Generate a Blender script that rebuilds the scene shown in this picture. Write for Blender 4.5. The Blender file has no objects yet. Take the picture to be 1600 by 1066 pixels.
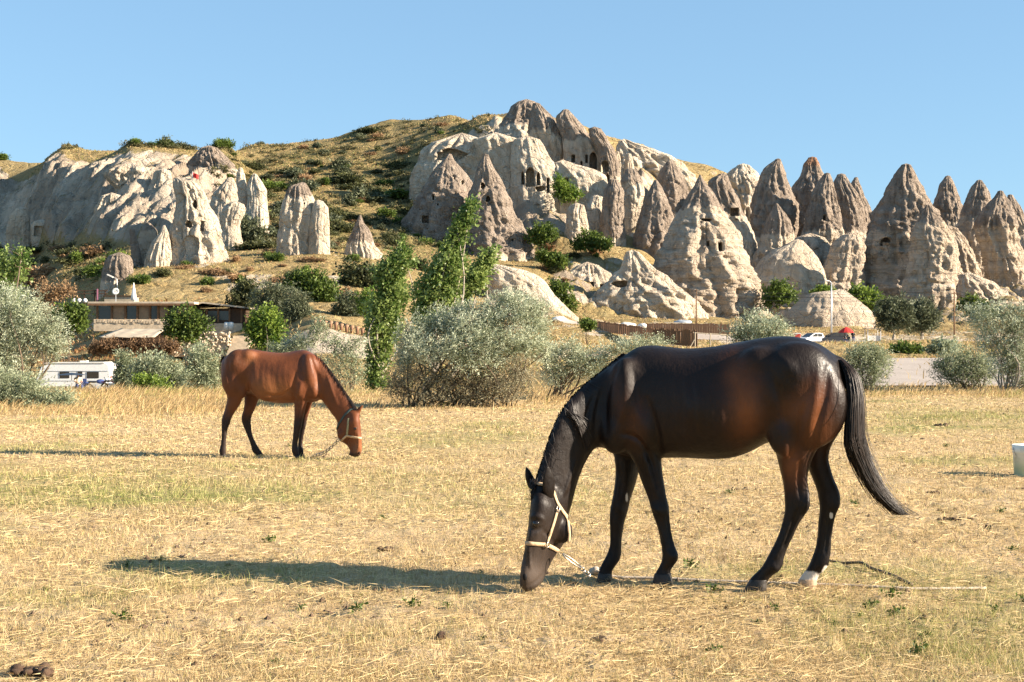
import bpy, bmesh, math, random
import numpy as np
from mathutils import Vector, Matrix
from mathutils.bvhtree import BVHTree

SC = bpy.context.scene
COL = SC.collection
rng = np.random.default_rng(7)
random.seed(7)
R = math.radians

# ------------------------------------------------------------------ camera
CAM_H = 1.5
FOC = 1600 * 50 / 36.0            # focal length in photo pixels
cam_d = bpy.data.cameras.new('camera'); cam_d.lens = 50; cam_d.sensor_width = 36
cam_d.clip_start = 0.1; cam_d.clip_end = 8000
cam = bpy.data.objects.new('camera', cam_d); COL.objects.link(cam)
cam.location = (0, 0, CAM_H); cam.rotation_euler = (R(90), 0, 0)
SC.camera = cam

# ------------------------------------------------------------------ daylight
SUN_EL, SUN_AZ = 22.0, 11.5          # elevation; degrees from +X towards the camera
wd = bpy.data.worlds.new('World'); SC.world = wd; wd.use_nodes = True
wn = wd.node_tree
bg = wn.nodes['Background']
sky = wn.nodes.new('ShaderNodeTexSky'); sky.sky_type = 'NISHITA'; sky.sun_disc = False
sky.sun_elevation = R(SUN_EL); sky.sun_rotation = R(90 + SUN_AZ)
sky.altitude = 1100; sky.air_density = 1.0; sky.dust_density = 0.2; sky.ozone_density = 2.0
bg.inputs['Strength'].default_value = 0.115
gam = wn.nodes.new('ShaderNodeGamma'); gam.inputs['Gamma'].default_value = 0.45          # an even summer sky, without a white rim
tint = wn.nodes.new('ShaderNodeMix'); tint.data_type = 'RGBA'; tint.blend_type = 'MULTIPLY'; tint.inputs[0].default_value = 1.0
tint.inputs[7].default_value = (.70, 1.00, 1.24, 1)
wn.links.new(sky.outputs['Color'], gam.inputs['Color']); wn.links.new(gam.outputs[0], tint.inputs[6]); wn.links.new(tint.outputs[2], bg.inputs['Color'])
sun_d = bpy.data.lights.new('sun', 'SUN'); sun_d.energy = 5.0; sun_d.angle = R(0.53)
sun_d.color = (1.0, 0.86, 0.69)
sun = bpy.data.objects.new('sun', sun_d); COL.objects.link(sun)
SUNV = Vector((math.cos(R(SUN_EL)) * math.cos(R(SUN_AZ)), -math.cos(R(SUN_EL)) * math.sin(R(SUN_AZ)), math.sin(R(SUN_EL))))
sun.rotation_euler = SUNV.to_track_quat('Z', 'Y').to_euler()
sun.location = SUNV * 100
SC.view_settings.view_transform = 'Standard'; SC.view_settings.look = 'None'
SC.view_settings.gamma = 1; SC.view_settings.use_curve_mapping = False
SC.view_settings.exposure = 1.66
SC.cycles.max_bounces = 6; SC.cycles.transparent_max_bounces = 8
SC.cycles.diffuse_bounces = 3

# ------------------------------------------------------------------ helpers
def W(px, py, d):
    """a point that the photograph shows at pixel (px, py), d metres away"""
    return np.array([(px - 800) / FOC * d, d, CAM_H + (533 - py) / FOC * d])

def _hash(ix, iy, iz, seed):
    h = (ix.astype(np.uint32) * np.uint32(374761393) + iy.astype(np.uint32) * np.uint32(668265263)
         + iz.astype(np.uint32) * np.uint32(2147483647) + np.uint32(seed * 144269 + 12345))
    h = (h ^ (h >> np.uint32(13))) * np.uint32(1274126177)
    h = (h ^ (h >> np.uint32(16))) * np.uint32(2246822519)
    h = h ^ (h >> np.uint32(15))
    return (h & np.uint32(0xFFFFFF)).astype(np.float64) / 8388607.5 - 1.0

def noise3(P, seed=0):
    P = np.asarray(P, float)
    i = np.floor(P).astype(np.int64); f = P - i
    u = f * f * f * (f * (f * 6 - 15) + 10)
    out = 0
    for dx in (0, 1):
        wx = u[..., 0] if dx else 1 - u[..., 0]
        for dy in (0, 1):
            wy = u[..., 1] if dy else 1 - u[..., 1]
            for dz in (0, 1):
                wz = u[..., 2] if dz else 1 - u[..., 2]
                out = out + wx * wy * wz * _hash(i[..., 0] + dx, i[..., 1] + dy, i[..., 2] + dz, seed)
    return out

def fbm(P, octaves=4, seed=0, gain=0.5, ridged=False):
    P = np.asarray(P, float); a = 1.0; tot = 0; s = 0
    for o in range(octaves):
        n = noise3(P * (2.03 ** o) + o * 17.3, seed + o)
        if ridged: n = 1 - 2 * np.abs(n)
        tot = tot + a * n; s += a; a *= gain
    return tot / s

def cells(P, seed=0):
    """distance to the nearest and second nearest of scattered points: broken, faceted rock"""
    P = np.asarray(P, float); i = np.floor(P).astype(np.int64); f = P - i
    d1 = np.full(P.shape[:-1], 9.0); d2 = d1.copy()
    for dx in (-1, 0, 1):
        for dy in (-1, 0, 1):
            for dz in (-1, 0, 1):
                c = (i[..., 0] + dx, i[..., 1] + dy, i[..., 2] + dz)
                q = [(_hash(*c, seed + k) * .5 + .5) + o for k, o in zip((1, 2, 3), (dx, dy, dz))]
                d = np.sqrt(sum((q[k] - f[..., k]) ** 2 for k in range(3)))
                d2 = np.minimum(d2, np.maximum(d1, d)); d1 = np.minimum(d1, d)
    return d1, d2

def n2(x, y, scale, octaves=4, seed=0, **k):
    return fbm(np.stack([np.asarray(x) / scale, np.asarray(y) / scale, np.zeros_like(np.asarray(x, float)) + 0.37], -1), octaves, seed, **k)

def sstep(a, b, x):
    t = np.clip((x - a) / (b - a), 0, 1); return t * t * (3 - 2 * t)

def add_attr(me, name, vals):
    at = me.attributes.new(name, 'FLOAT', 'POINT'); at.data.foreach_set('value', np.asarray(vals, np.float32).ravel())

def mesh_np(name, V, faces, mat=None, parent=None, smooth=True, attrs=None, link=True):
    """faces: list of integer arrays (n,3) or (n,4)"""
    V = np.asarray(V, np.float32); me = bpy.data.meshes.new(name)
    faces = [np.asarray(f, np.int32) for f in faces if len(f)]
    nl = sum(f.size for f in faces); nf = sum(len(f) for f in faces)
    me.vertices.add(len(V)); me.vertices.foreach_set('co', V.ravel())
    me.loops.add(nl); me.polygons.add(nf)
    me.loops.foreach_set('vertex_index', np.concatenate([f.ravel() for f in faces]))
    sizes = np.concatenate([np.full(len(f), f.shape[1], np.int32) for f in faces])
    starts = np.concatenate([[0], np.cumsum(sizes)[:-1]]).astype(np.int32)
    me.polygons.foreach_set('loop_start', starts)
    me.polygons.foreach_set('use_smooth', np.full(nf, smooth))
    me.update(calc_edges=True)
    if attrs:
        for k, v in attrs.items(): add_attr(me, k, v)
    if mat: me.materials.append(mat)
    if not link: return me
    return obj_from(name, me, parent)

def obj_from(name, me, parent=None, loc=None):
    o = bpy.data.objects.new(name, me); COL.objects.link(o)
    if parent: o.parent = parent
    if loc is not None: o.location = loc
    return o

def tag(o, label=None, cat=None, group=None, kind=None):
    if label: o['label'] = label
    if cat: o['category'] = cat
    if group: o['group'] = group
    if kind: o['kind'] = kind
    return o

def thing(name, loc, label, cat, group=None, rz=0):
    o = bpy.data.objects.new(name, None); COL.objects.link(o)
    o.empty_display_size = 0.2
    o.location = tuple(float(c) for c in loc); o.rotation_euler = (0, 0, rz)
    return tag(o, label, cat, group)

class MB:
    """collects simple shapes into one mesh, in local coordinates"""
    def __init__(s): s.V = []; s.T = []; s.Q = []; s.n = 0
    def add(s, V, Q=(), T=()):
        V = np.asarray(V, float)
        if len(Q): s.Q.append(np.asarray(Q) + s.n)
        if len(T): s.T.append(np.asarray(T) + s.n)
        s.V.append(V); s.n += len(V); return s
    def box(s, c, size, rz=0, rx=0, ry=0, taper=1.0):
        x, y, z = [v / 2 for v in size]; t = taper
        V = np.array([[-x, -y, -z], [x, -y, -z], [x, y, -z], [-x, y, -z], [-x * t, -y * t, z], [x * t, -y * t, z], [x * t, y * t, z], [-x * t, y * t, z]])
        if rz or rx or ry:
            M = np.array((Matrix.Rotation(rz, 3, 'Z') @ Matrix.Rotation(ry, 3, 'Y') @ Matrix.Rotation(rx, 3, 'X')))
            V = V @ M.T
        return s.add(V + np.asarray(c), [[0, 3, 2, 1], [4, 5, 6, 7], [0, 1, 5, 4], [1, 2, 6, 5], [2, 3, 7, 6], [3, 0, 4, 7]])
    def tube(s, pts, rad, k=6, cap=True):
        pts = np.asarray(pts, float); n = len(pts); rad = np.broadcast_to(np.asarray(rad, float), (n,))
        t = np.gradient(pts, axis=0); t /= np.linalg.norm(t, axis=1, keepdims=True) + 1e-9
        ref = np.array([0, 0, 1.0]) if abs(t[:, 2]).mean() < 0.8 else np.array([1.0, 0, 0])
        a = np.cross(t, ref); a /= np.linalg.norm(a, axis=1, keepdims=True) + 1e-9
        b = np.cross(t, a)
        th = np.arange(k) * 2 * math.pi / k
        V = pts[:, None] + rad[:, None, None] * (np.cos(th)[None, :, None] * a[:, None] + np.sin(th)[None, :, None] * b[:, None])
        V = V.reshape(-1, 3); Q = []
        for i in range(n - 1):
            for j in range(k):
                Q.append([i * k + j, i * k + (j + 1) % k, (i + 1) * k + (j + 1) % k, (i + 1) * k + j])
        T = []
        if cap:
            V = np.vstack([V, pts[0], pts[-1]]); m = n * k
            for j in range(k):
                T.append([m, (j + 1) % k, j]); T.append([m + 1, (n - 1) * k + j, (n - 1) * k + (j + 1) % k])
        return s.add(V, Q, T)
    def lathe(s, c, prof, k=16):
        """prof: (radius, z) pairs"""
        c = np.asarray(c, float); th = np.arange(k) * 2 * math.pi / k; n = len(prof)
        V = np.array([[r * math.cos(a), r * math.sin(a), z] for r, z in prof for a in th]) + c
        Q = [[i * k + j, i * k + (j + 1) % k, (i + 1) * k + (j + 1) % k, (i + 1) * k + j] for i in range(n - 1) for j in range(k)]
        return s.add(V, Q)
    def ball(s, c, r, k=12, m=8):
        r = np.broadcast_to(np.asarray(r, float), (3,)); prof = [(math.sin(math.pi * i / m), -math.cos(math.pi * i / m)) for i in range(m + 1)]
        th = np.arange(k) * 2 * math.pi / k
        V = np.array([[q * math.cos(a), q * math.sin(a), z] for q, z in prof for a in th]) * r + np.asarray(c)
        Q = [[i * k + j, i * k + (j + 1) % k, (i + 1) * k + (j + 1) % k, (i + 1) * k + j] for i in range(m) for j in range(k)]
        return s.add(V, Q)
    def prism(s, poly, y0, y1):
        """an outline in x,z pushed through from y0 to y1 (fan caps)"""
        n = len(poly); V = [[x, y0, z] for x, z in poly] + [[x, y1, z] for x, z in poly]
        cx, cz = np.mean([p[0] for p in poly]), np.mean([p[1] for p in poly])
        V += [[cx, y0, cz], [cx, y1, cz]]
        Q = [[i, n + i, n + (i + 1) % n, (i + 1) % n] for i in range(n)]
        T = [[2 * n, i, (i + 1) % n] for i in range(n)] + [[2 * n + 1, n + (i + 1) % n, n + i] for i in range(n)]
        return s.add(V, Q, T)
    def build(s, name, mat, parent=None, smooth=False, label=None, bevel=0):
        V = np.vstack(s.V); F = []
        if s.Q: F.append(np.vstack(s.Q))
        if s.T: F.append(np.vstack(s.T))
        o = mesh_np(name, V, F, mat, parent, smooth)
        if bevel:
            m = o.modifiers.new('bevel', 'BEVEL'); m.width = bevel; m.segments = 2; m.limit_method = 'ANGLE'
        if label: o['label'] = label
        return o

def copy_tree(o, loc=None, rz=None, scale=None, label=None):
    r = o.copy(); COL.objects.link(r)
    if loc is not None: r.location = tuple(float(c) for c in loc)
    if rz is not None: r.rotation_euler = (0, 0, rz)
    if scale is not None: r.scale = scale if hasattr(scale, '__len__') else (scale,) * 3
    if label: r['label'] = label
    for ch in o.children:
        c = ch.copy(); COL.objects.link(c); c.parent = r
        for g in ch.children:
            d = g.copy(); COL.objects.link(d); d.parent = c
    return r

# ------------------------------------------------------------------ materials
class NT:
    def __init__(s, name):
        s.m = bpy.data.materials.new(name); s.m.use_nodes = True; s.t = s.m.node_tree
        s.b = s.t.nodes['Principled BSDF']; s.out = s.t.nodes['Material Output']
    def n(s, typ, **kw):
        nd = s.t.nodes.new('ShaderNode' + typ)
        for k, v in kw.items():
            if k in nd.inputs: nd.inputs[k].default_value = v
            else: setattr(nd, k, v)
        return nd
    def l(s, a, b): s.t.links.new(a, b)
    def noise(s, scale, detail=5, rough=0.6, vec=None, stretch=None, dist=0):
        nd = s.n('TexNoise'); nd.inputs['Scale'].default_value = scale; nd.inputs['Detail'].default_value = detail
        nd.inputs['Roughness'].default_value = rough; nd.inputs['Distortion'].default_value = dist
        src = vec or s.pos()
        if stretch:
            mp = s.n('Mapping'); mp.inputs['Scale'].default_value = stretch; s.l(src, mp.inputs['Vector']); src = mp.outputs[0]
        s.l(src, nd.inputs['Vector']); return nd.outputs['Fac']
    def pos(s):
        g = s.n('NewGeometry'); return g.outputs['Position']
    def objc(s):
        return s.n('TexCoord').outputs['Object']
    def attr(s, name):
        a = s.n('Attribute'); a.attribute_name = name; return a.outputs['Fac']
    def ramp(s, fac, stops):
        r = s.n('ValToRGB'); e = r.color_ramp.elements
        while len(e) < len(stops): e.new(0.5)
        for i, (p, c) in enumerate(stops):
            e[i].position = p; e[i].color = (*c, 1) if len(c) == 3 else c
        s.l(fac, r.inputs['Fac']); return r.outputs['Color']
    def rng(s, fac, a, b, c=0, d=1):
        r = s.n('MapRange'); r.inputs['From Min'].default_value = a; r.inputs['From Max'].default_value = b
        r.inputs['To Min'].default_value = c; r.inputs['To Max'].default_value = d; s.l(fac, r.inputs['Value']); return r.outputs[0]
    def mix(s, fac, a, b, mode='MIX'):
        m = s.n('Mix'); m.data_type = 'RGBA'; m.blend_type = mode
        if isinstance(fac, (int, float)): m.inputs[0].default_value = fac
        else: s.l(fac, m.inputs[0])
        for v, i in ((a, 6), (b, 7)):
            if isinstance(v, tuple): m.inputs[i].default_value = (*v, 1)
            else: s.l(v, m.inputs[i])
        return m.outputs[2]
    def math(s, op, a, b=0.0):
        m = s.n('Math'); m.operation = op
        for v, i in ((a, 0), (b, 1)):
            if isinstance(v, (int, float)): m.inputs[i].default_value = v
            else: s.l(v, m.inputs[i])
        return m.outputs[0]
    def bump(s, h, strength, dist=0.1, prev=None):
        b = s.n('Bump'); b.inputs['Strength'].default_value = strength; b.inputs['Distance'].default_value = dist
        s.l(h, b.inputs['Height'])
        if prev: s.l(prev, b.inputs['Normal'])
        return b.outputs[0]
    def done(s, col=None, rough=0.8, normal=None, spec=0.3, metal=0):
        if col is not None:
            if isinstance(col, tuple): s.b.inputs['Base Color'].default_value = (*col, 1)
            else: s.l(col, s.b.inputs['Base Color'])
        if isinstance(rough, (int, float)): s.b.inputs['Roughness'].default_value = rough
        else: s.l(rough, s.b.inputs['Roughness'])
        s.b.inputs['Specular IOR Level'].default_value = spec; s.b.inputs['Metallic'].default_value = metal
        if normal: s.l(normal, s.b.inputs['Normal'])
        return s.m

def plain(name, col, rough=0.7, var=0.25, scale=3, spec=0.3, metal=0, bump=0.0):
    """a base colour with worn, blotchy variation"""
    t = NT(name); f = t.noise(scale, 6, 0.65, vec=t.objc())
    c = t.mix(t.rng(f, 0.3, 0.7), tuple(v * (1 - var) for v in col), tuple(min(1, v * (1 + var)) for v in col))
    nm = t.bump(f, bump, 0.02) if bump else None
    return t.done(c, rough, nm, spec, metal)

def leaf_mat(name, dark, light, trans=0.35, rough=0.5, spec=0.3):
    t = NT(name)
    c = t.mix(t.attr('tint'), dark, light)
    t.done(c, rough, None, spec)
    tr = t.n('BsdfTranslucent'); t.l(c, tr.inputs['Color'])
    ms = t.n('MixShader'); ms.inputs[0].default_value = trans
    t.l(t.b.outputs[0], ms.inputs[1]); t.l(tr.outputs[0], ms.inputs[2]); t.l(ms.outputs[0], t.out.inputs['Surface'])
    return t.m
# ------------------------------------------------------------------ the lie of the land
# per bearing (photo column): distance -> photo row ('z' entries give metres instead)
def _c(d, py): return CAM_H + (533 - py) / FOC * d
COLS = {
 -600: [(40, 'z', 0), (60, 'z', -1.5), (110, 'z', -2.6), (140, 'z', -.5), (200, 455), (260, 400), (300, 330), (350, 262)],
 0:   [(40, 'z', 0), (52, 'z', -1.2), (80, 'z', -2.6), (110, 'z', -2.6), (140, 'z', -.5), (205, 'z', 1.6), (240, 477), (280, 434), (305, 405), (318, 392), (335, 335), (362, 253), (375, 247)],
 100: [(40, 'z', 0), (52, 'z', -1.2), (80, 'z', -2.6), (110, 'z', -2.6), (140, 'z', -.3), (165, 'z', .5), (205, 467), (235, 420), (258, 391), (270, 378), (292, 300), (318, 232), (328, 223)],
 200: [(40, 'z', 0), (52, 'z', -1.2), (80, 'z', -2.6), (112, 'z', -2.6), (135, 'z', -.6), (150, 'z', 2.0), (163, 'z', 3.5), (172, 462), (185, 428), (205, 408), (236, 396), (250, 375), (268, 300), (288, 238), (298, 221)],
 300: [(40, 'z', 0), (52, 'z', -1), (80, 'z', -2.4), (112, 'z', -2.4), (136, 'z', -.8), (150, 'z', 2.2), (163, 'z', 3.6), (172, 455), (183, 428), (195, 404), (215, 398), (236, 388), (250, 365), (270, 290), (288, 246), (300, 230)],
 350: [(40, 'z', 0), (52, 'z', -1), (80, 'z', -2.2), (112, 'z', -2.2), (138, 'z', -.6), (150, 'z', 2.0), (163, 'z', 3.6), (172, 455), (183, 425), (195, 402), (215, 390), (240, 360), (262, 315), (285, 262), (305, 235), (315, 222)],
 400: [(40, 'z', 0), (55, 'z', -.8), (80, 'z', -2), (112, 'z', -2), (132, 'z', -.4), (148, 'z', 2), (163, 470), (178, 435), (195, 402), (220, 385), (250, 348), (275, 318), (300, 285), (325, 245), (340, 222)],
 500: [(40, 'z', 0), (55, 'z', -.8), (80, 'z', -1.8), (112, 'z', -1.8), (126, 546), (137, 516), (160, 476), (180, 430), (195, 396), (225, 385), (255, 345), (285, 305), (315, 258), (345, 216)],
 600: [(40, 'z', 0), (55, 'z', -.7), (80, 'z', -1.5), (115, 'z', -1.5), (140, 528), (165, 470), (190, 420), (205, 397), (235, 388), (262, 355), (292, 305), (320, 250), (350, 196), (360, 190)],
 700: [(40, 'z', 0), (55, 'z', -.6), (80, 'z', -1.2), (118, 'z', -1.2), (150, 520), (180, 465), (205, 425), (225, 402), (250, 392), (275, 345), (297, 270), (322, 210), (345, 178)],
 760: [(40, 'z', 0), (55, 'z', -.5), (80, 'z', -.8), (120, 'z', -.8), (160, 530), (195, 503), (212, 460), (230, 425), (252, 402), (270, 375), (285, 330), (300, 262), (312, 212), (325, 180)],
 820: [(40, 'z', 0), (60, 'z', -.3), (120, 'z', -.4), (165, 531), (200, 502), (215, 460), (230, 430), (252, 405), (268, 372), (285, 315), (298, 262), (310, 205), (320, 172)],
 900: [(40, 'z', 0), (60, 'z', 0), (120, 'z', -.1), (168, 531), (200, 506), (225, 492), (237, 440), (248, 412), (264, 380), (280, 330), (290, 285), (300, 250), (312, 205), (320, 188)],
 1000: [(40, 'z', 0), (60, 'z', 0), (120, 'z', 0), (165, 537), (190, 530), (212, 511), (232, 495), (242, 445), (253, 408), (268, 380), (285, 340), (300, 290), (318, 250), (335, 222)],
 1100: [(40, 'z', 0), (60, 'z', 0), (120, 'z', 0), (160, 'z', .6), (195, 534), (215, 512), (240, 492), (268, 460), (288, 400), (305, 335), (325, 285), (350, 253)],
 1200: [(40, 'z', 0), (60, 'z', 0), (118, 'z', .1), (150, 'z', .9), (205, 533), (220, 517), (245, 492), (265, 455), (288, 432), (315, 370), (345, 305), (370, 278)],
 1300: [(40, 'z', 0), (60, 'z', 0), (118, 'z', .1), (150, 'z', .9), (205, 533), (225, 512), (245, 485), (270, 455), (290, 440), (330, 410), (360, 390)],
 1400: [(40, 'z', 0), (60, 'z', 0), (118, 'z', .1), (150, 'z', .9), (205, 533), (230, 515), (255, 490), (285, 470), (320, 430), (360, 410)],
 1500: [(40, 'z', 0), (60, 'z', 0), (118, 'z', .1), (150, 'z', .9), (205, 533), (228, 505), (250, 478), (272, 448), (290, 430), (310, 415), (350, 400)],
 1600: [(40, 'z', 0), (60, 'z', 0), (118, 'z', .1), (150, 'z', .9), (205, 533), (228, 500), (250, 475), (275, 440), (310, 410), (350, 395)],
 2200: [(40, 'z', 0), (60, 'z', 0), (118, 'z', .1), (150, 'z', .9), (205, 533), (235, 500), (275, 460), (310, 440), (350, 430)],
}
_px = np.array(sorted(COLS)); _ds = np.arange(0, 401, 1.0)
_prof = []
for p in _px:
    d = [0]; z = [0.0]
    for e in COLS[p]:
        d.append(e[0]); z.append(e[2] if e[1] == 'z' else _c(e[0], e[1]))
    d += [d[-1] + 60, 420]; z += [z[-1] - .3, z[-1] - 6]
    zz = np.interp(_ds, d, z)
    k = np.exp(-np.linspace(-2, 2, 9) ** 2); k /= k.sum()
    zz = np.convolve(np.pad(zz, 4, mode='edge'), k, 'valid'); _prof.append(zz)
_prof = np.array(_prof)

def field_z(x, y):
    x = np.asarray(x, float); y = np.asarray(y, float)
    z = 0.035 * n2(x, y, 2.6, 3, 3) + 0.018 * n2(x, y, .55, 2, 5)
    near = np.exp(-((x - 0.6) ** 2 + (y - 8.9) ** 2) / 5) + np.exp(-((x + 2.6) ** 2 + (y - 18.4) ** 2) / 6)
    return z * (1 - 0.6 * np.clip(near, 0, 1))

def base_z(x, y):
    x = np.asarray(x, float); y = np.asarray(y, float)
    px = 800 + FOC * x / np.maximum(y, 1)
    px = px + 14 * n2(x, y, 18, 2, 11)
    j = np.clip(np.searchsorted(_px, px) - 1, 0, len(_px) - 2)
    t = np.clip((px - _px[j]) / (_px[j + 1] - _px[j]), 0, 1); t = t * t * (3 - 2 * t) * .5 + t * .5
    dd = np.clip(y, 0, 399.0); i = dd.astype(int); f = dd - i
    a = _prof[j, i] * (1 - f) + _prof[j, i + 1] * f
    b = _prof[j + 1, i] * (1 - f) + _prof[j + 1, i + 1] * f
    z = a * (1 - t) + b * t
    return np.where(y > 400, z - np.clip((y - 400) * .12, 0, 80), z)

def cliff_mask(x, y):
    """where bare tuff cliffs break out of the hill"""
    px = 800 + FOC * x / np.maximum(y, 1)
    w = 10 * n2(x, y, 14, 3, 21)
    d0 = np.interp(px, [0, 100, 200, 300, 360], [312, 262, 243, 240, 250]); d1 = np.interp(px, [0, 100, 200, 300, 360], [362, 318, 292, 290, 300])
    left = sstep(d0 - 4, d0 + 6, y + w * .4) * sstep(d1 + 1, d1 - 7, y + w * .5) * sstep(395, 335, px + w * 3)
    p0 = np.interp(px, [640, 700, 760, 820, 900, 1000], [277, 268, 262, 262, 262, 270]); p1 = np.interp(px, [640, 700, 760, 820, 900, 1000], [300, 318, 320, 318, 316, 308])
    peak = sstep(p0 - 3, p0 + 5, y + w * .4) * sstep(p1 + 2, p1 - 5, y + w * .4) * sstep(625, 665, px + w * 2) * sstep(1030, 985, px + w * 2)
    ridge = sstep(278, 288, y + w) * sstep(352, 335, y + w) * sstep(985, 1010, px + w) * sstep(1260, 1220, px) * sstep(-.25, .15, n2(x, y, 16, 3, 33))
    mound = sstep(196, 202, y + w * .3) * sstep(236, 226, y + w * .3) * sstep(742, 765, px + w) * sstep(900, 868, px + w)
    low = sstep(226, 233, y + w * .3) * sstep(258, 246, y + w * .3) * sstep(850, 872, px) * sstep(1085, 1030, px + w * 2)
    right = sstep(226, 236, y + w) * sstep(300, 285, y) * sstep(1120, 1160, px) * sstep(-.75, -.1, n2(x, y, 9, 3, 35))
    bank = sstep(122, 125, y + w * .2) * sstep(140, 137, y + w * .2) * sstep(425, 450, px + w) * sstep(600, 585, px + w)
    return left, peak, ridge, mound, low, right, bank

def terr_z(x, y):
    x = np.asarray(x, float); y = np.asarray(y, float)
    z = base_z(x, y)
    L, P, Rg, M, Lo, Ri, B = cliff_mask(x, y)
    far = sstep(60, 160, y)
    z = z + far * (1.0 * n2(x, y, 17, 4, 41) + .25 * n2(x, y, 3.2, 3, 44)) + .10 * n2(x, y, 3.0, 3, 45) * sstep(40, 60, y)
    q = x - .42 * y
    rid = fbm(np.stack([q / 8.5, y / 46, x * 0 + .5], -1), 4, 51, ridged=True)
    fine = fbm(np.stack([q / 2.6, y / 16, x * 0 + .5], -1), 3, 55, ridged=True)
    cl = L + P * .8 + Rg * .5 + Ri * .6 + Lo * .4
    cr = np.zeros_like(z); k = cl > .02
    if k.any():
        q3 = np.stack([x[k] / 5.5, y[k] / 9.0, base_z(x[k], y[k]) / 6.0], -1) if x.ndim else np.array([[float(x) / 5.5, float(y) / 9.0, float(base_z(x, y)) / 6.0]])
        f1, f2 = cells(q3, 57); v = (f2 - f1 - .3) * 2.2 - np.exp(-((f2 - f1) / .08) ** 2) * 1.2
        f1, f2 = cells(q3 * 2.7 + 3, 58); v = v + (f2 - f1 - .3) * .9
        cr = np.where(k, 0, 0.0); cr = np.array(cr, float); cr[k] = v
    px = 800 + FOC * x / np.maximum(y, 1)
    crest = np.interp(px, [0, 100, 200, 300, 360], [362, 318, 292, 290, 300]); Lc = L * (.12 + .88 * sstep(crest - 2, crest - 26, y))
    z = z + (cl - L * .66) * cr
    z = z + Lc * (6.4 * rid + 1.9 * fine)
    rid2 = fbm(np.stack([x / 7.0, y / 30, x * 0 + .2], -1), 4, 61, ridged=True)
    z = z + P * (3.0 * rid2) + Rg * (1.8 * n2(x, y, 8, 4, 63, ridged=True)) + (M + Lo + Ri) * 1.1 * n2(x, y, 5, 4, 65, ridged=True)
    px = 800 + FOC * x / np.maximum(y, 1)
    lot = sstep(1290, 1350, px) * sstep(42, 50, y) * sstep(122, 114, y) + sstep(860, 900, px) * sstep(192, 197, y) * sstep(210, 205, y)
    z = z * (1 - lot) + base_z(x, y) * lot
    w = sstep(40, 46, y)
    return field_z(x, y) * (1 - w) + z * w

# ---- ground materials
def mat_field():
    t = NT('dry_field')
    n1 = t.noise(.55, 6, .62); n2_ = t.noise(7, 6, .7); n3 = t.noise(42, 4, .7); nb = t.noise(.16, 3, .5)
    soil = t.ramp(n1, [(.30, (.38, .255, .155)), (.5, (.50, .36, .235)), (.72, (.58, .44, .31))])
    straw = t.ramp(n2_, [(.3, (.25, .155, .06)), (.5, (.50, .36, .165)), (.7, (.64, .50, .27))])
    c = t.mix(t.rng(n3, .38, .58), soil, straw)
    c = t.mix(t.math('MULTIPLY', t.attr('green'), t.rng(n2_, .3, .6)), c, (.20, .23, .06))
    c = t.mix(t.rng(t.noise(1.7, 5, .7), .60, .72, 0, .55), c, (.17, .10, .05))
    h = t.math('ADD', t.math('MULTIPLY', n3, .6), n2_)
    return t.done(c, .95, t.bump(h, .9, .05), .1)

def mat_terrain():
    t = NT('hill_ground')
    n1 = t.noise(.07, 6, .65); n2_ = t.noise(.35, 6, .7); n3 = t.noise(2.2, 5, .75)
    st = t.noise(1.0, 5, .6, stretch=(.10, .10, 1.1)); fl = t.noise(.45, 5, .65, stretch=(1, .35, .12))
    dry = t.ramp(n2_, [(.28, (.20, .14, .06)), (.45, (.38, .275, .125)), (.62, (.52, .39, .195)), (.8, (.60, .48, .29))])
    olive = t.ramp(n3, [(.3, (.045, .05, .018)), (.6, (.12, .115, .04))])
    g = t.math('MULTIPLY', t.attr('brush'), t.rng(t.math('ADD', n2_, t.math('MULTIPLY', n3, .5)), .62, .86))
    grass = t.mix(g, dry, olive)
    white = t.ramp(fl, [(.28, (.36, .29, .215)), (.45, (.56, .465, .355)), (.62, (.70, .60, .48))])
    pale = t.ramp(st, [(.34, (.42, .33, .23)), (.55, (.58, .48, .36)), (.68, (.66, .56, .44))])
    rock = t.mix(.45, white, pale)
    rock = t.mix(t.math('MULTIPLY', t.rng(n1, .42, .60), .7), rock, (.29, .225, .165))
    rock = t.mix(t.math('MULTIPLY', t.rng(n3, .58, .70), .45), rock, (.20, .15, .10))
    m = t.rng(t.math('ADD', t.attr('rock'), t.math('MULTIPLY', t.math('SUBTRACT', n3, .5), .9)), .38, .56)
    c = t.mix(m, grass, rock)
    bare = t.rng(t.math('ADD', t.attr('bare'), t.math('MULTIPLY', t.math('SUBTRACT', n2_, .5), 1.3)), .42, .62)
    c = t.mix(bare, c, t.ramp(n3, [(.3, (.50, .41, .30)), (.7, (.68, .58, .45))]))
    c = t.mix(t.attr('near'), c, t.ramp(n3, [(.3, (.20, .145, .06)), (.55, (.42, .31, .14)), (.75, (.52, .42, .24))]))
    vo = t.n('TexVoronoi'); vo.feature = 'DISTANCE_TO_EDGE'; vo.inputs['Scale'].default_value = .35; t.l(t.pos(), vo.inputs['Vector'])
    h = t.math('ADD', t.math('ADD', n3, t.math('MULTIPLY', n2_, 1.8)), t.math('MULTIPLY', t.rng(vo.outputs['Distance'], 0, .12), .5))
    return t.done(c, .95, t.bump(h, 1.0, .7), .1)

def mat_gravel():
    t = NT('pale_gravel')
    n = t.noise(.35, 6, .65, stretch=(1, .35, 1)); m = t.noise(9, 5, .7)
    c = t.mix(t.rng(m, .35, .7), t.ramp(n, [(.3, (.26, .215, .175)), (.5, (.35, .295, .245)), (.7, (.42, .36, .305))]), (.46, .40, .345))
    return t.done(c, .95, t.bump(m, .5, .03), .1)

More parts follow.
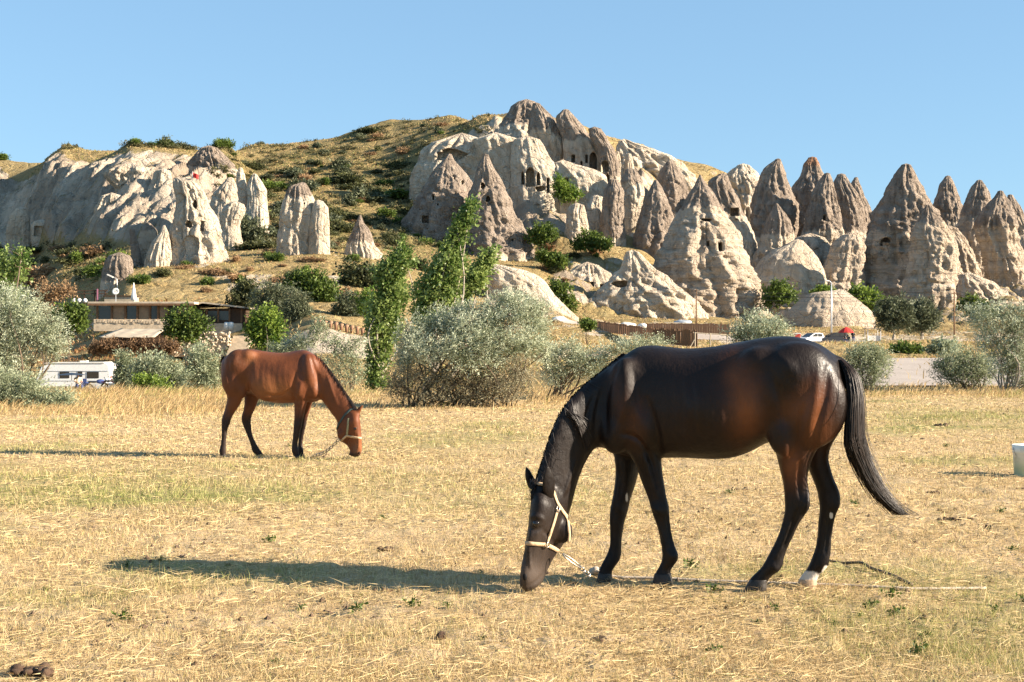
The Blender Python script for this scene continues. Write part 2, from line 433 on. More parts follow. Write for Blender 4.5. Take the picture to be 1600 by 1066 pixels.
def green_w(x, y):
    """where the stubble is still green"""
    x = np.asarray(x, float); y = np.asarray(y, float); px = 800 + FOC * x / np.maximum(y, 1); py = 533 + FOC * CAM_H / np.maximum(y, 1)
    g = 1.0 * np.exp(-((py - 762) / 30) ** 2) * sstep(620, 250, px) + .55 * np.exp(-((py - 690) / 22) ** 2) * sstep(520, 700, px) * sstep(900, 800, px)
    g += .8 * np.exp(-((py - 655) / 16) ** 2) * sstep(1330, 1420, px) + .45 * np.exp(-((py - 770) / 35) ** 2) * sstep(500, 620, px) * sstep(1050, 900, px)
    return np.clip(g * (.75 + .9 * n2(x, y, 1.6, 3, 71)) + .55 * sstep(.15, .5, n2(x, y, 2.2, 3, 73)), 0, 1)

# ---- the field, from the photographer's feet to the bushes
def polar(ds, us):
    D, U = np.meshgrid(ds, us, indexing='ij'); X = D * U; nr, nc = D.shape
    idx = np.arange(nr * nc).reshape(nr, nc)
    F = np.stack([idx[:-1, :-1], idx[:-1, 1:], idx[1:, 1:], idx[1:, :-1]], -1).reshape(-1, 4)
    return X.ravel(), D.ravel(), F
ds = 1.5 * (40.3 / 1.5) ** np.linspace(0, 1, 330)
X, Y, F = polar(ds, np.concatenate([np.linspace(-1.2, -.42, 14), np.linspace(-.40, .40, 330), np.linspace(.42, 1.2, 14)]))
Z = field_z(X, Y)
clod = sstep(.1, .5, n2(X, Y, .22, 3, 77)) * .016 + .020 * n2(X, Y, .10, 2, 79)
tag(mesh_np('field', np.stack([X, Y, Z + clod * sstep(30, 12, Y)], -1), [F], mat_field(), attrs={'green': green_w(X, Y)}), kind='structure')

# ---- the land beyond, up over the hill and out to the horizon
ds = np.concatenate([np.arange(40, 150, 1.1), np.arange(150, 365, .62), np.arange(366, 440, 4), [480, 560, 700, 900, 1300, 2000, 3500]])
us = (np.concatenate([np.linspace(-1600, -80, 50), np.arange(-70, 1680, 2.9), np.linspace(1690, 3200, 50)]) - 800) / FOC
X, Y, F = polar(ds, us)
Z = terr_z(X, Y)
L, P, Rg, M, Lo, Ri, B = cliff_mask(X, Y)
rock = np.clip(L + P + Rg * .85 + M + Lo * .8 + Ri * .8, 0, 1)
nr = len(ds); Zg = Z.reshape(nr, -1); sl = np.abs(np.gradient(Zg, axis=0) / np.gradient(ds)[:, None]).ravel()
rock *= .45 + .55 * sstep(.35, .9, sl)
px = 800 + FOC * X / Y
brush = sstep(150, 200, Y) * (.45 + .55 * sstep(-.3, .35, n2(X, Y, 13, 3, 81)))
brush *= np.where((px > 330) & (px < 760) & (Y > 215), 1.0, .5); gul = fbm(np.stack([(X - .42 * Y) / 8.5, Y / 46, X * 0 + .5], -1), 4, 51, ridged=True); rock *= 1 - .8 * L * sstep(.05, -.35, gul) * sstep(-.3, .2, n2(X, Y, 9, 3, 87)); brush = np.maximum(brush, L * 1.0)
bare = 1.0 * B + .62 * sstep(.05, .4, n2(X, Y, 8, 3, 83)) * sstep(150, 175, Y) * sstep(212, 200, Y) + .55 * sstep(.1, .4, n2(X, Y, 7, 3, 85)) * sstep(950, 1000, px) * (Y > 240)
bare += .5 * sstep(160, 190, Y) * sstep(228, 215, Y) * sstep(880, 930, px)
near = sstep(150, 120, Y) * (1 - np.clip(B * 1.2, 0, 1))
terrain_ob = mesh_np('terrain', np.stack([X, Y, Z], -1), [F], mat_terrain(), attrs={'rock': rock, 'brush': np.clip(brush, 0, 1.2), 'bare': np.clip(bare, 0, 1), 'near': near})
tag(terrain_ob, kind='structure')

# ---- pale gravel lot and the road behind it
def sheet(name, mat, px0, px1, d0, d1, lift, edge):
    ds_ = np.linspace(d0, d1, 60); us_ = (np.linspace(px0, px1, 90) - 800) / FOC
    X, Y, F = polar(ds_, us_); X = X + edge * n2(X, Y, 6, 3, 91); Y = Y + edge * 1.5 * n2(X, Y, 7, 3, 93)
    return tag(mesh_np(name, np.stack([X, Y, terr_z(X, Y) + lift], -1), [F], mat), kind='structure')
GRAVEL = mat_gravel()
sheet('gravel_lot', GRAVEL, 1330, 1760, 46, 116, .05, 1.0)
sheet('road', GRAVEL, 880, 1760, 197, 205, .06, .2)
# ------------------------------------------------------------------ tuff cones and outcrops
def mat_rock():
    t = NT('tuff_rock')
    n1 = t.noise(.16, 5, .6); n2_ = t.noise(.8, 6, .72); n3 = t.noise(3.2, 5, .75)
    st = t.noise(1.0, 4, .65, stretch=(.05, .05, 1.25)); st2 = t.noise(1.0, 3, .6, stretch=(.12, .12, 4.5))
    fl = t.noise(.75, 6, .7, stretch=(1, 1, .14))
    pale = t.ramp(fl, [(.26, (.50, .40, .29)), (.42, (.68, .57, .43)), (.6, (.78, .68, .54))])
    sf = t.math('ADD', t.math('MULTIPLY', st, .6), t.math('MULTIPLY', st2, .4))
    band = t.ramp(sf, [(.36, (.40, .315, .235)), (.46, (.52, .42, .315)), (.54, (.60, .495, .38)), (.64, (.67, .565, .445))])
    low = t.mix(t.attr('band'), pale, band)
    low = t.mix(t.math('MULTIPLY', t.rng(n1, .46, .64), .4), low, (.50, .375, .26))
    low = t.mix(t.math('MULTIPLY', t.rng(n2_, .58, .74), .35), low, (.32, .245, .175))
    low = t.mix(t.rng(t.noise(.33, 6, .75, stretch=(1, 1, .5)), .52, .66, 0, .5), low, (.33, .265, .205))
    cap = t.ramp(t.math('ADD', t.math('MULTIPLY', fl, .6), t.math('MULTIPLY', n2_, .4)), [(.32, (.155, .122, .095)), (.46, (.305, .243, .19)), (.6, (.43, .35, .278)), (.72, (.53, .445, .36))])
    m = t.rng(t.math('ADD', t.attr('cap'), t.math('MULTIPLY', t.math('SUBTRACT', n2_, .5), .9)), .35, .65)
    c = t.mix(m, low, cap)
    c = t.mix(t.attr('rust'), c, (.42, .20, .10))
    vo = t.n('TexVoronoi'); vo.feature = 'DISTANCE_TO_EDGE'; vo.inputs['Scale'].default_value = .45
    wv = t.n('VectorMath'); wv.operation = 'ADD'; nz = t.n('TexNoise'); nz.inputs['Scale'].default_value = .5; nz.inputs['Detail'].default_value = 4; t.l(t.pos(), nz.inputs['Vector']); sv = t.n('VectorMath'); sv.operation = 'SCALE'; sv.inputs['Scale'].default_value = 2.2; t.l(nz.outputs['Color'], sv.inputs[0]); t.l(t.pos(), wv.inputs[0]); t.l(sv.outputs[0], wv.inputs[1]); t.l(wv.outputs[0], vo.inputs['Vector'])
    crk = t.math('MULTIPLY', t.rng(vo.outputs['Distance'], 0, .07), .35)
    h = t.math('ADD', crk, t.math('ADD', t.math('ADD', t.math('MULTIPLY', n3, .5), n2_), t.math('MULTIPLY', t.math('MULTIPLY', sf, t.attr('band')), 1.2)))
    return t.done(c, .95, t.bump(h, 1.0, .75), .08)
ROCK = mat_rock()

Z3 = (3.807, 0, 180); Z4 = (3.807, 380, 140); Z5 = (3.807, 600, 140); Z6 = (3.553, 1000, 220); Z7 = (3.947, 1240, 230); ZM = (2.807, 330, 320); ZC = (3.636, 780, 380); PX = (1, 0, 0)

def rock(name, label, cat, zoom, d, rows, ry=.85, cap=None, band=.2, flute=.13, seed=0, holes=(), rust=None, sharp=1.0, seg=110, capw=9, group=None, rough=1.15, tilt=0):
    s, ox, oy = zoom
    rows = np.array([(oy + a / s, ox + b / s, ox + c / s) for a, b, c in rows], float)
    wid = np.maximum(rows[:, 2] - rows[:, 1], 1.5)
    py = np.arange(rows[0, 0], rows[-1, 0] + .01, 1.35)
    xl = np.interp(py, rows[:, 0], rows[:, 1]); xr = np.interp(py, rows[:, 0], rows[:, 2])
    k = np.array([1, 2, 3, 2, 1.]); k /= k.sum()
    if len(py) > 8:
        xl = np.convolve(np.pad(xl, 2, mode='edge'), k, 'valid'); xr = np.convolve(np.pad(xr, 2, mode='edge'), k, 'valid')
    sc = d / FOC
    cx = ((xl + xr) / 2 - 800) * sc; rx = np.maximum((xr - xl) / 2 * sc, .12); z = CAM_H + (533 - py) * sc
    ext = np.arange(1, 8) * .8                                   # its foot, sunk into the slope
    cx = np.concatenate([cx, np.full(7, cx[-1])]); rx = np.concatenate([rx, rx[-1] + ext * .1]); z = np.concatenate([z, z[-1] - ext])
    n = len(z); th = np.arange(seg) * 2 * math.pi / seg
    rmax = rx.max(); ryy = np.minimum(rx * ry, rmax * ry)
    C, S_ = np.cos(th), np.sin(th)
    U = np.stack([np.broadcast_to(C[None] * 2.2, (n, seg)), np.broadcast_to(S_[None] * 2.2, (n, seg)), np.broadcast_to(z[:, None] / 9 + .25 * C[None], (n, seg))], -1) + seed * 7.1
    fl = fbm(U, 4, 100 + seed, .55, ridged=True) - .12
    U2 = U * np.array([3.1, 3.1, 4.0]); fl2 = fbm(U2, 3, 130 + seed, ridged=True)
    zb = np.stack([0 * z, 0 * z + seed, z / 1.1], -1); ledge = noise3(zb, 140 + seed)[:, None] * (.25 + .75 * band)
    wpos = np.stack([cx[:, None] + rx[:, None] * C, d + ryy[:, None] * S_, np.broadcast_to(z[:, None], (n, seg))], -1)
    w1 = fbm(wpos / 5.0 + seed, 4, 150 + seed); w2 = fbm(wpos / 2.2 + seed, 4, 160 + seed, .6)
    wp = wpos + .6 * np.stack([w1, w2, w1 * 0], -1)
    f1, f2 = cells(wp / np.array([3.6, 3.6, 5.5]) + seed, 170 + seed); g1, g2 = cells(wp / np.array([1.5, 1.5, 1.9]) + seed, 175 + seed)
    crag = (f2 - f1 - .3) * .9 - np.exp(-((f2 - f1) / .07) ** 2) * .35; crag2 = (g2 - g1 - .3) - np.exp(-((g2 - g1) / .09) ** 2) * .3
    edge = (.35 + .65 * np.abs(S_)) [None]                        # the outline itself stays close to the photograph's
    A = np.minimum(rx, 9)[:, None]
    dr = edge * flute * A * (fl * 1.25 + fl2 * .6) + .075 * A * w1 * rough + .06 * np.minimum(A, 6) * w2 * rough + .04 * np.minimum(A, 5) * ledge + rough * (.4 + .6 * edge) * (.105 * np.minimum(A, 7) * crag + .065 * np.minimum(A, 5) * crag2)
    X = cx[:, None] + (rx[:, None] + dr) * C + tilt * (z[:, None] - z[-1]) * 0
    Y = d + (ryy[:, None] + dr) * S_
    Zz = z[:, None] + .25 * np.minimum(A, 4) * .3 * w1 + 0 * X
    base = np.array([cx[-1], d, z[-8]])
    V = np.stack([X, Y, Zz], -1).reshape(-1, 3)
    top = np.array([[cx[0], d, z[0] + rx[0] * .35]]); bot = np.array([[cx[-1], d, z[-1]]])
    V = np.vstack([V, top, bot]) - base
    idx = np.arange(n * seg).reshape(n, seg); nx = np.roll(idx, -1, 1)
    F = np.stack([idx[:-1], idx[1:], nx[1:], nx[:-1]], -1).reshape(-1, 4)
    T = np.vstack([np.stack([idx[0], nx[0], np.full(seg, n * seg)], -1), np.stack([idx[-1], np.full(seg, n * seg + 1), nx[-1]], -1)])
    pyv = np.concatenate([(533 - (Zz - CAM_H) / sc).ravel(), [py[0], py[-1]]])
    if cap is None: cv = np.zeros(len(V))
    else:
        cy = oy + cap / s
        cv = sstep(cy + capw, cy - capw, pyv + np.concatenate([(8 * w1 + 6 * fl).ravel(), [0, 0]]))
    rv = np.zeros(len(V)) if rust is None else sstep(oy + rust / s + 5, oy + rust / s - 5, pyv) * .7
    me_attrs = {'cap': cv, 'band': np.full(len(V), band), 'rust': rv}
    o = mesh_np(name, V, [F, T], ROCK, None, True, me_attrs)
    o.location = base
    tag(o, label, cat, group)
    if holes:
        bvh = BVHTree.FromPolygons([tuple(v) for v in V], [tuple(f) for f in F] + [tuple(f) for f in T])
        cut = []; eye = np.array([0, 0, CAM_H]) - base
        for h in holes:
            hx, hy = ox + h[0] / s, oy + h[1] / s; hw, hh = h[2] / s * sc, h[3] / s * sc
            kind = h[4] if len(h) > 4 else 'b'
            p = W(hx, hy, d) - base; dirv = Vector(p - eye).normalized()
            hit = bvh.ray_cast(Vector(eye), dirv)[0]
            if hit is None: continue
            dep = min(max(hw, hh) * .9 + .35, 2.6) * (h[5] if len(h) > 5 else 1)
            if kind == 'b':
                poly = [(-hw / 2, -hh / 2), (hw / 2, -hh / 2), (hw / 2 * .93, hh / 2), (-hw / 2 * .95, hh / 2)]
            elif kind == 'a':
                poly = [(-hw / 2, -hh / 2), (hw / 2, -hh / 2), (hw / 2, hh * .12)] + [(hw / 2 * math.cos(a), hh * .12 + hh * .38 * math.sin(a)) for a in np.linspace(.35, math.pi - .35, 7)] + [(-hw / 2, hh * .12)]
            else:
                poly = [(hw / 2 * math.cos(a) * (1 + .25 * math.sin(3 * a + h[0])), hh / 2 * math.sin(a) * (1 + .2 * math.cos(2 * a + h[1]))) for a in np.linspace(0, 2 * math.pi, 11)[:-1]]
            mb = MB(); mb.prism([(hit.x + a, hit.z + b) for a, b in poly], hit.y - 3.0 - hw, hit.y + dep)
            c = mb.build('cutter', ROCK); c.location = base; cut.append(c)
            bm = o.modifiers.new('bool', 'BOOLEAN'); bm.operation = 'DIFFERENCE'; bm.solver = 'EXACT'; bm.object = c
        if cut:
            bpy.context.view_layer.update()
            dg = bpy.context.evaluated_depsgraph_get(); me = bpy.data.meshes.new_from_object(o.evaluated_get(dg))
            o.modifiers.clear(); old = o.data; o.data = me; bpy.data.meshes.remove(old)
            for c in cut: bpy.data.objects.remove(c)
    return o

CONE = 'fairy_chimney'
G = 'tuff cones and outcrops along the hillside'
# --- right-hand cones
rock(CONE, 'large pale banded cone with grey tip and small doorway, above the plank fence', 'rock cone', Z6, 245,
     [(190, 330, 338), (215, 316, 352), (250, 298, 378), (300, 268, 412), (350, 240, 444), (400, 214, 474), (500, 165, 532), (600, 120, 572), (630, 100, 588), (700, 92, 612), (800, 84, 660), (900, 76, 692), (985, 70, 705)],
     .8, 380, .85, .15, 1, [(378, 572, 17, 30), (445, 590, 26, 50), (365, 440, 60, 20, 'o')])
rock(CONE, 'twin-peaked brown cone with a square window, close behind the large banded cone', 'rock cone', Z6, 266,
     [(186, 440, 478), (205, 400, 490), (230, 375, 496), (300, 380, 527), (400, 400, 572), (450, 420, 602), (520, 430, 628), (600, 430, 645), (720, 400, 660)], .8, 420, .2, .15, 2, [(526, 395, 50, 46), (538, 436, 14, 10)])
rock(CONE, 'smooth rounded brown cone sitting highest on the pale slope behind others', 'rock cone', Z6, 292,
     [(117, 150, 182), (150, 125, 212), (200, 100, 238), (260, 88, 264), (320, 78, 278), (400, 68, 292)], .8, 420, .1, .10, 3)
rock(CONE, 'smooth grey cone with its lower half in deep shade, left of the banded cone', 'rock cone', Z6, 266,
     [(220, 78, 96), (260, 55, 126), (320, 25, 152), (400, 2, 176), (470, -18, 190), (540, -42, 196), (620, -60, 190), (660, -64, 190)], .85, 660, .1, .12, 4)
rock(CONE, 'tall ragged brown cone with a split leaning summit, second group from the banded cone', 'rock cone', Z6, 286,
     [(103, 754, 780), (150, 690, 798), (200, 665, 808), (260, 640, 826), (320, 625, 852), (400, 612, 880), (460, 605, 872), (540, 600, 862), (740, 590, 860)], .8, 560, .2, .18, 5)
rock(CONE, 'small sharp cone with pale banded foot, standing before the tall ragged cone', 'rock cone', Z6, 262,
     [(350, 752, 764), (400, 722, 806), (450, 700, 836), (500, 680, 850), (560, 662, 856), (600, 650, 862), (660, 632, 890), (740, 616, 940)], .8, 520, .6, .16, 6, [(815, 598, 16, 36)])
rock('rock_mound', 'pale smooth tuff apron below the small sharp cone, half in shadow', 'rock', Z6, 258,
     [(556, 850, 905), (620, 720, 962), (680, 655, 1002), (740, 622, 1022), (800, 605, 1032), (830, 600, 1040)], .6, None, .35, .09, 7, rough=.5)
rock(CONE, 'knobbly cone with a rusty red tip, left half of a merged pair', 'rock cone', Z6, 297,
     [(95, 938, 976), (130, 914, 993), (180, 898, 1012), (240, 860, 1034), (300, 838, 1044), (400, 845, 1066), (500, 835, 1080), (600, 840, 1090), (680, 840, 1100)], .8, 640, .2, .2, 8, rust=140)
rock(CONE, 'broad brown cone with a dark doorway, right of the rusty-tipped cone', 'rock cone', Z7, 280,
     [(163, 192, 222), (220, 150, 241), (300, 110, 263), (400, 85, 286), (500, 62, 302), (560, 52, 304), (640, 90, 256), (720, 70, 240)], .8, 520, .4, .17, 9, [(190, 437, 22, 34)])
rock(CONE, 'plain blunt brown cone between the doorway cone and the slim pointed one', 'rock cone', Z7, 288,
     [(170, 272, 318), (220, 248, 346), (300, 255, 402), (400, 270, 436), (500, 270, 452), (550, 250, 454), (640, 240, 456)], .8, 530, .2, .17, 10)
rock(CONE, 'slim pointed cone at the right edge of the merged cluster', 'rock cone', Z7, 302,
     [(188, 377, 396), (230, 350, 410), (300, 342, 436), (400, 350, 486), (450, 350, 494), (540, 340, 480), (640, 330, 470)], .8, 500, .3, .16, 11)
rock(CONE, 'biggest dark-topped cone on the right with a pale carved doorway and grey banded foot', 'rock cone', Z7, 264,
     [(110, 668, 722), (150, 640, 744), (200, 605, 767), (250, 580, 792), (300, 560, 816), (350, 530, 846), (400, 500, 872), (450, 480, 894), (540, 455, 924), (600, 428, 962), (700, 418, 1002), (800, 400, 1004), (920, 390, 1004)],
     .75, 530, 1.0, .2, 12, [(546, 598, 18, 26), (575, 572, 60, 40, 'o')])
rock(CONE, 'sunlit banded cone leaning on the biggest dark-topped cone', 'rock cone', Z7, 249,
     [(360, 815, 848), (400, 790, 882), (450, 765, 912), (500, 745, 942), (560, 725, 978), (600, 735, 1002), (700, 718, 1014), (800, 690, 1002), (900, 665, 988), (1000, 655, 984), (1070, 640, 980)], .7, 470, .95, .16, 13)
rock('rock_terrace', 'flat-topped grey banded block left of the biggest dark-topped cone', 'rock', Z7, 260,
     [(543, 300, 405), (580, 250, 428), (700, 200, 434), (800, 160, 434), (900, 110, 434)], .7, None, 1.0, .12, 14)
rock(CONE, 'isolated slender cone against the sky, right of the biggest cone', 'rock cone', Z7, 302,
     [(180, 937, 966), (230, 900, 996), (300, 880, 1018), (370, 858, 1042), (450, 880, 1042), (520, 890, 1040), (640, 880, 1050)], .85, 470, .3, .15, 15)
rock(CONE, 'second slender cone against the sky with a bulging shoulder below', 'rock cone', Z7, 286,
     [(206, 1132, 1160), (250, 1095, 1187), (300, 1075, 1203), (400, 1040, 1218), (480, 1020, 1214), (560, 990, 1214), (650, 985, 1222), (750, 990, 1232), (900, 980, 1240)], .8, 430, .9, .2, 16)
rock(CONE, 'tall pale-footed cone with a lower left shoulder, near the far right end', 'rock cone', Z7, 270,
     [(272, 1260, 1290), (310, 1240, 1312), (340, 1202, 1332), (400, 1160, 1352), (460, 1124, 1368), (540, 1130, 1370), (600, 1160, 1382), (700, 1186, 1412), (800, 1196, 1428), (960, 1190, 1440)], .75, 500, .9, .22, 17)
rock(CONE, 'last cone at the right end, cut by the edge of the view', 'rock cone', Z7, 292,
     [(296, 1322, 1350), (350, 1312, 1382), (400, 1320, 1412), (460, 1345, 1440), (600, 1350, 1500), (760, 1350, 1540)], .8, 460, .6, .18, 18)
rock('rock_wall', 'pale eroded rock wall below the last cones', 'rock', Z7, 284,
     [(560, 1360, 1480), (640, 1330, 1560), (800, 1300, 1640), (960, 1280, 1700)], .4, None, .7, .18, 19)
rock('rock_mound', 'low grey whale-backed rock with a knob on top, beside the road', 'rock', Z7, 232,
     [(884, 288, 316), (896, 120, 332), (912, 84, 350), (940, 40, 392), (980, 0, 440), (1030, -40, 486), (1068, -60, 500)], .6, None, .8, .05, 20, rough=.45)
# --- the main peak
rock(CONE, 'grey cone left of the peak with its whole left side in shadow', 'rock cone', Z5, 262,
     [(386, 382, 402), (430, 342, 422), (480, 300, 466), (540, 268, 508), (600, 230, 540), (680, 180, 560), (760, 140, 580), (850, 100, 600), (960, 80, 620), (1010, 70, 620)], .8, 1010, .15, .13, 21, [(293, 640, 14, 36), (320, 684, 12, 14), (418, 528, 10, 22, 'o'), (466, 552, 18, 34, 'o'), (246, 772, 44, 46)])
rock(CONE, 'huge grey cone with two dark holes, standing foremost below the peak', 'rock cone', Z5, 254,
     [(388, 592, 622), (450, 560, 650), (520, 535, 690), (580, 520, 716), (660, 500, 750), (740, 488, 782), (820, 496, 832), (900, 490, 872), (960, 480, 890), (1050, 478, 908)], .85, 1000, .3, .13, 22, [(586, 572, 27, 50, 'o'), (618, 652, 28, 44, 'o'), (545, 672, 22, 32), (765, 896, 14, 14, 'o')], rough=1.4)
rock('rock_buttress', 'shaded cream buttress with a cave at its top, behind the left grey cone', 'rock', Z5, 284,
     [(318, 290, 640), (345, 252, 646), (380, 226, 648), (440, 200, 650), (520, 165, 650), (640, 160, 650)], .35, None, .15, .16, 23, [(410, 385, 150, 70, 'o'), (345, 395, 60, 50)], rough=.5)
rock('rock_buttress', 'bright cream buttress directly behind the huge grey cone', 'rock', Z5, 281,
     [(300, 530, 800), (330, 545, 802), (380, 560, 800), (450, 585, 800), (600, 620, 800), (700, 630, 800)], .33, None, .05, .10, 24, rough=.6)
rock('rock_buttress', 'bright cream buttress with an arched carved church front', 'rock', Z5, 279,
     [(300, 775, 925), (340, 762, 955), (400, 756, 985), (460, 754, 1036), (540, 754, 1056), (640, 760, 1074), (700, 762, 1084)], .42, None, .05, .10, 25,
     [(870, 520, 52, 118, 'a'), (918, 530, 22, 80, 'a'), (825, 525, 16, 80, 'a'), (930, 590, 60, 40, 'o'), (975, 570, 16, 90)], rough=.5)
rock('summit_rock', 'ragged dark summit cap at the very top of the hill', 'rock', Z5, 304,
     [(74, 800, 898), (100, 762, 916), (150, 734, 934), (200, 704, 962), (250, 690, 1002), (300, 680, 1060), (360, 680, 1060)], .6, 230, .1, .2, 26, capw=14)
rock(CONE, 'grey-brown summit cone right of the ragged cap', 'rock cone', Z5, 293,
     [(84, 884, 926), (140, 876, 985), (200, 868, 1026), (260, 860, 1056), (320, 880, 1066), (420, 930, 1062), (470, 940, 1060)], .7, 270, .1, .18, 27, capw=14)
rock(CONE, 'leaning summit cone with a cream carved facade of windows', 'rock cone', Z5, 291,
     [(122, 1064, 1098), (160, 1022, 1132), (220, 1030, 1182), (280, 1060, 1228), (330, 1066, 1272), (400, 1070, 1300), (500, 1075, 1300)], .6, 310, .1, .12, 28,
     [(1126, 410, 24, 46), (1205, 412, 16, 50), (1175, 440, 12, 34, 'a'), (1245, 425, 46, 110, 'a')], rough=.5)
rock(CONE, 'sloping grey spire with an arched cave, right of the carved facade', 'rock cone', Z5, 288,
     [(233, 1214, 1288), (280, 1222, 1322), (360, 1272, 1372), (440, 1282, 1396), (500, 1290, 1402), (600, 1300, 1400)], .8, 520, .1, .15, 29, [(1316, 455, 46, 70, 'a'), (1330, 525, 22, 50, 'a')])
rock('rock_slope', 'smooth bright cream slope below the carved facade', 'rock', Z5, 279,
     [(436, 1010, 1110), (480, 1000, 1250), (520, 1000, 1322), (580, 1010, 1335), (640, 1000, 1340), (700, 1000, 1340)], .45, None, .05, .08, 30, [(1045, 545, 110, 36)], rough=.6)
rock('rock_stub', 'squat pale rock stub between two green bushes below the peak', 'rock', Z5, 264,
     [(688, 1112, 1190), (740, 1086, 1206), (820, 1080, 1220), (900, 1074, 1224)], .7, None, .2, .14, 31)
rock(CONE, 'grey cone with a pale back, right of the squat pale stub', 'rock cone', Z5, 266,
     [(538, 1337, 1388), (600, 1310, 1426), (700, 1290, 1432), (800, 1284, 1436), (930, 1300, 1440)], .8, 900, .2, .14, 32)
rock('rock_block', 'pale shaded block left of the grey cone with a pale back', 'rock', Z5, 270,
     [(640, 1230, 1300), (700, 1200, 1310), (800, 1196, 1310), (880, 1190, 1310)], .7, None, .1, .1, 33)
rock(CONE, 'dome-topped pale cone right of the grey cone with a pale back', 'rock cone', Z5, 276,
     [(478, 1434, 1500), (540, 1405, 1540), (620, 1418, 1552), (720, 1425, 1530), (880, 1420, 1520)], .8, 560, .1, .14, 34)
for a, lb in (((370, 1376, 1396, 480), 'grey pinnacle fin on the pale ridge, left of two'), ((385, 1440, 1470, 500), 'grey pinnacle fin on the pale ridge, right of two')):
    rock('rock_pinnacle', lb, 'rock', Z5, 294, [(a[0], a[1], a[2]), (a[0] + 40, a[1] - 8, a[2] + 12), (a[3], a[1] - 20, a[2] + 24), (a[3] + 50, a[1] - 24, a[2] + 30)], .9, None, .1, .2, a[1])
rock('rock_slope', 'long pale rock slope on the ridge right of the peak', 'rock', Z6, 312,
     [(0, -120, -60), (40, -130, 40), (80, -130, 150), (130, -130, 230), (200, -120, 300), (330, -110, 330)], .35, None, .1, .14, 71, rough=1.3)
rock('rock_slope', 'pale ribbed outcrop among dry grass behind the twin-peaked cone', 'rock', Z6, 318,
     [(136, 545, 600), (170, 500, 640), (220, 470, 668), (280, 470, 690), (380, 470, 700)], .5, None, .3, .22, 72, rough=1.5)
# --- left-hand outcrops
rock('rock_tower', 'tall pinkish rock tower with arched cave, the red flag on top', 'rock', Z3, 190,
     [(376, 1040, 1066), (392, 1036, 1160), (430, 1036, 1200), (500, 1050, 1232), (560, 1040, 1262), (640, 1022, 1292), (720, 1010, 1312), (800, 1000, 1334), (875, 996, 1348)], .6, None, .15, .2, 41,
     [(1132, 772, 104, 116, 'a', .35), (1203, 660, 26, 62, 'b', .5), (1122, 648, 44, 50, 'o'), (1160, 530, 30, 50, 'o')], rough=1.3)
rock('rock_pillar', 'pointed rock next left of the red-flag tower', 'rock', Z3, 193, [(643, 862, 892), (680, 836, 932), (740, 824, 946), (800, 812, 960), (880, 800, 966)], .6, 700, .15, .12, 42)
rock('rock_slab', 'thin upright shaded slab left of the pointed rock', 'rock', Z3, 191, [(678, 770, 800), (740, 772, 818), (800, 776, 834), (880, 780, 846)], .8, 900, .1, .1, 43)
rock('rock_pillar', 'jagged little rock peak at the foot of the red-flag tower', 'rock', Z3, 188, [(656, 968, 982), (700, 950, 1002), (760, 902, 1012), (840, 868, 1018), (880, 860, 1020)], .7, None, .15, .16, 44)
rock('rock_block', 'round shaded boulder on the slope below the upright slab', 'rock', Z3, 182, [(836, 650, 770), (860, 632, 785), (900, 620, 792), (960, 612, 794), (1000, 606, 796)], .7, 1000, .1, .12, 45)
rock('rock_block', 'white rib-like boulder farthest right on the left ridge', 'rock', Z3, 246, [(356, 1500, 1530), (390, 1485, 1556), (440, 1475, 1582), (500, 1470, 1590)], .7, None, .05, .09, 46, rough=1.6)
rock('rock_block', 'white boulder leaning on the end of the left cliff', 'rock', Z3, 247, [(314, 1420, 1440), (350, 1408, 1455), (410, 1405, 1465), (460, 1400, 1470)], .8, None, .05, .09, 47, rough=1.6)
rock('rock_block', 'wide white cleft boulder above the green bush', 'rock', Z3, 240, [(376, 1350, 1390), (410, 1320, 1402), (460, 1270, 1408), (510, 1250, 1410), (560, 1240, 1412)], .7, None, .05, .09, 48, rough=1.6)
rock('rock_block', 'flat white boulder right of the red-flag tower', 'rock', Z3, 215, [(530, 1340, 1460), (560, 1312, 1474), (620, 1304, 1440), (660, 1304, 1430)], .6, None, .1, .09, 49, rough=1.6)
rock('rock_tower', 'wide brown upright rock with a pockmarked front, middle of the grassy mound', 'rock', Z4, 196,
     [(557, 340, 372), (572, 274, 384), (610, 258, 398), (680, 236, 428), (760, 216, 440), (840, 210, 440), (900, 200, 440), (960, 190, 440)], .6, 640, .1, .13, 51, [(364, 678, 12, 14, 'o'), (400, 872, 14, 14, 'o')], rough=1.3)
rock('rock_tower', 'smooth pale slab leaning on the wide brown rock', 'rock', Z4, 195, [(664, 424, 474), (700, 412, 506), (800, 398, 514), (900, 390, 514), (960, 385, 514)], .75, None, .05, .08, 52, rough=.6)
rock('rock_pillar', 'small pointed brown pyramid alone on the grassy mound', 'rock', Z4, 200, [(748, 690, 702), (800, 664, 722), (830, 652, 752), (860, 640, 764), (920, 612, 782), (985, 600, 828)], .7, 900, .1, .18, 53)
rock('rock_block', 'white hooded rock beside the lower sunlit path', 'rock', Z4, 226, [(504, 52, 80), (550, 28, 112), (600, 24, 140), (650, 30, 130)], .7, None, .05, .16, 54)
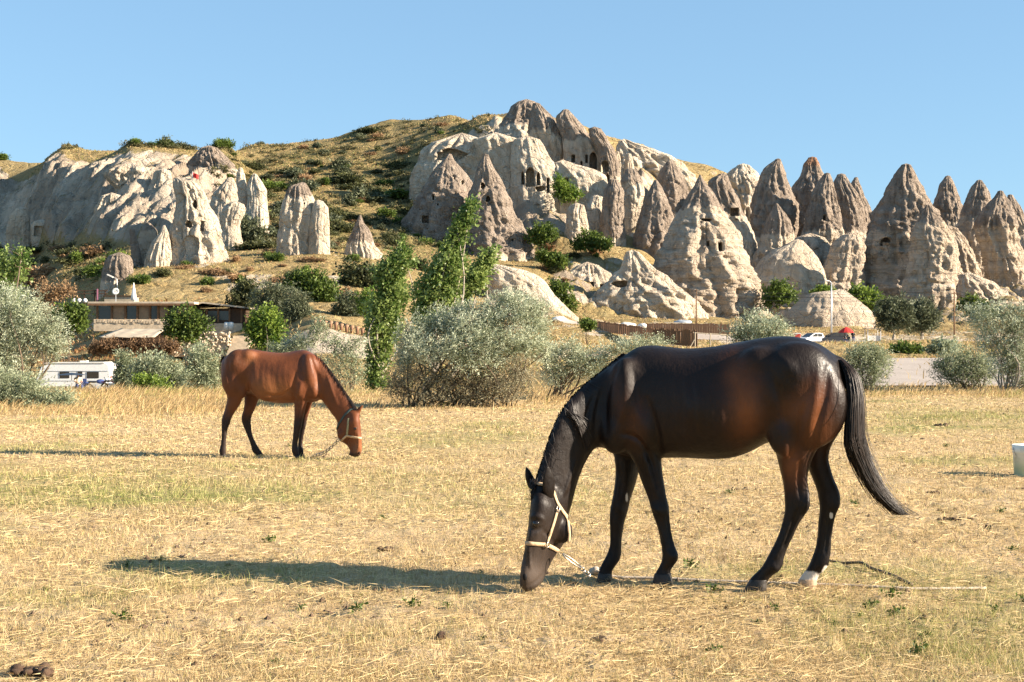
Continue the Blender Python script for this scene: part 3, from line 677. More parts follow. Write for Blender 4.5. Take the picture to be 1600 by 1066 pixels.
# --- pale rocks at the foot of the hill
rock('rock_mound', 'smooth cream rock hump right of the leaning poplars', 'rock', ZM, 210,
     [(256, 1180, 1240), (285, 1190, 1380), (310, 1196, 1430), (345, 1200, 1470), (400, 1210, 1500), (450, 1210, 1552), (500, 1210, 1610)], .5, None, .1, .07, 61, rough=.45)
rock('rock_shelter', 'shaded rock shelter with a square cave entrance behind the lamp post', 'rock', ZC, 241,
     [(128, 440, 560), (170, 370, 620), (220, 310, 650), (280, 290, 660), (340, 285, 660), (420, 280, 660)], .35, None, .25, .14, 62, [(522, 262, 34, 84), (465, 270, 60, 60), (590, 258, 40, 50)])
rock('rock_mound', 'cream hump with dry grass on its right side, left of the banded cone', 'rock', ZC, 233,
     [(50, 720, 790), (90, 706, 830), (140, 690, 880), (200, 640, 950), (240, 610, 990), (280, 572, 1050), (340, 545, 1120), (400, 530, 1160), (450, 520, 1190)], .4, None, .2, .16, 63, [(690, 232, 90, 46, 'o')], rough=1.4)

# broken ledges and ribs on the left cliff
rock('rock_ledge', 'overhanging ledge in the middle of the left cliff with a dark hole below it', 'rock', Z3, 266,
     [(316, 690, 880), (335, 636, 900), (375, 640, 890), (440, 680, 872), (520, 690, 864), (600, 690, 860)], .5, None, .25, .2, 81, [(736, 436, 26, 44, 'o')], rough=1.6)
rock('rock_rib', 'fissured rock rib with a tall dark crack, lower middle of the left cliff', 'rock', Z3, 259,
     [(480, 610, 720), (540, 575, 745), (620, 545, 765), (690, 540, 775), (760, 540, 780)], .5, None, .2, .22, 82, [(712, 545, 14, 60, 'o'), (585, 600, 12, 30, 'o')], rough=1.6)
rock('rock_rib', 'rounded grey boulder at the far lower left foot of the cliff', 'rock', Z3, 286, [(556, 100, 160), (600, 62, 172), (680, 36, 182), (780, 26, 190)], .6, None, .1, .12, 83)
rock('rock_ledge', 'pale carved recess block at the left cliff foot, right of the grey boulder', 'rock', Z3, 280, [(636, 200, 296), (660, 188, 306), (720, 184, 308), (800, 190, 306)], .5, None, .1, .1, 84, [(246, 690, 90, 60, 'b', .3)])
rock('rock_rib', 'ragged brown pinnacled crest where the left cliff meets the grass', 'rock', Z3, 272,
     [(196, 1200, 1290), (240, 1160, 1340), (300, 1140, 1392), (360, 1130, 1410), (420, 1130, 1420)], .5, 330, .1, .26, 85, rough=1.9)
rock('rock_rib', 'slanting cream rib on the left cliff, nearest the red-flag tower', 'rock', Z3, 262, [(330, 930, 1010), (400, 900, 1020), (480, 870, 1020), (580, 850, 1010), (680, 840, 1000)], .5, None, .1, .2, 86, rough=1.5)

# pale eroded aprons where the cones grow together at their feet
rock('rock_apron', 'pale eroded apron joining the feet of the merged cones, left of the grey terrace block', 'rock', Z7, 272, [(560, 20, 190), (620, -40, 230), (700, -90, 250), (800, -120, 262), (900, -130, 270)], .5, None, .6, .16, 91, rough=1.3)
rock('rock_apron', 'banded pale apron between the biggest cone and the second slender cone', 'rock', Z7, 282, [(500, 900, 1010), (560, 930, 1060), (680, 940, 1120), (800, 930, 1160), (940, 920, 1180)], .45, None, .9, .16, 92, rough=1.3)
rock('rock_apron', 'low pale scree hump below the tall pale-footed cone', 'rock', Z7, 258, [(790, 1020, 1130), (840, 990, 1240), (900, 970, 1330), (980, 960, 1400)], .4, None, .4, .14, 93, rough=1.3)
rock('rock_apron', 'pale broken apron behind the large banded cone\'s right foot', 'rock', Z6, 270, [(640, 560, 640), (700, 540, 700), (780, 530, 740), (860, 520, 760)], .5, None, .4, .16, 94, rough=1.3)
# ------------------------------------------------------------------ horses
def mat_coat(name, base, tan, dark, rough, spec, dusty=.13):
    t = NT(name)
    n = t.noise(5, 5, .6); hair = t.noise(55, 3, .6, stretch=(1, 1, .22)); big = t.noise(2.2, 3, .5)
    c = t.mix(t.rng(n, .3, .7), tuple(v * .8 for v in base), tuple(v * 1.25 for v in base))
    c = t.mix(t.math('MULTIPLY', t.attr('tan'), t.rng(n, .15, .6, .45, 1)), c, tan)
    c = t.mix(t.attr('dark'), c, dark)
    c = t.mix(t.math('MULTIPLY', t.attr('pink'), .8), c, (.11, .085, .07))
    c = t.mix(t.rng(t.math('ADD', t.attr('white'), t.math('MULTIPLY', t.math('SUBTRACT', t.noise(30, 3), .5), .5)), .4, .6), c, (.62, .56, .48))
    dust = t.math('MULTIPLY', t.rng(big, .48, .7), t.rng(t.noise(24, 4, .7), .4, .7, 0, dusty))
    c = t.mix(dust, c, (.30, .22, .15))
    r = t.rng(t.math('ADD', t.math('ADD', big, t.math('MULTIPLY', n, .6)), t.math('MULTIPLY', t.noise(26, 4, .7), .5)), .75, 1.3, rough - .06, rough + .26)
    return t.done(c, r, t.bump(hair, .45, .006, t.bump(t.noise(14, 4, .65), .30, .012, t.bump(n, .3, .02))), spec)

def catmull(P, sub):
    P = np.asarray(P, float); n = len(P); out = []
    for i in range(n - 1):
        p0, p1, p2, p3 = P[max(i - 1, 0)], P[i], P[i + 1], P[min(i + 2, n - 1)]
        for u in np.arange(sub) / sub:
            out.append(.5 * ((2 * p1) + (-p0 + p2) * u + (2 * p0 - 5 * p1 + 4 * p2 - p3) * u * u + (-p0 + 3 * p1 - 3 * p2 + p3) * u ** 3))
    out.append(P[-1]); return np.array(out)

class Horse:
    def __init__(s, zoom, depth, lateral):
        s.scale_legs = True; s.z, s.depth, s.lat, s.mb = zoom, depth, np.array([*lateral, 0.0]), MB()
    def px(s, x, y): return s.z[1] + x / s.z[0], s.z[2] + y / s.z[0]
    def pt(s, x, y, off=0):
        a, b = s.px(x, y); d = s.depth(a) ; p = W(a, b, d)
        q = W(a, b, d + off * s.lat[1]); q[0] = p[0] + (q[0] - p[0]); return q
    def loft(s, st, mb=None, sub=4, k=22, expo=2.25):
        """st: (ax, ay, bx, by, half width, lateral offset, yaw) - outline points read off the animal"""
        mb = mb or s.mb; rows = []
        for e in st:
            ax, ay, bx, by, hw = e[:5]; off = e[5] if len(e) > 5 else 0; yaw = R(e[6]) if len(e) > 6 else 0
            A, B = s.pt(ax, ay, off), s.pt(bx, by, off); rows.append(np.concatenate([A, B, [hw, yaw]]))
        rows = catmull(rows, sub); th = np.arange(k) * 2 * math.pi / k
        c = np.sign(np.cos(th)) * np.abs(np.cos(th)) ** (2 / expo); d = np.sign(np.sin(th)) * np.abs(np.sin(th)) ** (2 / expo)
        V = []
        for r in rows:
            A, B, hw, yaw = r[:3], r[3:6], max(r[6], .004), r[7]
            cen, ax = (A + B) / 2, (A - B) / 2; lat = s.lat
            if abs(yaw) > 1e-3:
                la = np.linalg.norm(ax); l2 = math.sqrt(max(la * la - (hw * math.sin(yaw)) ** 2, (.55 * la) ** 2)) / math.cos(yaw)
                ax = ax * l2 / la; M = np.array(Matrix.Rotation(yaw, 3, 'Z')); ax = M @ ax; lat = M @ np.array([0, 1.0, 0])
            V.append(cen + c[:, None] * ax + d[:, None] * lat * hw)
        n = len(V); V = np.vstack(V); idx = np.arange(n * k).reshape(n, k); nx = np.roll(idx, -1, 1)
        Q = np.stack([idx[:-1], nx[:-1], nx[1:], idx[1:]], -1).reshape(-1, 4)
        T = np.vstack([np.stack([idx[0], np.full(k, n * k), nx[0]], -1), np.stack([idx[-1], nx[-1], np.full(k, n * k + 1)], -1)])
        V = np.vstack([V, V[:k].mean(0), V[-k:].mean(0)])
        a, b, cc = V[Q[:, 0]], V[Q[:, 1]], V[Q[:, 2]]
        vol = np.einsum('ij,ij->i', a - V.mean(0), np.cross(b - a, cc - a)).sum()
        if vol < 0: Q = Q[:, ::-1]; T = T[:, ::-1]
        mb.add(V, Q, T)
    def ball(s, x, y, off, r):
        s.mb.ball(s.pt(x, y, off), r, 16, 10)
    def leg(s, rows, widths, off, hoof_from=None):
        """rows: (y, front x, rear x); widths: half widths at those rows"""
        s.loft([(a, y, b, y, w, off) for (y, a, b), w in zip(rows, widths)])
    def body(s, voxel, soft):
        """soft(zx, zy): how strongly the joins melt together there (0..1)"""
        o = s.mb.build('body', None, None, True)
        m = o.modifiers.new('r', 'REMESH'); m.mode = 'VOXEL'; m.voxel_size = voxel; m.use_smooth_shade = True
        bpy.context.view_layer.update(); dg = bpy.context.evaluated_depsgraph_get()
        me = bpy.data.meshes.new_from_object(o.evaluated_get(dg)); o.modifiers.clear(); o.data = me
        me.polygons.foreach_set('use_smooth', np.ones(len(me.polygons), bool))
        V = np.empty(len(me.vertices) * 3); me.vertices.foreach_get('co', V); V = V.reshape(-1, 3)
        E = np.empty(len(me.edges) * 2, np.int32); me.edges.foreach_get('vertices', E); E = E.reshape(-1, 2); nv = len(V)
        deg = np.bincount(E.ravel(), minlength=nv)[:, None]
        pxx = 800 + FOC * V[:, 0] / V[:, 1]; pyy = 533 - FOC * (V[:, 2] - CAM_H) / V[:, 1]
        wgt = soft((pxx - s.z[1]) * s.z[0], (pyy - s.z[2]) * s.z[0])[:, None]
        for it in range(34):
            a = np.stack([np.bincount(E[:, 0], V[E[:, 1], c], nv) + np.bincount(E[:, 1], V[E[:, 0], c], nv) for c in range(3)], -1) / deg
            V = V + (a - V) * (.55 if it < 5 else .55 * wgt)
        me.vertices.foreach_set('co', V.astype(np.float32).ravel()); me.update()
        N = np.empty(nv * 3); me.vertex_normals.foreach_get('vector', N); V = V + N.reshape(-1, 3) * .0045; me.vertices.foreach_set('co', V.astype(np.float32).ravel()); me.update(); s.V = V
        s.bvh = BVHTree.FromPolygons([tuple(v) for v in s.V], [tuple(p.vertices) for p in me.polygons])
        s.ob = o
        pxx = 800 + FOC * s.V[:, 0] / s.V[:, 1]; pyy = 533 - FOC * (s.V[:, 2] - CAM_H) / s.V[:, 1]
        s.zx, s.zy = (pxx - s.z[1]) * s.z[0], (pyy - s.z[2]) * s.z[0]
        return o
    def relief(s, lines):
        """muscle edges and tendons: (amount m, width, polyline) raised or sunk along the surface"""
        me = s.ob.data; N = np.empty(len(me.vertices) * 3); me.vertex_normals.foreach_get('vector', N); N = N.reshape(-1, 3); q = np.stack([s.zx, s.zy], -1); D = np.zeros(len(q))
        for amt, wid, poly in lines:
            P = np.asarray(poly, float); P = catmull(P, 5) if len(P) > 2 else P; best = np.full(len(q), 1e9); L = len(P) - 1; fade = np.ones(len(q))
            for i in range(L):
                a, b = P[i], P[i + 1]; u = ((q - a) @ (b - a)) / max((b - a) @ (b - a), 1e-9); v = np.clip(u, 0, 1); dd = ((q - a - v[:, None] * (b - a)) ** 2).sum(1); k = dd < best; best = np.where(k, dd, best); fade = np.where(k, np.sin(np.pi * np.clip(.12 + .76 * (i + v) / L, 0, 1)), fade)
            D += amt * (1.7 if wid < 11 and s.scale_legs else 1) * np.exp(-best / wid ** 2) * fade
        fac = np.clip(np.abs(N @ s.lat) * 1.6, 0, 1)
        s.V = s.V + N * (D * fac)[:, None]; me.vertices.foreach_set('co', s.V.astype(np.float32).ravel()); me.update()
        s.bvh = BVHTree.FromPolygons([tuple(v) for v in s.V], [tuple(p.vertices) for p in me.polygons])
    def g(s, x, y, rx, ry): return np.exp(-((s.zx - x) / rx) ** 2 - ((s.zy - y) / ry) ** 2)
    def hit(s, a, b, far=False):
        """where the line of sight through photo pixel (a, b) meets the body: near or far side"""
        d = Vector(W(a, b, 1.0)) - Vector((0, 0, CAM_H)); d.normalize(); e = Vector((0, 0, CAM_H))
        if far:
            r = s.bvh.ray_cast(e + d * 30, -d); 
        else: r = s.bvh.ray_cast(e, d)
        return (None, None) if r[0] is None else (np.array(r[0]), np.array(r[1]))
    def strap(s, mb, poly, zoom, w, both=True, closed=True, thick=.005, back=False):
        sc, ox, oy = zoom; P = np.array([(ox + a / sc, oy + b / sc) for a, b in poly])
        t = np.linspace(0, len(P) - 1, 12 * (len(P) - 1) + 1); Q = np.stack([np.interp(t, range(len(P)), P[:, i]) for i in (0, 1)], -1)
        def side(far):
            out = []
            for q in Q:
                h, n = s.hit(q[0], q[1], far)
                if h is not None: out.append((h, n))
            return out
        runs = []
        nr = side(back)
        if both: runs = [nr + side(True)[::-1]] if closed else [nr, side(True)]
        else: runs = [nr]
        for run in runs:
            if len(run) < 3: continue
            H = np.array([a for a, _ in run]); N = np.array([b for _, b in run])
            cl = both and closed; k = len(H)
            for _ in range(3):
                if cl: H = (np.roll(H, 1, 0) + 2 * H + np.roll(H, -1, 0)) / 4; N = (np.roll(N, 1, 0) + 2 * N + np.roll(N, -1, 0)) / 4
                else: H[1:-1] = (H[:-2] + 2 * H[1:-1] + H[2:]) / 4; N[1:-1] = (N[:-2] + 2 * N[1:-1] + N[2:]) / 4
            N /= np.linalg.norm(N, axis=1, keepdims=True) + 1e-9
            T = np.roll(H, -1, 0) - np.roll(H, 1, 0) if cl else np.gradient(H, axis=0)
            T /= np.linalg.norm(T, axis=1, keepdims=True) + 1e-9
            B = np.cross(T, N); B /= np.linalg.norm(B, axis=1, keepdims=True) + 1e-9
            V = np.stack([H + N * .004 + B * w / 2, H + N * (.004 + thick) + B * w / 2 * .9, H + N * (.004 + thick) - B * w / 2 * .9, H + N * .004 - B * w / 2], 1).reshape(-1, 3)
            Qd = []
            for i in range(k if cl else k - 1):
                j = (i + 1) % k
                for e in range(4): Qd.append([i * 4 + e, i * 4 + (e + 1) % 4, j * 4 + (e + 1) % 4, j * 4 + e])
            mb.add(V, Qd)

def hairs(name, mat, parent, paths, r0, r1=.0008):
    """paths: (n, m, 3) strands as thin three-sided tubes"""
    P = np.asarray(paths, float); n, m, _ = P.shape
    t = np.gradient(P, axis=1); t /= np.linalg.norm(t, axis=2, keepdims=True) + 1e-9
    a = np.cross(t, np.array([.3, 1, .2])); a /= np.linalg.norm(a, axis=2, keepdims=True) + 1e-9; b = np.cross(t, a)
    rad = (r0 + (r1 - r0) * np.linspace(0, 1, m) ** 1.5)[None, :, None]
    V = np.stack([P + rad * (math.cos(q) * a + math.sin(q) * b) for q in (0, 2.09, 4.19)], 2).reshape(-1, 3)
    i = np.arange(n * m).reshape(n, m)[:, :-1].ravel(); F = []
    for e in range(3):
        f = (e + 1) % 3; F.append(np.stack([i * 3 + e, i * 3 + f, (i + 1) * 3 + f, (i + 1) * 3 + e], -1))
    return mesh_np(name, V, [np.vstack(F)], mat, parent, True, {'tint': np.repeat(rng.random(n), m * 3)})

def rest_on_origin(root, parts, loc):
    """children were made in world coordinates: hang them on the thing's base"""
    for o in parts:
        o.parent = root; o.matrix_parent_inverse = Matrix.Translation(-Vector(loc))

def mat_hair(name, a, b):
    t = NT(name); return t.done(t.mix(t.attr('tint'), a, b), .42, None, .4)

STEEL = plain('worn_steel', (.42, .39, .34), .35, .2, 30, .5, .9)
WEB = plain('beige_webbing', (.50, .36, .22), .8, .22, 40, bump=.3)
EYE = NT('eye_dark').done((.012, .008, .006), .08, None, .6)
NOSTRIL = NT('nostril').done((.006, .005, .005), .7, None, .2)
ZA = (1599 / 660, 780, 500); ZH = (800 / 180, 780, 700); ZB = (1454 / 300, 320, 520)

def ring(mb, c, n, r, t, k=14, squash=1.0, up=(0, 0, 1)):
    n = np.asarray(n, float); n /= np.linalg.norm(n); u = np.asarray(up, float) - n * np.dot(up, n); u /= np.linalg.norm(u); v = np.cross(n, u)
    th = np.linspace(0, 2 * math.pi, k + 1)
    mb.tube([np.asarray(c) + r * (math.cos(a) * u + squash * math.sin(a) * v) for a in th], t, 6, False)

# ======================= the dark horse in front
hd = lambda a: float(np.interp(a, [805, 880, 940, 1000, 1222, 1330], [8.46, 8.60, 8.78, 8.86, 8.62, 8.51]))
H = Horse(ZA, hd, (.26, .966))
H.loft([(384, 385, 384, 440, .05), (392, 330, 395, 475, .11), (425, 245, 428, 496, .17), (470, 158, 474, 510, .215), (520, 104, 526, 520, .24), (600, 98, 604, 521, .27), (700, 109, 702, 520, .30),
        (800, 103, 800, 525, .315), (880, 90, 880, 520, .315), (950, 77, 950, 497, .305), (1020, 66, 1018, 462, .295), (1100, 62, 1092, 452, .285), (1180, 79, 1172, 440, .27), (1240, 110, 1232, 420, .24), (1284, 155, 1276, 385, .18), (1304, 215, 1300, 320, .09), (1308, 240, 1306, 290, .04)])
H.loft([(520, 108, 455, 500, .15), (450, 148, 388, 482, .135), (385, 198, 358, 488, .115), (308, 262, 332, 528, .10), (244, 338, 312, 570, .088), (204, 420, 294, 620, .083), (176, 505, 280, 672, .080), (150, 585, 268, 715, .080), (142, 610, 262, 725, .07)], sub=5)
HY = 34
H.loft([(152, 596, 262, 690, .072, 0, 10), (118, 628, 276, 722, .088, 0, 20), (98, 672, 284, 765, .094, 0, HY), (88, 720, 286, 800, .096, 0, HY), (83, 765, 282, 832, .088, 0, HY), (78, 815, 262, 862, .072, 0, HY), (74, 868, 235, 892, .060, 0, HY),
        (69, 925, 207, 935, .056, 0, HY), (64, 966, 190, 970, .058, 0, HY), (66, 996, 168, 999, .052, 0, HY), (76, 1018, 136, 1019, .032, 0, HY), (92, 1027, 115, 1027, .012, 0, HY)], sub=5)
for off, rows in ((.07, [(640, 112, 150), (622, 106, 146), (600, 99, 134), (578, 97, 121), (563, 99, 112), (553, 101, 105)]),):
    H.loft([(a, y, b, y, w, off) for (y, a, b), w in zip(rows, (.022, .024, .023, .020, .015, .009))], k=14)
H.ball(138, 757, -.080, (.036, .02, .018)); H.ball(165, 800, -.085, (.05, .014, .012))
H.ball(235, 800, -.06, (.07, .035, .075)); H.ball(99, 968, -.045, (.022, .014, .03))
# shoulder, elbow, haunch and stifle muscles, both sides
for sgn in (-1, 1):
    H.ball(480, 300, sgn * .155, (.13, .10, .26)); H.ball(545, 400, sgn * .19, (.11, .085, .17)); H.ball(440, 420, sgn * .12, (.10, .09, .14))
    H.ball(1130, 210, sgn * .18, (.22, .12, .20)); H.ball(1190, 320, sgn * .165, (.20, .105, .26)); H.ball(1085, 410, sgn * .18, (.12, .08, .17)); H.ball(990, 165, sgn * .21, (.13, .085, .10))
    H.ball(860, 330, sgn * .20, (.28, .135, .22))
# near foreleg, far foreleg, near hind, far hind
nf = [(400, 405, 560), (470, 470, 602), (520, 503, 610), (565, 525, 614), (620, 545, 622), (680, 568, 633), (705, 575, 640), (728, 580, 642), (760, 592, 645), (800, 604, 650), (850, 614, 662), (880, 618, 674), (898, 619, 678), (920, 614, 668), (945, 600, 648), (968, 588, 648), (985, 584, 652)]
fw = [.06, .075, .078, .07, .06, .048, .047, .045, .036, .03, .029, .034, .037, .034, .03, .036, .042]
H.leg(nf, fw, -.115)
ff = [(470, 430, 570), (520, 438, 540), (565, 443, 528), (620, 440, 514), (680, 430, 494), (705, 424, 490), (728, 420, 484), (760, 419, 474), (800, 421, 466), (850, 420, 462), (878, 412, 462), (897, 404, 459), (915, 394, 452), (935, 384, 436), (955, 377, 426), (975, 374, 424), (982, 373, 424)]
H.leg(ff, fw, .105)
nh = [(340, 1040, 1290), (420, 1030, 1250), (470, 1040, 1215), (520, 1053, 1186), (560, 1063, 1172), (605, 1074, 1164), (645, 1080, 1166), (680, 1081, 1176), (708, 1083, 1174), (735, 1080, 1158), (775, 1070, 1132), (820, 1055, 1112), (860, 1036, 1092), (900, 1015, 1078), (930, 998, 1072), (948, 985, 1060), (968, 962, 1032), (990, 944, 1014), (1003, 936, 1010)]
hw_ = [.10, .10, .085, .075, .066, .056, .048, .046, .043, .038, .031, .029, .029, .032, .037, .035, .032, .037, .042]
H.leg(nh, hw_, -.12)
fh = [(340, 1150, 1290), (420, 1165, 1288), (470, 1164, 1258), (520, 1166, 1244), (560, 1172, 1252), (605, 1190, 1266), (645, 1204, 1284), (680, 1211, 1291), (708, 1214, 1286), (735, 1213, 1274), (775, 1208, 1265), (820, 1205, 1258), (860, 1198, 1256), (895, 1186, 1252), (922, 1176, 1248), (942, 1166, 1236), (962, 1150, 1214), (985, 1134, 1202), (1000, 1130, 1200)]
H.leg(fh, hw_, .10)
H.loft([(1262, 128, 1255, 175, .035), (1300, 145, 1288, 178, .03), (1330, 178, 1308, 205, .026), (1345, 230, 1320, 250, .022), (1350, 300, 1332, 310, .016)])
ob = H.body(.0105, lambda x, y: np.clip(sstep(330, 420, x) * sstep(520, 430, y) * sstep(1300, 1260, x) + .12, 0, 1))
H.relief([(-.016, 13, [(452, 160), (418, 240), (400, 330), (408, 430)]), (.016, 18, [(470, 150), (478, 240), (470, 330), (440, 430)]), (-.010, 12, [(505, 170), (520, 260), (530, 340)]), (.014, 22, [(515, 330), (545, 390), (560, 450)]), (-.017, 13, [(560, 300), (585, 380), (600, 450), (612, 515)]), (-.012, 10, [(470, 430), (520, 450), (560, 500), (590, 560)]),
          (.010, 10, [(545, 500), (570, 580), (595, 660)]), (-.009, 7, [(570, 520), (590, 590), (606, 660)]), (.008, 9, [(584, 705), (612, 735)]), (-.007, 5, [(634, 740), (644, 800), (652, 860)]), (.006, 5, [(600, 760), (624, 830), (632, 880)]),
          (-.011, 30, [(960, 160), (985, 260), (1010, 360), (1040, 450)]), (.006, 34, [(930, 200), (945, 300), (960, 400), (985, 460)]), (.014, 26, [(1040, 130), (1080, 160), (1120, 200)]), (-.013, 16, [(1030, 200), (1060, 300), (1070, 390)]), (-.014, 13, [(1245, 180), (1235, 290), (1205, 400), (1180, 500)]), (.012, 18, [(1205, 200), (1195, 300), (1165, 420)]), (-.012, 13, [(1150, 330), (1135, 430), (1120, 520)]), (.014, 16, [(1085, 420), (1080, 500), (1090, 580)]), (-.010, 7, [(1140, 540), (1135, 610), (1140, 670)]), (.010, 6, [(1160, 600), (1165, 660), (1155, 730)]), (-.008, 5, [(1130, 720), (1105, 790), (1075, 860)]), (.006, 5, [(1100, 770), (1075, 840), (1045, 900)]), (-.008, 5, [(1255, 720), (1245, 800), (1235, 880)]),
          (.010, 12, [(250, 290), (300, 400), (320, 500)]), (-.012, 10, [(345, 500), (310, 590), (285, 670)]), (-.010, 10, [(360, 280), (330, 380), (330, 480)]), (.008, 7, [(285, 540), (262, 610), (245, 660)]), (-.008, 8, [(170, 800), (200, 830), (215, 870)]), (.007, 6, [(120, 800), (112, 880), (118, 940)]), (.007, 8, [(175, 820), (165, 880), (150, 930)]), (-.008, 6, [(112, 1008), (138, 992), (160, 970), (168, 955)]), (.007, 9, [(120, 1018), (146, 1004), (170, 985)]), (-.007, 7, [(120, 790), (140, 796), (165, 784)]), (.006, 7, [(118, 748), (140, 742), (166, 756)]), (.009, 12, [(84, 900), (92, 940), (90, 975)])]
         + [(-.0022, 10, [(640 + 42 * i, 220), (655 + 42 * i, 330), (640 + 42 * i, 440)]) for i in range(7)]
         + [(.009, 16, [(590, 700), (610, 715), (628, 730)]), (.008, 14, [(440, 700), (455, 715), (465, 730)]), (.010, 14, [(1160, 680), (1166, 700), (1160, 722)]), (.009, 12, [(1278, 685), (1280, 705), (1272, 722)]), (.008, 12, [(640, 880), (655, 893), (662, 908)]), (.008, 12, [(1030, 925), (1045, 940), (1055, 955)]), (-.010, 12, [(450, 560), (462, 620), (458, 680)]), (-.012, 16, [(430, 200), (395, 260), (372, 340), (365, 420)]), (.010, 18, [(400, 215), (355, 300), (345, 400)])])
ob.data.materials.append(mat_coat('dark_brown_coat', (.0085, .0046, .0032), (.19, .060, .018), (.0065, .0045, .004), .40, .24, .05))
zx, zy = H.zx, H.zy
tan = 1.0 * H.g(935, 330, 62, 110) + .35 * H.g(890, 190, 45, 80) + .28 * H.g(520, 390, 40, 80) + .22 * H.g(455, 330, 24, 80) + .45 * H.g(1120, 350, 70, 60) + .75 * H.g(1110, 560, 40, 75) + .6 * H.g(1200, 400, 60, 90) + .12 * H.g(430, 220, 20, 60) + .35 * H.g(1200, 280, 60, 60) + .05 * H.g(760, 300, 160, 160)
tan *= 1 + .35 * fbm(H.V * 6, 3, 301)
pink = .8 * H.g(110, 960, 90, 55) + .35 * H.g(150, 830, 60, 80)
white = 1.1 * H.g(1165, 974, 52, 28) * (zx > 1090) * sstep(930, 945, zy) + .9 * H.g(1236, 950, 14, 26) * (zx > 1180) + .9 * H.g(1257, 740, 9, 16) + .8 * H.g(483, 672, 7, 22) * (zx < 520)
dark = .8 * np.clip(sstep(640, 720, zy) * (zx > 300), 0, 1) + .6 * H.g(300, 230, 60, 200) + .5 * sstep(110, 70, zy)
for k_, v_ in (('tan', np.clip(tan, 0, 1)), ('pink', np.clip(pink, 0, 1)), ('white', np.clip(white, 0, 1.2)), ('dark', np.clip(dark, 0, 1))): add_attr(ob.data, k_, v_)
base = np.array([W(1090, 533, 8.75)[0], 8.75, 0.0])
root = thing('horse', base, 'dark brown horse with beige halter, grazing in front with its head down', 'horse', 'horses grazing in the stubble field')
parts = [ob]
def hoof(hs, rows, off, w, mat, label=None):
    mb = MB(); hs.loft([(a, y, b, y, ww, off) for (y, a, b), ww in zip(rows, w)], mb, sub=3, expo=2.6)
    o = mb.build('hoof', mat, None, True)
    if label: o['label'] = label
    return o
HOOF = plain('dark_hoof', (.035, .03, .026), .5, .35, 25, bump=.3); PALEHOOF = plain('pale_hoof', (.42, .29, .18), .55, .3, 20, bump=.3)
hwd = (.042, .05, .054, .056)
parts += [hoof(H, [(960, 588, 650), (972, 585, 652), (988, 582, 656), (1003, 580, 658)], -.115, hwd, HOOF), hoof(H, [(958, 377, 426), (968, 374, 426), (980, 371, 427), (990, 369, 428)], .105, hwd, HOOF),
          hoof(H, [(982, 952, 1016), (995, 941, 1014), (1010, 932, 1014), (1024, 926, 1012)], -.12, hwd, HOOF), hoof(H, [(980, 1137, 1202), (993, 1131, 1202), (1008, 1127, 1203), (1022, 1124, 1202)], .10, hwd, PALEHOOF, 'pale hoof under a white coronet')]
MANE = mat_hair('black_hair', (.007, .005, .0045), (.026, .017, .012))
# mane: along the crest, mostly falling to the far side
crest = catmull([(470, 128, ), (440, 152), (380, 200), (305, 262), (242, 338), (202, 420), (174, 505), (146, 590)], 16); N = 1500
ii = rng.integers(0, len(crest) - 1, N); P = []
for i in ii:
    c = H.pt(crest[i][0] + rng.normal(0, 3), crest[i][1] + 6, rng.normal(0, .012))
    side = 1 if rng.random() < .86 else -1; L = rng.uniform(.06, .26) * (1 if side > 0 else .4)
    t = np.linspace(0, 1, 6)[:, None]
    tan_ = np.array([.02, 0, -1.0])
    P.append(c + np.array([0, 0, .012]) + t * np.array([rng.normal(.0, .012), side * (.075 if side > 0 else .05), .0]) * np.minimum(1, 1.2) + t ** 1.3 * tan_ * L + t ** 2 * np.array([rng.normal(.03, .02), 0, 0]))
for k_ in range(60):                                               # the lock blown forward on the near side
    a = rng.uniform(0, 1); c = H.pt(250 + 50 * a, 345 + 30 * a + rng.normal(0, 6), -.07 - .02 * a); e = H.pt(335 + rng.normal(0, 14), 440 + rng.normal(0, 20), -.125)
    t = np.linspace(0, 1, 6)[:, None]; P.append(c + (e - c) * t + np.array([0, -.02, .025]) * (t * (1 - t) * 4))
parts.append(hairs('mane', MANE, None, P, .0024))
P = []
for k_ in range(60):
    c = H.pt(142 + rng.normal(0, 10), 606 + rng.normal(0, 5), rng.normal(0, .02)); e = H.pt(124 + rng.normal(0, 9), 672 + rng.normal(0, 20), -.075 + rng.normal(0, .02)); t = np.linspace(0, 1, 6)[:, None]
    P.append(c + (e - c) * t + np.array([-.006, -.035, .01]) * (t * (1 - t) * 4))
parts.append(hairs('forelock', MANE, None, P, .0018))
mid = catmull([(1290, 150), (1330, 200), (1348, 290), (1346, 390), (1350, 470), (1385, 560), (1430, 640), (1480, 700), (1528, 738)], 4); hwid = np.interp(np.linspace(0, 1, len(mid)), [0, .12, .3, .5, .62, .8, 1], [8, 20, 27, 30, 24, 14, 2])
P = []
for k_ in range(2600):
    u = rng.normal(0, .5); u = max(-1.05, min(1.05, u)); v = rng.normal(0, .45); stop = 1 if rng.random() < .22 else rng.uniform(.5, .98); wob = rng.normal(0, 2.3, 2); fly = rng.normal(0, 1) if rng.random() < .14 else 0
    q = np.linspace(0, stop, 13) * (len(mid) - 1)
    xx = np.interp(q, range(len(mid)), mid[:, 0]); yy = np.interp(q, range(len(mid)), mid[:, 1]); ww = np.interp(q, range(len(mid)), hwid)
    P.append([H.pt(x + u * w + wob[0] * i * .35 + fly * i * i * .16, y + .30 * u * w * (1 if q_ > 14 else .2) * -1, v * w / 240 * 1.1) for i, (x, y, w, q_) in enumerate(zip(xx, yy, ww, q))])
parts.append(hairs('tail', mat_hair('tail_hair', (.006, .0045, .004), (.036, .02, .012)), None, P, .0019, .0009))
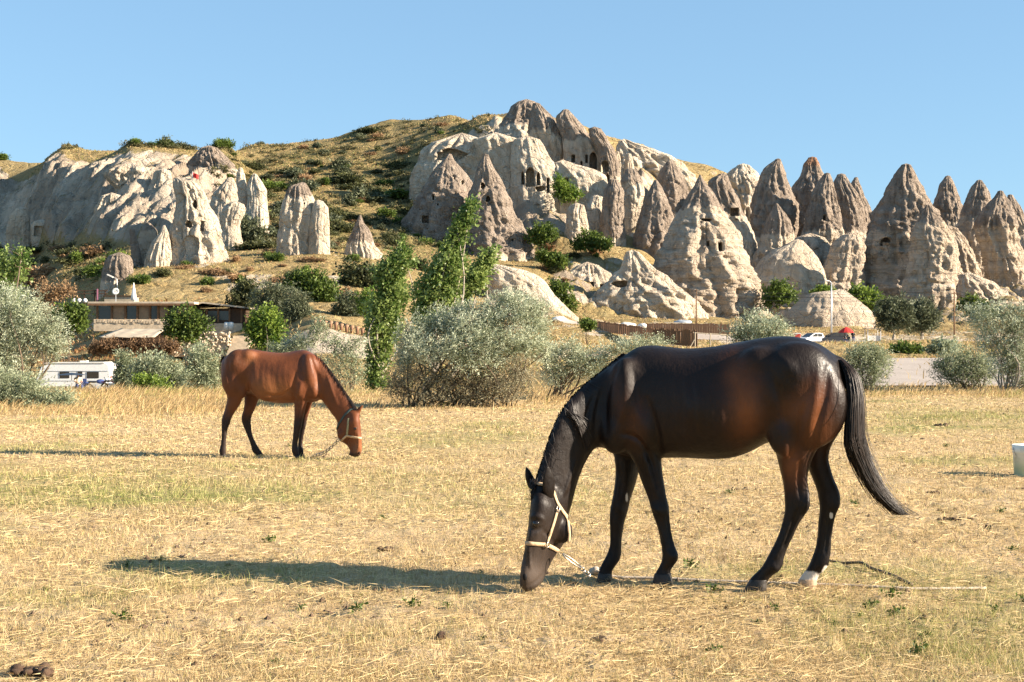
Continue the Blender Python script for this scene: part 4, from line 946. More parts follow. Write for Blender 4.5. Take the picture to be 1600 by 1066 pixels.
# eyes, nostril
def eye(hs, x, y, zoom, r=.02):
    sc, ox, oy = zoom; h, n = hs.hit(ox + x / sc, oy + y / sc); mb = MB(); mb.ball(h - n * r * .52, r, 14, 10); return mb.build('eye', EYE, None, True)
parts.append(eye(H, 258, 528, ZH, .023))
# the near ear stands clear of the poll, opening towards the camera
h, n = H.hit(780 + 187 / ZA[0], 500 + 662 / ZA[0]); a_, b_ = H.px(187, 662); f0 = (h[1] - H.depth(a_)) / H.lat[1]; mb = MB()
H.loft([(x0, y, x1, y, w, f0 + dy) for (y, x0, x1), w, dy in zip([(672, 176, 206), (650, 167, 209), (622, 164, 211), (596, 167, 208), (574, 173, 199), (556, 180, 189)], (.024, .026, .024, .020, .014, .007), (.012, -.006, -.020, -.032, -.042, -.05))], mb, k=16)
ear = mb.build('ear', ob.data.materials[0], None, True)
for k_ in ('tan', 'pink', 'white'): add_attr(ear.data, k_, np.zeros(len(ear.data.vertices)))
add_attr(ear.data, 'dark', np.ones(len(ear.data.vertices)) * .6); parts.append(ear)
h, n = H.hit(780 + 187 / ZA[0], 500 + 640 / ZA[0])
h, n = H.hit(780 + 178 / 4.444, 700 + 896 / 4.444); mb = MB(); mb.ball(h - n * .003, (.014, .010, .024), 12, 8); parts.append(mb.build('nostril', NOSTRIL, None, True))
# halter: strap loops that follow the head
mb = MB()
H.strap(mb, [(136, 656), (230, 664), (326, 670), (388, 702), (446, 738)], ZH, .024)
H.strap(mb, [(262, 250), (330, 262), (368, 292), (398, 380), (440, 445), (484, 500), (526, 548)], ZH, .023)
H.strap(mb, [(400, 430), (378, 510), (352, 590), (328, 660)], ZH, .023, False, False)
H.strap(mb, [(452, 462), (476, 520), (486, 600), (476, 660), (462, 728)], ZH, .017, False, False)
halter = mb.build('halter', WEB, None, True)
rings = []
for x, y, r in ((325, 668, .019), (397, 425, .017), (440, 732, .018)):
    h, n = H.hit(780 + x / 4.444, 700 + y / 4.444)
    if h is not None: rm = MB(); ring(rm, h + n * .013, n, r, .0035); rings.append(rm.build('ring', STEEL, None, True))
mb = MB(); H.strap(mb, [(400, 430), (378, 510), (352, 590), (328, 660)], ZH, .023, False, False, back=True); rings.append(mb.build('cheek_strap', WEB, None, True))
parts.append(halter)
rest_on_origin(root, parts, base)
for o in rings: o.parent = halter
# ======================= the chestnut bay further back
hd2 = lambda a: float(np.interp(a, [335, 400, 470, 520, 570], [18.35, 18.35, 18.2, 18.05, 17.95]))
B = Horse(ZB, hd2, (-.08, .997))
B.loft([(126, 245, 128, 330, .05), (134, 212, 138, 400, .13), (150, 188, 152, 440, .18), (180, 165, 184, 470, .215), (225, 145, 228, 470, .24), (285, 127, 288, 440, .26), (340, 122, 345, 455, .28), (400, 132, 402, 490, .295), (460, 142, 460, 515, .305),
        (520, 150, 520, 528, .305), (580, 153, 580, 533, .30), (640, 146, 640, 532, .28), (700, 134, 700, 530, .25), (755, 129, 757, 522, .22), (805, 150, 808, 520, .19), (850, 190, 850, 510, .14), (876, 250, 874, 490, .08), (882, 300, 880, 450, .04)])
B.loft([(765, 133, 800, 530, .15), (828, 162, 850, 520, .125), (880, 205, 882, 505, .11), (932, 266, 908, 540, .10), (985, 336, 940, 582, .092), (1038, 414, 968, 622, .085), (1088, 486, 998, 660, .08), (1128, 553, 1010, 700, .078), (1140, 580, 1020, 710, .07)], sub=5)
BY = -32
B.loft([(1135, 570, 1005, 680, .075, 0, -8), (1165, 600, 993, 728, .09, 0, -18), (1184, 650, 992, 780, .098, 0, BY), (1191, 700, 1004, 812, .096, 0, BY), (1194, 755, 1030, 828, .085, 0, BY), (1196, 805, 1060, 845, .072, 0, BY), (1195, 855, 1085, 872, .062, 0, BY), (1192, 895, 1098, 908, .058, 0, BY), (1182, 922, 1105, 930, .05, 0, BY), (1165, 938, 1130, 940, .02, 0, BY)], sub=5)
for off, rows in ((-.05, [(640, 1128, 1168), (615, 1132, 1175), (590, 1142, 1184), (568, 1160, 1194), (552, 1180, 1200), (545, 1193, 1200)]), (.06, [(618, 1090, 1125), (600, 1090, 1126), (580, 1094, 1124), (562, 1102, 1122), (550, 1108, 1116)])):
    B.loft([(a, y, b, y, w, off) for (y, a, b), w in zip(rows, (.018, .02, .018, .016, .012, .008))], k=14)
B.ball(1140, 722, -.085, (.028, .016, .02)); B.ball(1165, 905, -.045, (.022, .014, .03)); B.ball(1040, 770, -.07, (.06, .03, .07)); B.ball(1110, 920, -.01, (.035, .04, .02))
for sgn in (-1, 1):
    B.ball(790, 300, sgn * .12, (.12, .10, .25)); B.ball(735, 420, sgn * .155, (.11, .085, .16)); B.ball(830, 430, sgn * .09, (.09, .09, .13))
    B.ball(260, 240, sgn * .16, (.19, .12, .2)); B.ball(215, 350, sgn * .16, (.15, .10, .24)); B.ball(330, 175, sgn * .20, (.11, .08, .09)); B.ball(280, 430, sgn * .17, (.07, .06, .12))
    B.ball(500, 380, sgn * .19, (.28, .135, .24))
hw2 = [.10, .085, .075, .062, .05, .045, .043, .036, .030, .028, .028, .031, .036, .032, .034, .040]
B.leg([(360, 150, 320), (440, 158, 305), (500, 172, 284), (550, 162, 260), (590, 150, 235), (625, 138, 213), (655, 129, 199), (690, 127, 190), (730, 126, 172), (780, 127, 165), (830, 124, 160), (865, 116, 160), (892, 110, 157), (912, 112, 156), (930, 118, 160), (942, 120, 165)], hw2, -.12)
B.leg([(380, 290, 420), (450, 300, 418), (500, 302, 404), (550, 300, 390), (590, 292, 372), (625, 282, 356), (655, 277, 350), (690, 286, 350), (730, 302, 353), (780, 322, 362), (830, 342, 384), (865, 352, 403), (892, 358, 423), (912, 370, 436), (930, 390, 448), (945, 402, 454)], hw2, .11)
fw2 = [.06, .075, .075, .066, .055, .047, .046, .036, .03, .028, .028, .033, .036, .032, .034, .04]
B.leg([(400, 700, 810), (470, 690, 790), (530, 681, 772), (590, 680, 757), (640, 679, 746), (680, 676, 737), (705, 674, 734), (735, 672, 724), (780, 668, 715), (820, 663, 706), (855, 659, 704), (878, 657, 706), (898, 659, 709), (920, 668, 712), (940, 672, 716), (950, 672, 719)], fw2, -.10)
B.leg([(400, 740, 860), (470, 740, 842), (530, 740, 812), (590, 735, 792), (640, 730, 778), (680, 725, 768), (705, 722, 765), (735, 718, 757), (780, 712, 748), (820, 709, 741), (855, 706, 739), (875, 704, 744), (893, 705, 747), (912, 709, 748), (930, 708, 750), (938, 706, 752)], fw2, .10)
ob = B.body(.0125, lambda x, y: np.clip(sstep(900, 820, x) * sstep(520, 440, y) * sstep(125, 160, x) + .10, 0, 1))
B.relief([(-.018, 13, [(800, 160), (830, 260), (860, 360), (850, 450)]), (.008, 26, [(760, 150), (775, 260), (800, 370), (825, 440)]), (-.014, 14, [(735, 180), (725, 280), (740, 370)]), (.014, 20, [(745, 350), (720, 420), (705, 490)]), (-.018, 13, [(690, 300), (670, 390), (672, 470), (680, 525)]), (-.011, 30, [(350, 170), (330, 270), (320, 360), (310, 430)]), (.012, 26, [(385, 210), (375, 300), (360, 400)]), (.012, 24, [(260, 150), (230, 200), (200, 250)]), (-.012, 13, [(180, 210), (180, 320), (195, 420)]),
          (-.014, 14, [(640, 430), (600, 470), (540, 480), (460, 470)]), (.012, 12, [(930, 330), (960, 430), (1000, 540)]), (-.012, 11, [(880, 500), (930, 580), (985, 650)]), (-.009, 7, [(720, 540), (712, 600), (705, 670)]), (.008, 6, [(200, 620), (170, 680), (150, 740)]), (-.008, 6, [(330, 640), (330, 700), (345, 770)]), (-.008, 8, [(1090, 800), (1075, 830), (1090, 860)]), (.007, 7, [(1160, 760), (1165, 830), (1160, 880)])]
         + [(-.0015, 11, [(420 + 42 * i, 230), (410 + 42 * i, 330), (425 + 42 * i, 430)]) for i in range(6)])
ob.data.materials.append(mat_coat('chestnut_coat', (.13, .039, .0125), (.29, .105, .034), (.012, .008, .007), .45, .28))
tan = .8 * B.g(470, 420, 130, 80) + .6 * B.g(350, 190, 45, 50) + .5 * B.g(560, 450, 90, 60) + .7 * B.g(1165, 860, 40, 70) + .3 * B.g(850, 380, 40, 60)
dark = sstep(560, 690, B.zy) * (B.zx < 960) * .95 + .55 * sstep(150, 120, B.zy) + .5 * B.g(340, 500, 60, 80) + .5 * B.g(735, 250, 40, 120) * .5 + .55 * B.g(200, 330, 80, 130) * .5 + .9 * sstep(895, 925, B.zy) * (B.zx > 1080)
pink = .55 * B.g(1140, 880, 20, 40)
for k_, v_ in (('tan', np.clip(tan, 0, 1)), ('pink', np.clip(pink, 0, 1)), ('white', np.zeros(len(tan))), ('dark', np.clip(dark, 0, 1))): add_attr(ob.data, k_, v_)
base2 = np.array([W(455, 533, 18.2)[0], 18.2, 0.0])
root2 = thing('horse', base2, 'chestnut bay horse with black legs, grazing farther back and facing right', 'horse', 'horses grazing in the stubble field')
parts = [ob]
hwd2 = (.038, .045, .05, .052)
parts += [hoof(B, [(925, 116, 160), (935, 117, 164), (948, 118, 168), (960, 118, 172)], -.12, hwd2, HOOF), hoof(B, [(928, 396, 450), (938, 400, 454), (950, 404, 458), (962, 405, 460)], .11, hwd2, HOOF),
          hoof(B, [(930, 670, 716), (940, 670, 718), (952, 671, 721), (963, 671, 723)], -.10, hwd2, HOOF), hoof(B, [(920, 708, 750), (930, 706, 752), (940, 705, 754), (950, 704, 756)], .10, hwd2, HOOF)]
crest = catmull([(830, 168), (880, 208), (932, 268), (985, 338), (1038, 415), (1088, 488), (1130, 556)], 16); P = []
for i in rng.integers(0, len(crest) - 1, 900):
    c = B.pt(crest[i][0] + rng.normal(0, 4), crest[i][1] + 8, rng.normal(0, .012)); side = 1 if rng.random() < .5 else -1; L = rng.uniform(.06, .22) * (.45 + .55 * i / len(crest)); t = np.linspace(0, 1, 6)[:, None]
    P.append(c + np.array([0, 0, .014]) + t * np.array([0, side * .07, 0]) + t ** 1.3 * np.array([.5, 0, -1.0]) * L * .8)
parts.append(hairs('mane', MANE, None, P, .0042))
P = []
for k_ in range(70):
    c = B.pt(140 + rng.normal(0, 8), 195 + rng.normal(0, 8), .02 + rng.normal(0, .02)); t = np.linspace(0, 1, 8)[:, None]
    P.append(c + t * np.array([-.05 + rng.normal(0, .03), .12 + rng.normal(0, .05), .02]) + t ** 2 * np.array([.06, .02, -rng.uniform(.12, .45)]))
parts.append(hairs('tail', MANE, None, P, .0045))
parts.append(eye(B, 1138, 728, ZB, .021))
h, n = B.hit(320 + 1168 / ZB[0], 520 + 908 / ZB[0]); mb = MB(); mb.ball(h - n * .002, (.012, .008, .018), 12, 8); parts.append(mb.build('nostril', NOSTRIL, None, True))
mb = MB()
B.strap(mb, [(1196, 800), (1140, 792), (1075, 780), (1050, 800), (1030, 822)], ZB, .028)
halter2 = mb.build('halter', WEB, None, True)
OLW = plain('olive_webbing', (.30, .27, .15), .8, .2, 40); cheeks = []
for bk in (False, True): mb = MB(); B.strap(mb, [(1088, 650), (1086, 700), (1078, 775)], ZB, .03, False, False, back=bk); cheeks.append(mb.build('cheek_strap', OLW, None, True))
mb = MB(); B.strap(mb, [(1128, 575), (1100, 585), (1060, 625), (1018, 690), (1000, 730)], ZB, .026)
crown = mb.build('crown_strap', plain('teal_webbing', (.05, .075, .07), .8, .3, 40), None, True)
parts += [halter2]
rest_on_origin(root2, parts, base2)
for o in cheeks + [crown]: o.parent = halter2

# ------------------------------------------------------------------ what ties them
def gp(px, py, lift=0.0):
    d = FOC * CAM_H / (py - 533); p = W(px, py, d); p[2] = float(field_z(p[0], p[1])) + lift; return p
ROPE = plain('pale_rope', (.50, .42, .33), .9, .25, 30, bump=.5)
mb = MB(); a = W(879, 866, 8.50); b = W(908, 887, 8.56)
c = (a + b) / 2; ax = b - a; ring(mb, c, np.cross(ax, [0, 1, .3]), np.linalg.norm(ax) * .5, .0045, 16, .34, ax)
for i, (x, y) in enumerate(((909, 889), (913, 893), (917, 896), (921, 899))):
    ring(mb, W(x, y, 8.62), (1, .3, 0) if i % 2 else (0, 1, .4), .017, .004, 12, .65, (1, 0, -.7))
tag(mb.build('chain', STEEL, None, True), 'short steel snap hook and chain below the dark horse\'s halter', 'chain')
mb = MB()
pts = [gp(922, 899, .02), gp(929, 902, .05), gp(938, 903, .04), gp(962, 904, .015), gp(1000, 905, .01), gp(1070, 908, .012), gp(1130, 910, .01), gp(1200, 913, .012), gp(1300, 916, .012), gp(1380, 920, .012), gp(1442, 922, .01), gp(1540, 919, .006)]
pp = catmull(pts, 8); pp[:, 2] = np.maximum(pp[:, 2], field_z(pp[:, 0], pp[:, 1]) + .012); mb.tube(pp, .009, 7)
for i in range(4): mb.ball(gp(926 + i * 5, 901 + i % 2, .035 + .012 * (i % 2)), (.028, .024, .026), 9, 6)
tag(mb.build('rope', ROPE, None, True), 'pale knotted tether rope on the ground beneath the dark horse', 'rope')
mb = MB(); pts = catmull([gp(1292, 884, .03), gp(1318, 886, .02), gp(1346, 889, .035), gp(1362, 893, .02), gp(1395, 904, .02), gp(1424, 916, .012)], 6); mb.tube(pts, np.linspace(.008, .012, len(pts)), 6)
tag(mb.build('stick', plain('dark_stick', (.10, .075, .055), .8, .3, 20), None, True), 'thin dark stick lying behind the white hoof of the dark horse', 'stick')
mb = MB(); a = W(528, 688, 17.95); e = gp(492, 714, .02); t = np.linspace(0, 1, 15)
for i, u in enumerate(t):
    p = a + (e - a) * u + np.array([0, 0, -.07]) * 4 * u * (1 - u) * .6
    ring(mb, p, (1, .3, 0) if i % 2 else (0, 1, .4), .024, .006, 10, .6, (1, 0, .6))
tag(mb.build('chain', STEEL, None, True), 'slack tether chain hanging from the chestnut horse\'s halter', 'chain')
# ------------------------------------------------------------------ foliage
SILVER = leaf_mat('silver_leaf', (.17, .20, .105), (.60, .635, .46), .3, .5)
WILLOW = leaf_mat('grey_willow_leaf', (.13, .155, .075), (.45, .49, .32), .32, .5)
POPLAR = leaf_mat('poplar_leaf', (.07, .13, .022), (.38, .46, .15), .45, .42, .4)
GREEN = leaf_mat('green_leaf', (.035, .065, .012), (.17, .23, .045), .35, .5)
BRIGHT = leaf_mat('bright_leaf', (.06, .12, .015), (.26, .34, .06), .4, .5)
OLIVE = leaf_mat('olive_leaf', (.05, .06, .028), (.19, .21, .12), .25, .55)
DARK = leaf_mat('dark_shrub_leaf', (.03, .038, .014), (.12, .125, .045), .25, .6)
RUSSET = leaf_mat('russet_leaf', (.09, .05, .026), (.27, .165, .085), .25, .7)
DRYLEAF = leaf_mat('dry_leaf', (.15, .09, .045), (.42, .27, .14), .25, .7)
BARK = plain('grey_bark', (.15, .12, .09), .9, .35, 8, bump=.6)
PALEBARK = plain('pale_bark', (.34, .29, .23), .9, .3, 8, bump=.6)
TWIG = plain('brown_twig', (.13, .095, .065), .9, .3, 8)

def foliage_arrays(blobs, n_twigs, per, L, Wd, twig, wind=(0, 0, 0), droop=0.0, shell=.5, seed=0, flat=.9):
    r = np.random.default_rng(seed); blobs = np.asarray(blobs, float)
    vol = (blobs[:, 3] * blobs[:, 4] * blobs[:, 5]) ** .75; b = blobs[r.choice(len(blobs), n_twigs, p=vol / vol.sum())]
    u = r.normal(size=(n_twigs, 3)); u /= np.linalg.norm(u, axis=1, keepdims=True)
    rad = r.random(n_twigs) ** (1 / (1 + 3 * shell))
    lump = 1 + .40 * noise3(u * 2.6 + b[:, :3] * 3, seed + 3) + (r.random(n_twigs) < .10) * r.uniform(.05, .45, n_twigs)
    tip = b[:, :3] + u * (rad * lump)[:, None] * b[:, 3:6]
    td = u * .8 + r.normal(size=(n_twigs, 3)) * .55 + np.asarray(wind) + np.array([0, 0, .35 - droop]); td /= np.linalg.norm(td, axis=1, keepdims=True)
    tl = twig * r.uniform(.5, 1.3, n_twigs)
    s = np.tile(np.linspace(0, 1, per), (n_twigs, 1)) + r.uniform(-.06, .06, (n_twigs, per))
    P = tip[:, None] + td[:, None] * (tl[:, None] * (s - .5))[..., None]
    P[..., 2] -= droop * (s ** 2) * tl[:, None]
    P += r.normal(size=P.shape) * twig * .07
    ld = td[:, None] * .7 + r.normal(size=P.shape) * .75 + np.asarray(wind) * .5 - np.array([0, 0, droop * .6]); ld /= np.linalg.norm(ld, axis=2, keepdims=True)
    side = np.cross(ld, r.normal(size=P.shape)); side /= np.linalg.norm(side, axis=2, keepdims=True) + 1e-9
    ll = L * r.uniform(.6, 1.3, P.shape[:2])[..., None]; ww = Wd * r.uniform(.7, 1.25, P.shape[:2])[..., None]
    V = np.stack([P, P + ld * ll * .45 + side * ww * .5, P + ld * ll, P + ld * ll * .45 - side * ww * .5], 2).reshape(-1, 3)
    tint = np.clip(.5 + .30 * r.normal(size=n_twigs)[:, None] + .16 * r.normal(size=P.shape[:2]) + .38 * noise3(tip * (1.6 / max(twig * 2.2, .3)), seed + 9)[:, None], 0, 1)
    F = np.arange(len(V)).reshape(-1, 4)
    return V, F, np.repeat(tint.ravel(), 4), tip, td, tl

def branches_mesh(origin_pts, blobs, tips, n_limbs, n_twig, r0, seed, mid=.45):
    r = np.random.default_rng(seed); mb = MB(); blobs = np.asarray(blobs, float)
    limbs = []
    for i in range(n_limbs):
        b = blobs[i % len(blobs)]; o = origin_pts[i % len(origin_pts)]
        e = b[:3] + r.normal(size=3) * b[3:6] * .35; m = o + (e - o) * mid + np.array([*(r.normal(size=2) * .10 * np.linalg.norm(e - o)), np.linalg.norm(e - o) * .08])
        p = catmull([o, m, e], 4); mb.tube(p, np.linspace(r0, r0 * .3, len(p)) * r.uniform(.7, 1.15), 5, False); limbs.append(p)
    if n_twig:
        allp = np.vstack(limbs)
        for t in tips[r.choice(len(tips), min(n_twig, len(tips)), replace=False)]:
            dd = np.linalg.norm(allp - t, axis=1) + (allp[:, 2] > t[2]) * .6 * np.abs(allp[:, 2] - t[2]); q = allp[dd.argmin()]
            m = (q + t) / 2 + r.normal(size=3) * np.linalg.norm(t - q) * .1
            mb.tube([q, m, t], [r0 * .28, r0 * .2, r0 * .10], 3, False)
    return mb

def plant(name, label, cat, d, blobs, base, leaf, n, per, L, Wd, twig, wind=(0, 0, 0), droop=0, limbs=8, ntw=60, r0=.03, seed=1, bark=TWIG, group=None, stems=None, shell=.5, trunk=None, ydepth=.8, zground=None, bare=0):
    """blobs: (px, py, rx, ry[, nearer/farther m]) seen in the photograph; base: photo column of its foot"""
    sc = d / FOC; bx = (base - 800) * sc
    gz = float(terr_z(bx, d)) if zground is None else zground
    o = np.array([bx, d, gz]); bl = []
    for e in blobs:
        p = W(e[0], e[1], d); rx, rz = e[2] * sc, e[3] * sc; off = e[4] if len(e) > 4 else 0
        bl.append([p[0] - o[0], off, p[2] - o[2], rx, (rx + rz) / 2 * ydepth, rz])
    bl = np.array(bl)
    root = thing(name, o, label, cat, group)
    V, F, tint, tips, td, tl = foliage_arrays(bl, n, per, L, Wd, twig, wind, droop, shell, seed)
    if bare:                                                      # the lower stems have lost most of their leaves
        q = np.repeat(tips[:, 2], per); kp = (q > bare * rng.uniform(.6, 1.5, len(q))) | (rng.random(len(q)) < .35); kv = np.repeat(kp, 4); V = V[kv]; tint = tint[kv]; F = np.arange(len(V)).reshape(-1, 4)
    mesh_np('foliage', V, [F], leaf, root, False, {'tint': tint})
    st = np.array([[0, 0, -.1]]) if stems is None else np.array([[(s_ - base) * sc, .15 * math.sin(i * 2.1), -.1] for i, s_ in enumerate(stems)])
    if trunk:                                                     # one clear trunk below the crown
        tr, th_ = trunk; top = np.array([bl[:, 0].mean() * .6, 0, th_]); mb = MB(); p = catmull([[0, 0, -.3], top * .5 + [.03 * th_, 0, 0], top], 4)
        mb.tube(p, np.linspace(tr, tr * .65, len(p)), 7, False); mb.build('trunk', bark, root, True); st = top[None]
    branches_mesh(st, bl, tips, limbs, ntw, r0, seed).build('branches', bark, root, True)
    return root

wR = (.35, .05, .0)
GB = 'silvery bushes along the far edge of the field'
BR = leaf_mat('dull_olive_leaf', (.10, .085, .05), (.36, .34, .22), .25, .6)
bigbush = plant('bush', 'big silvery wind-blown bush with dark bare twigs below, between the two horses', 'bush', 32.6,
      [(648, 524, 34, 30), (690, 508, 44, 30, .3), (735, 512, 44, 30, -.3), (772, 492, 40, 28), (818, 490, 34, 26, -.2), (796, 466, 32, 14), (838, 512, 24, 24), (845, 478, 16, 12), (664, 548, 40, 22, -.5), (716, 545, 46, 26, -.6), (770, 535, 46, 26, -.5), (815, 535, 36, 24, -.4), (632, 560, 20, 26), (750, 560, 56, 22, -.4), (845, 548, 20, 20), (720, 482, 26, 10, .2)],
      722, SILVER, 5200, 11, .068, .019, .30, (.55, .05, .05), 0, 30, 300, .03, 11, stems=[640, 680, 715, 750, 790], ydepth=1.3, shell=.3)
sc_ = 32.6 / FOC; ob_ = np.array(bigbush.location); lo = []
for e in [(650, 585, 40, 24), (700, 590, 46, 26), (755, 590, 46, 26), (806, 580, 36, 26), (660, 616, 50, 20), (730, 618, 56, 20), (790, 610, 40, 20), (620, 600, 22, 24)]:
    p_ = W(e[0], e[1], 32.6) - ob_; lo.append([p_[0], -.25, p_[2], e[2] * sc_, .75, e[3] * sc_])
V, F, tint, tips, *_ = foliage_arrays(lo, 2300, 9, .055, .017, .30, (.3, 0, .2), 0, .3, 111)
mesh_np('lower_foliage', V, [F], BR, bigbush, False, {'tint': tint}); branches_mesh(np.array([[(s_ - 722) * sc_, 0, -.1] for s_ in (630, 660, 690, 720, 750, 780, 800)]), np.array(lo), tips, 40, 700, .02, 112).build('twigs', TWIG, bigbush, True)
plant('bush', 'low silvery bush with twisted bare branches, right beside the big one', 'bush', 36.0,
      [(868, 590, 26, 20), (900, 572, 30, 22), (930, 562, 36, 18), (975, 545, 38, 16), (1015, 536, 36, 14), (890, 550, 24, 22), (940, 585, 34, 18), (862, 556, 18, 26)], 862, SILVER, 1700, 10, .07, .02, .30, wR, 0, 12, 130, .028, 12, stems=[850, 862, 880], bare=.45)
plant('bush', 'bright silvery bush showing just above the dark horse\'s back', 'bush', 62.0, [(1185, 512, 44, 24), (1158, 522, 26, 16), (1216, 520, 22, 18), (1190, 545, 44, 28), (1180, 575, 30, 20)], 1185, SILVER, 1500, 8, .14, .04, .5, wR, 0, 10, 60, .04, 13)
plant('bush', 'fine twiggy grey-green bush just behind the dark horse\'s tail', 'bush', 41.0, [(1356, 568, 32, 26), (1336, 562, 22, 18), (1366, 590, 26, 20), (1350, 548, 20, 14), (1376, 558, 16, 18), (1345, 600, 22, 14)], 1358, WILLOW, 1300, 8, .085, .022, .34, wR, 0, 14, 140, .02, 14, stems=[1350, 1360, 1366], bare=.45)
plant('bush', 'dark low-spreading bush at the edge of the pale gravel lot', 'bush', 44.0, [(1500, 568, 40, 28), (1480, 586, 26, 18), (1535, 578, 30, 26), (1512, 592, 38, 16), (1470, 570, 14, 12)], 1512, WILLOW, 1500, 8, .10, .026, .36, wR, 0, 14, 130, .028, 15, stems=[1495, 1515, 1530], bare=.45)
plant('tree', 'thin silvery tree with pale trunks at the right edge of the view', 'tree', 42.5, [(1556, 496, 44, 26), (1590, 520, 34, 40), (1528, 492, 26, 18), (1572, 560, 34, 34), (1600, 570, 36, 40), (1545, 530, 26, 24), (1620, 500, 34, 36), (1612, 598, 26, 14)], 1574, SILVER, 2300, 10, .085, .024, .34, wR, 0, 16, 180, .035, 16, PALEBARK, stems=[1566, 1574, 1580])
plant('bush', 'large pale willow bush filling the left edge below the leafy green sprays', 'bush', 37.0, [(14, 478, 40, 36), (52, 500, 34, 30), (8, 520, 52, 36), (70, 530, 32, 26), (16, 560, 44, 28), (84, 546, 22, 14), (-40, 500, 50, 60), (-30, 580, 60, 40), (84, 506, 20, 16)], 20, SILVER, 4200, 11, .075, .02, .32, (.5, 0, -.05), 0, 18, 260, .035, 17, stems=[0, 20, 40])
plant('bush', 'grey-green bush in the bottom left corner of the bushes, in front of the caravan', 'bush', 31.6, [(26, 616, 40, 28), (78, 628, 36, 20), (116, 642, 20, 14), (-6, 600, 36, 32), (48, 604, 24, 20), (-40, 620, 50, 36), (50, 642, 60, 18), (98, 622, 20, 14)], 50, WILLOW, 3600, 10, .066, .018, .28, wR, 0, 18, 240, .024, 18, stems=[20, 50, 80])
plant('tree', 'leafy green poplar sprays rising at the upper left edge', 'tree', 46.0, [(8, 452, 26, 30), (24, 420, 16, 26), (34, 402, 9, 16), (4, 410, 12, 20), (-20, 440, 30, 40), (14, 500, 20, 30)], 4, POPLAR, 700, 9, .11, .075, .5, (.5, 0, .3), 0, 8, 60, .05, 19, trunk=(.06, 2.2))
# leaning poplars
def poplar(label, d, spine, wid, base, n, seed, lean=(.85, 0, .35)):
    bl = []; spine = np.array(spine, float); t = np.linspace(0, len(spine) - 1, 12)
    for q in t:
        x = np.interp(q, range(len(spine)), spine[:, 0]); y = np.interp(q, range(len(spine)), spine[:, 1]); w = np.interp(q, range(len(wid)), wid); j = rng.normal(0, .35 * w, 2)
        bl.append((x + j[0] * .6, y + j[1], w * rng.uniform(.65, 1.05), max(w * .95, 14)))
    return plant('poplar_tree', label, 'tree', d, bl, base, POPLAR, n, 9, .13, .10, .62, lean, 0, 14, 140, .05, seed, PALEBARK, 'wind-bent poplars behind the big silvery bush', shell=.3, trunk=(.075, .9))
poplar('short broad poplar bent by the wind, left of the taller leaning one', 56, [(586, 602), (591, 545), (599, 492), (610, 440), (630, 394)], [13, 20, 24, 25, 9], 590, 2300, 31)
poplar('tallest leaning poplar with a narrow leafy top, over the big silvery bush', 52, [(660, 500), (676, 460), (692, 425), (706, 388), (722, 355), (737, 328)], [17, 28, 27, 18, 14, 6], 648, 1900, 32)
poplar('small leaning poplar spray, right of the tallest poplar', 53, [(700, 490), (722, 462), (740, 440), (756, 412), (766, 398)], [16, 15, 13, 8, 4], 678, 800, 33)
plant('bush', 'sparse open shrub in front of the white bank, above the chestnut horse\'s neck', 'bush', 48, [(540, 548, 26, 22), (520, 535, 20, 12), (558, 530, 18, 12), (548, 580, 24, 22), (516, 566, 18, 18)], 545, WILLOW, 420, 8, .10, .03, .4, wR, 0, 12, 110, .02, 21, stems=[540, 548])
plant('bush', 'thin grey shrub standing above the chestnut horse\'s back', 'bush', 70, [(470, 535, 24, 14), (496, 514, 16, 22), (450, 545, 26, 12), (425, 545, 16, 10)], 470, WILLOW, 520, 8, .14, .04, .45, wR, 0, 8, 60, .025, 22)
GM = 'grey bushes around the caravan'
plant('bush', 'narrow grey bush immediately right of the caravan', 'bush', 78, [(194, 568, 15, 20), (188, 590, 12, 16), (204, 586, 14, 18), (196, 606, 13, 12)], 195, WILLOW, 700, 8, .17, .05, .55, wR, 0, 8, 40, .035, 23)
plant('bush', 'rounded grey bush with a bright green lower half, behind the chestnut horse\'s rump', 'bush', 72, [(240, 572, 34, 22), (225, 590, 22, 18), (268, 588, 24, 22), (252, 600, 30, 14)], 246, WILLOW, 1200, 8, .16, .05, .5, wR, 0, 10, 60, .035, 24)
plant('bush', 'small bright green bush at the foot of the rounded grey one', 'bush', 68, [(238, 602, 24, 14), (222, 598, 14, 12), (256, 612, 18, 8)], 238, BRIGHT, 420, 8, .13, .07, .4, wR, 0, 6, 20, .03, 25)
plant('bush', 'silvery bush nearest the chestnut horse\'s rump, below the stone wall', 'bush', 82, [(312, 560, 26, 24), (300, 585, 24, 18), (330, 578, 16, 20), (322, 600, 22, 12)], 314, WILLOW, 900, 8, .18, .055, .55, wR, 0, 8, 40, .035, 26)
# trees around the terrace
GT = 'trees beside the terrace building'
plant('tree', 'small round green tree in front of the terrace building', 'tree', 134, [(288, 502, 26, 20), (272, 512, 16, 18), (306, 508, 20, 14), (292, 524, 22, 12)], 290, GREEN, 650, 8, .32, .18, .9, wR, 0, 8, 30, .05, 41, BARK, GT, trunk=(.09, 1.6))
plant('tree', 'bright green young tree above the chestnut horse\'s back', 'tree', 116, [(412, 502, 22, 20), (424, 516, 20, 20), (398, 518, 16, 18), (414, 534, 22, 12)], 414, BRIGHT, 650, 8, .27, .17, .8, wR, 0, 8, 30, .05, 42, BARK, GT, trunk=(.08, 1.0))
plant('tree', 'dark tree against the end of the wooden building', 'tree', 156, [(378, 468, 18, 20), (386, 452, 14, 14), (370, 480, 12, 14)], 380, DARK, 480, 8, .36, .2, .9, wR, 0, 6, 0, .06, 43, BARK, GT, trunk=(.1, 1.5))
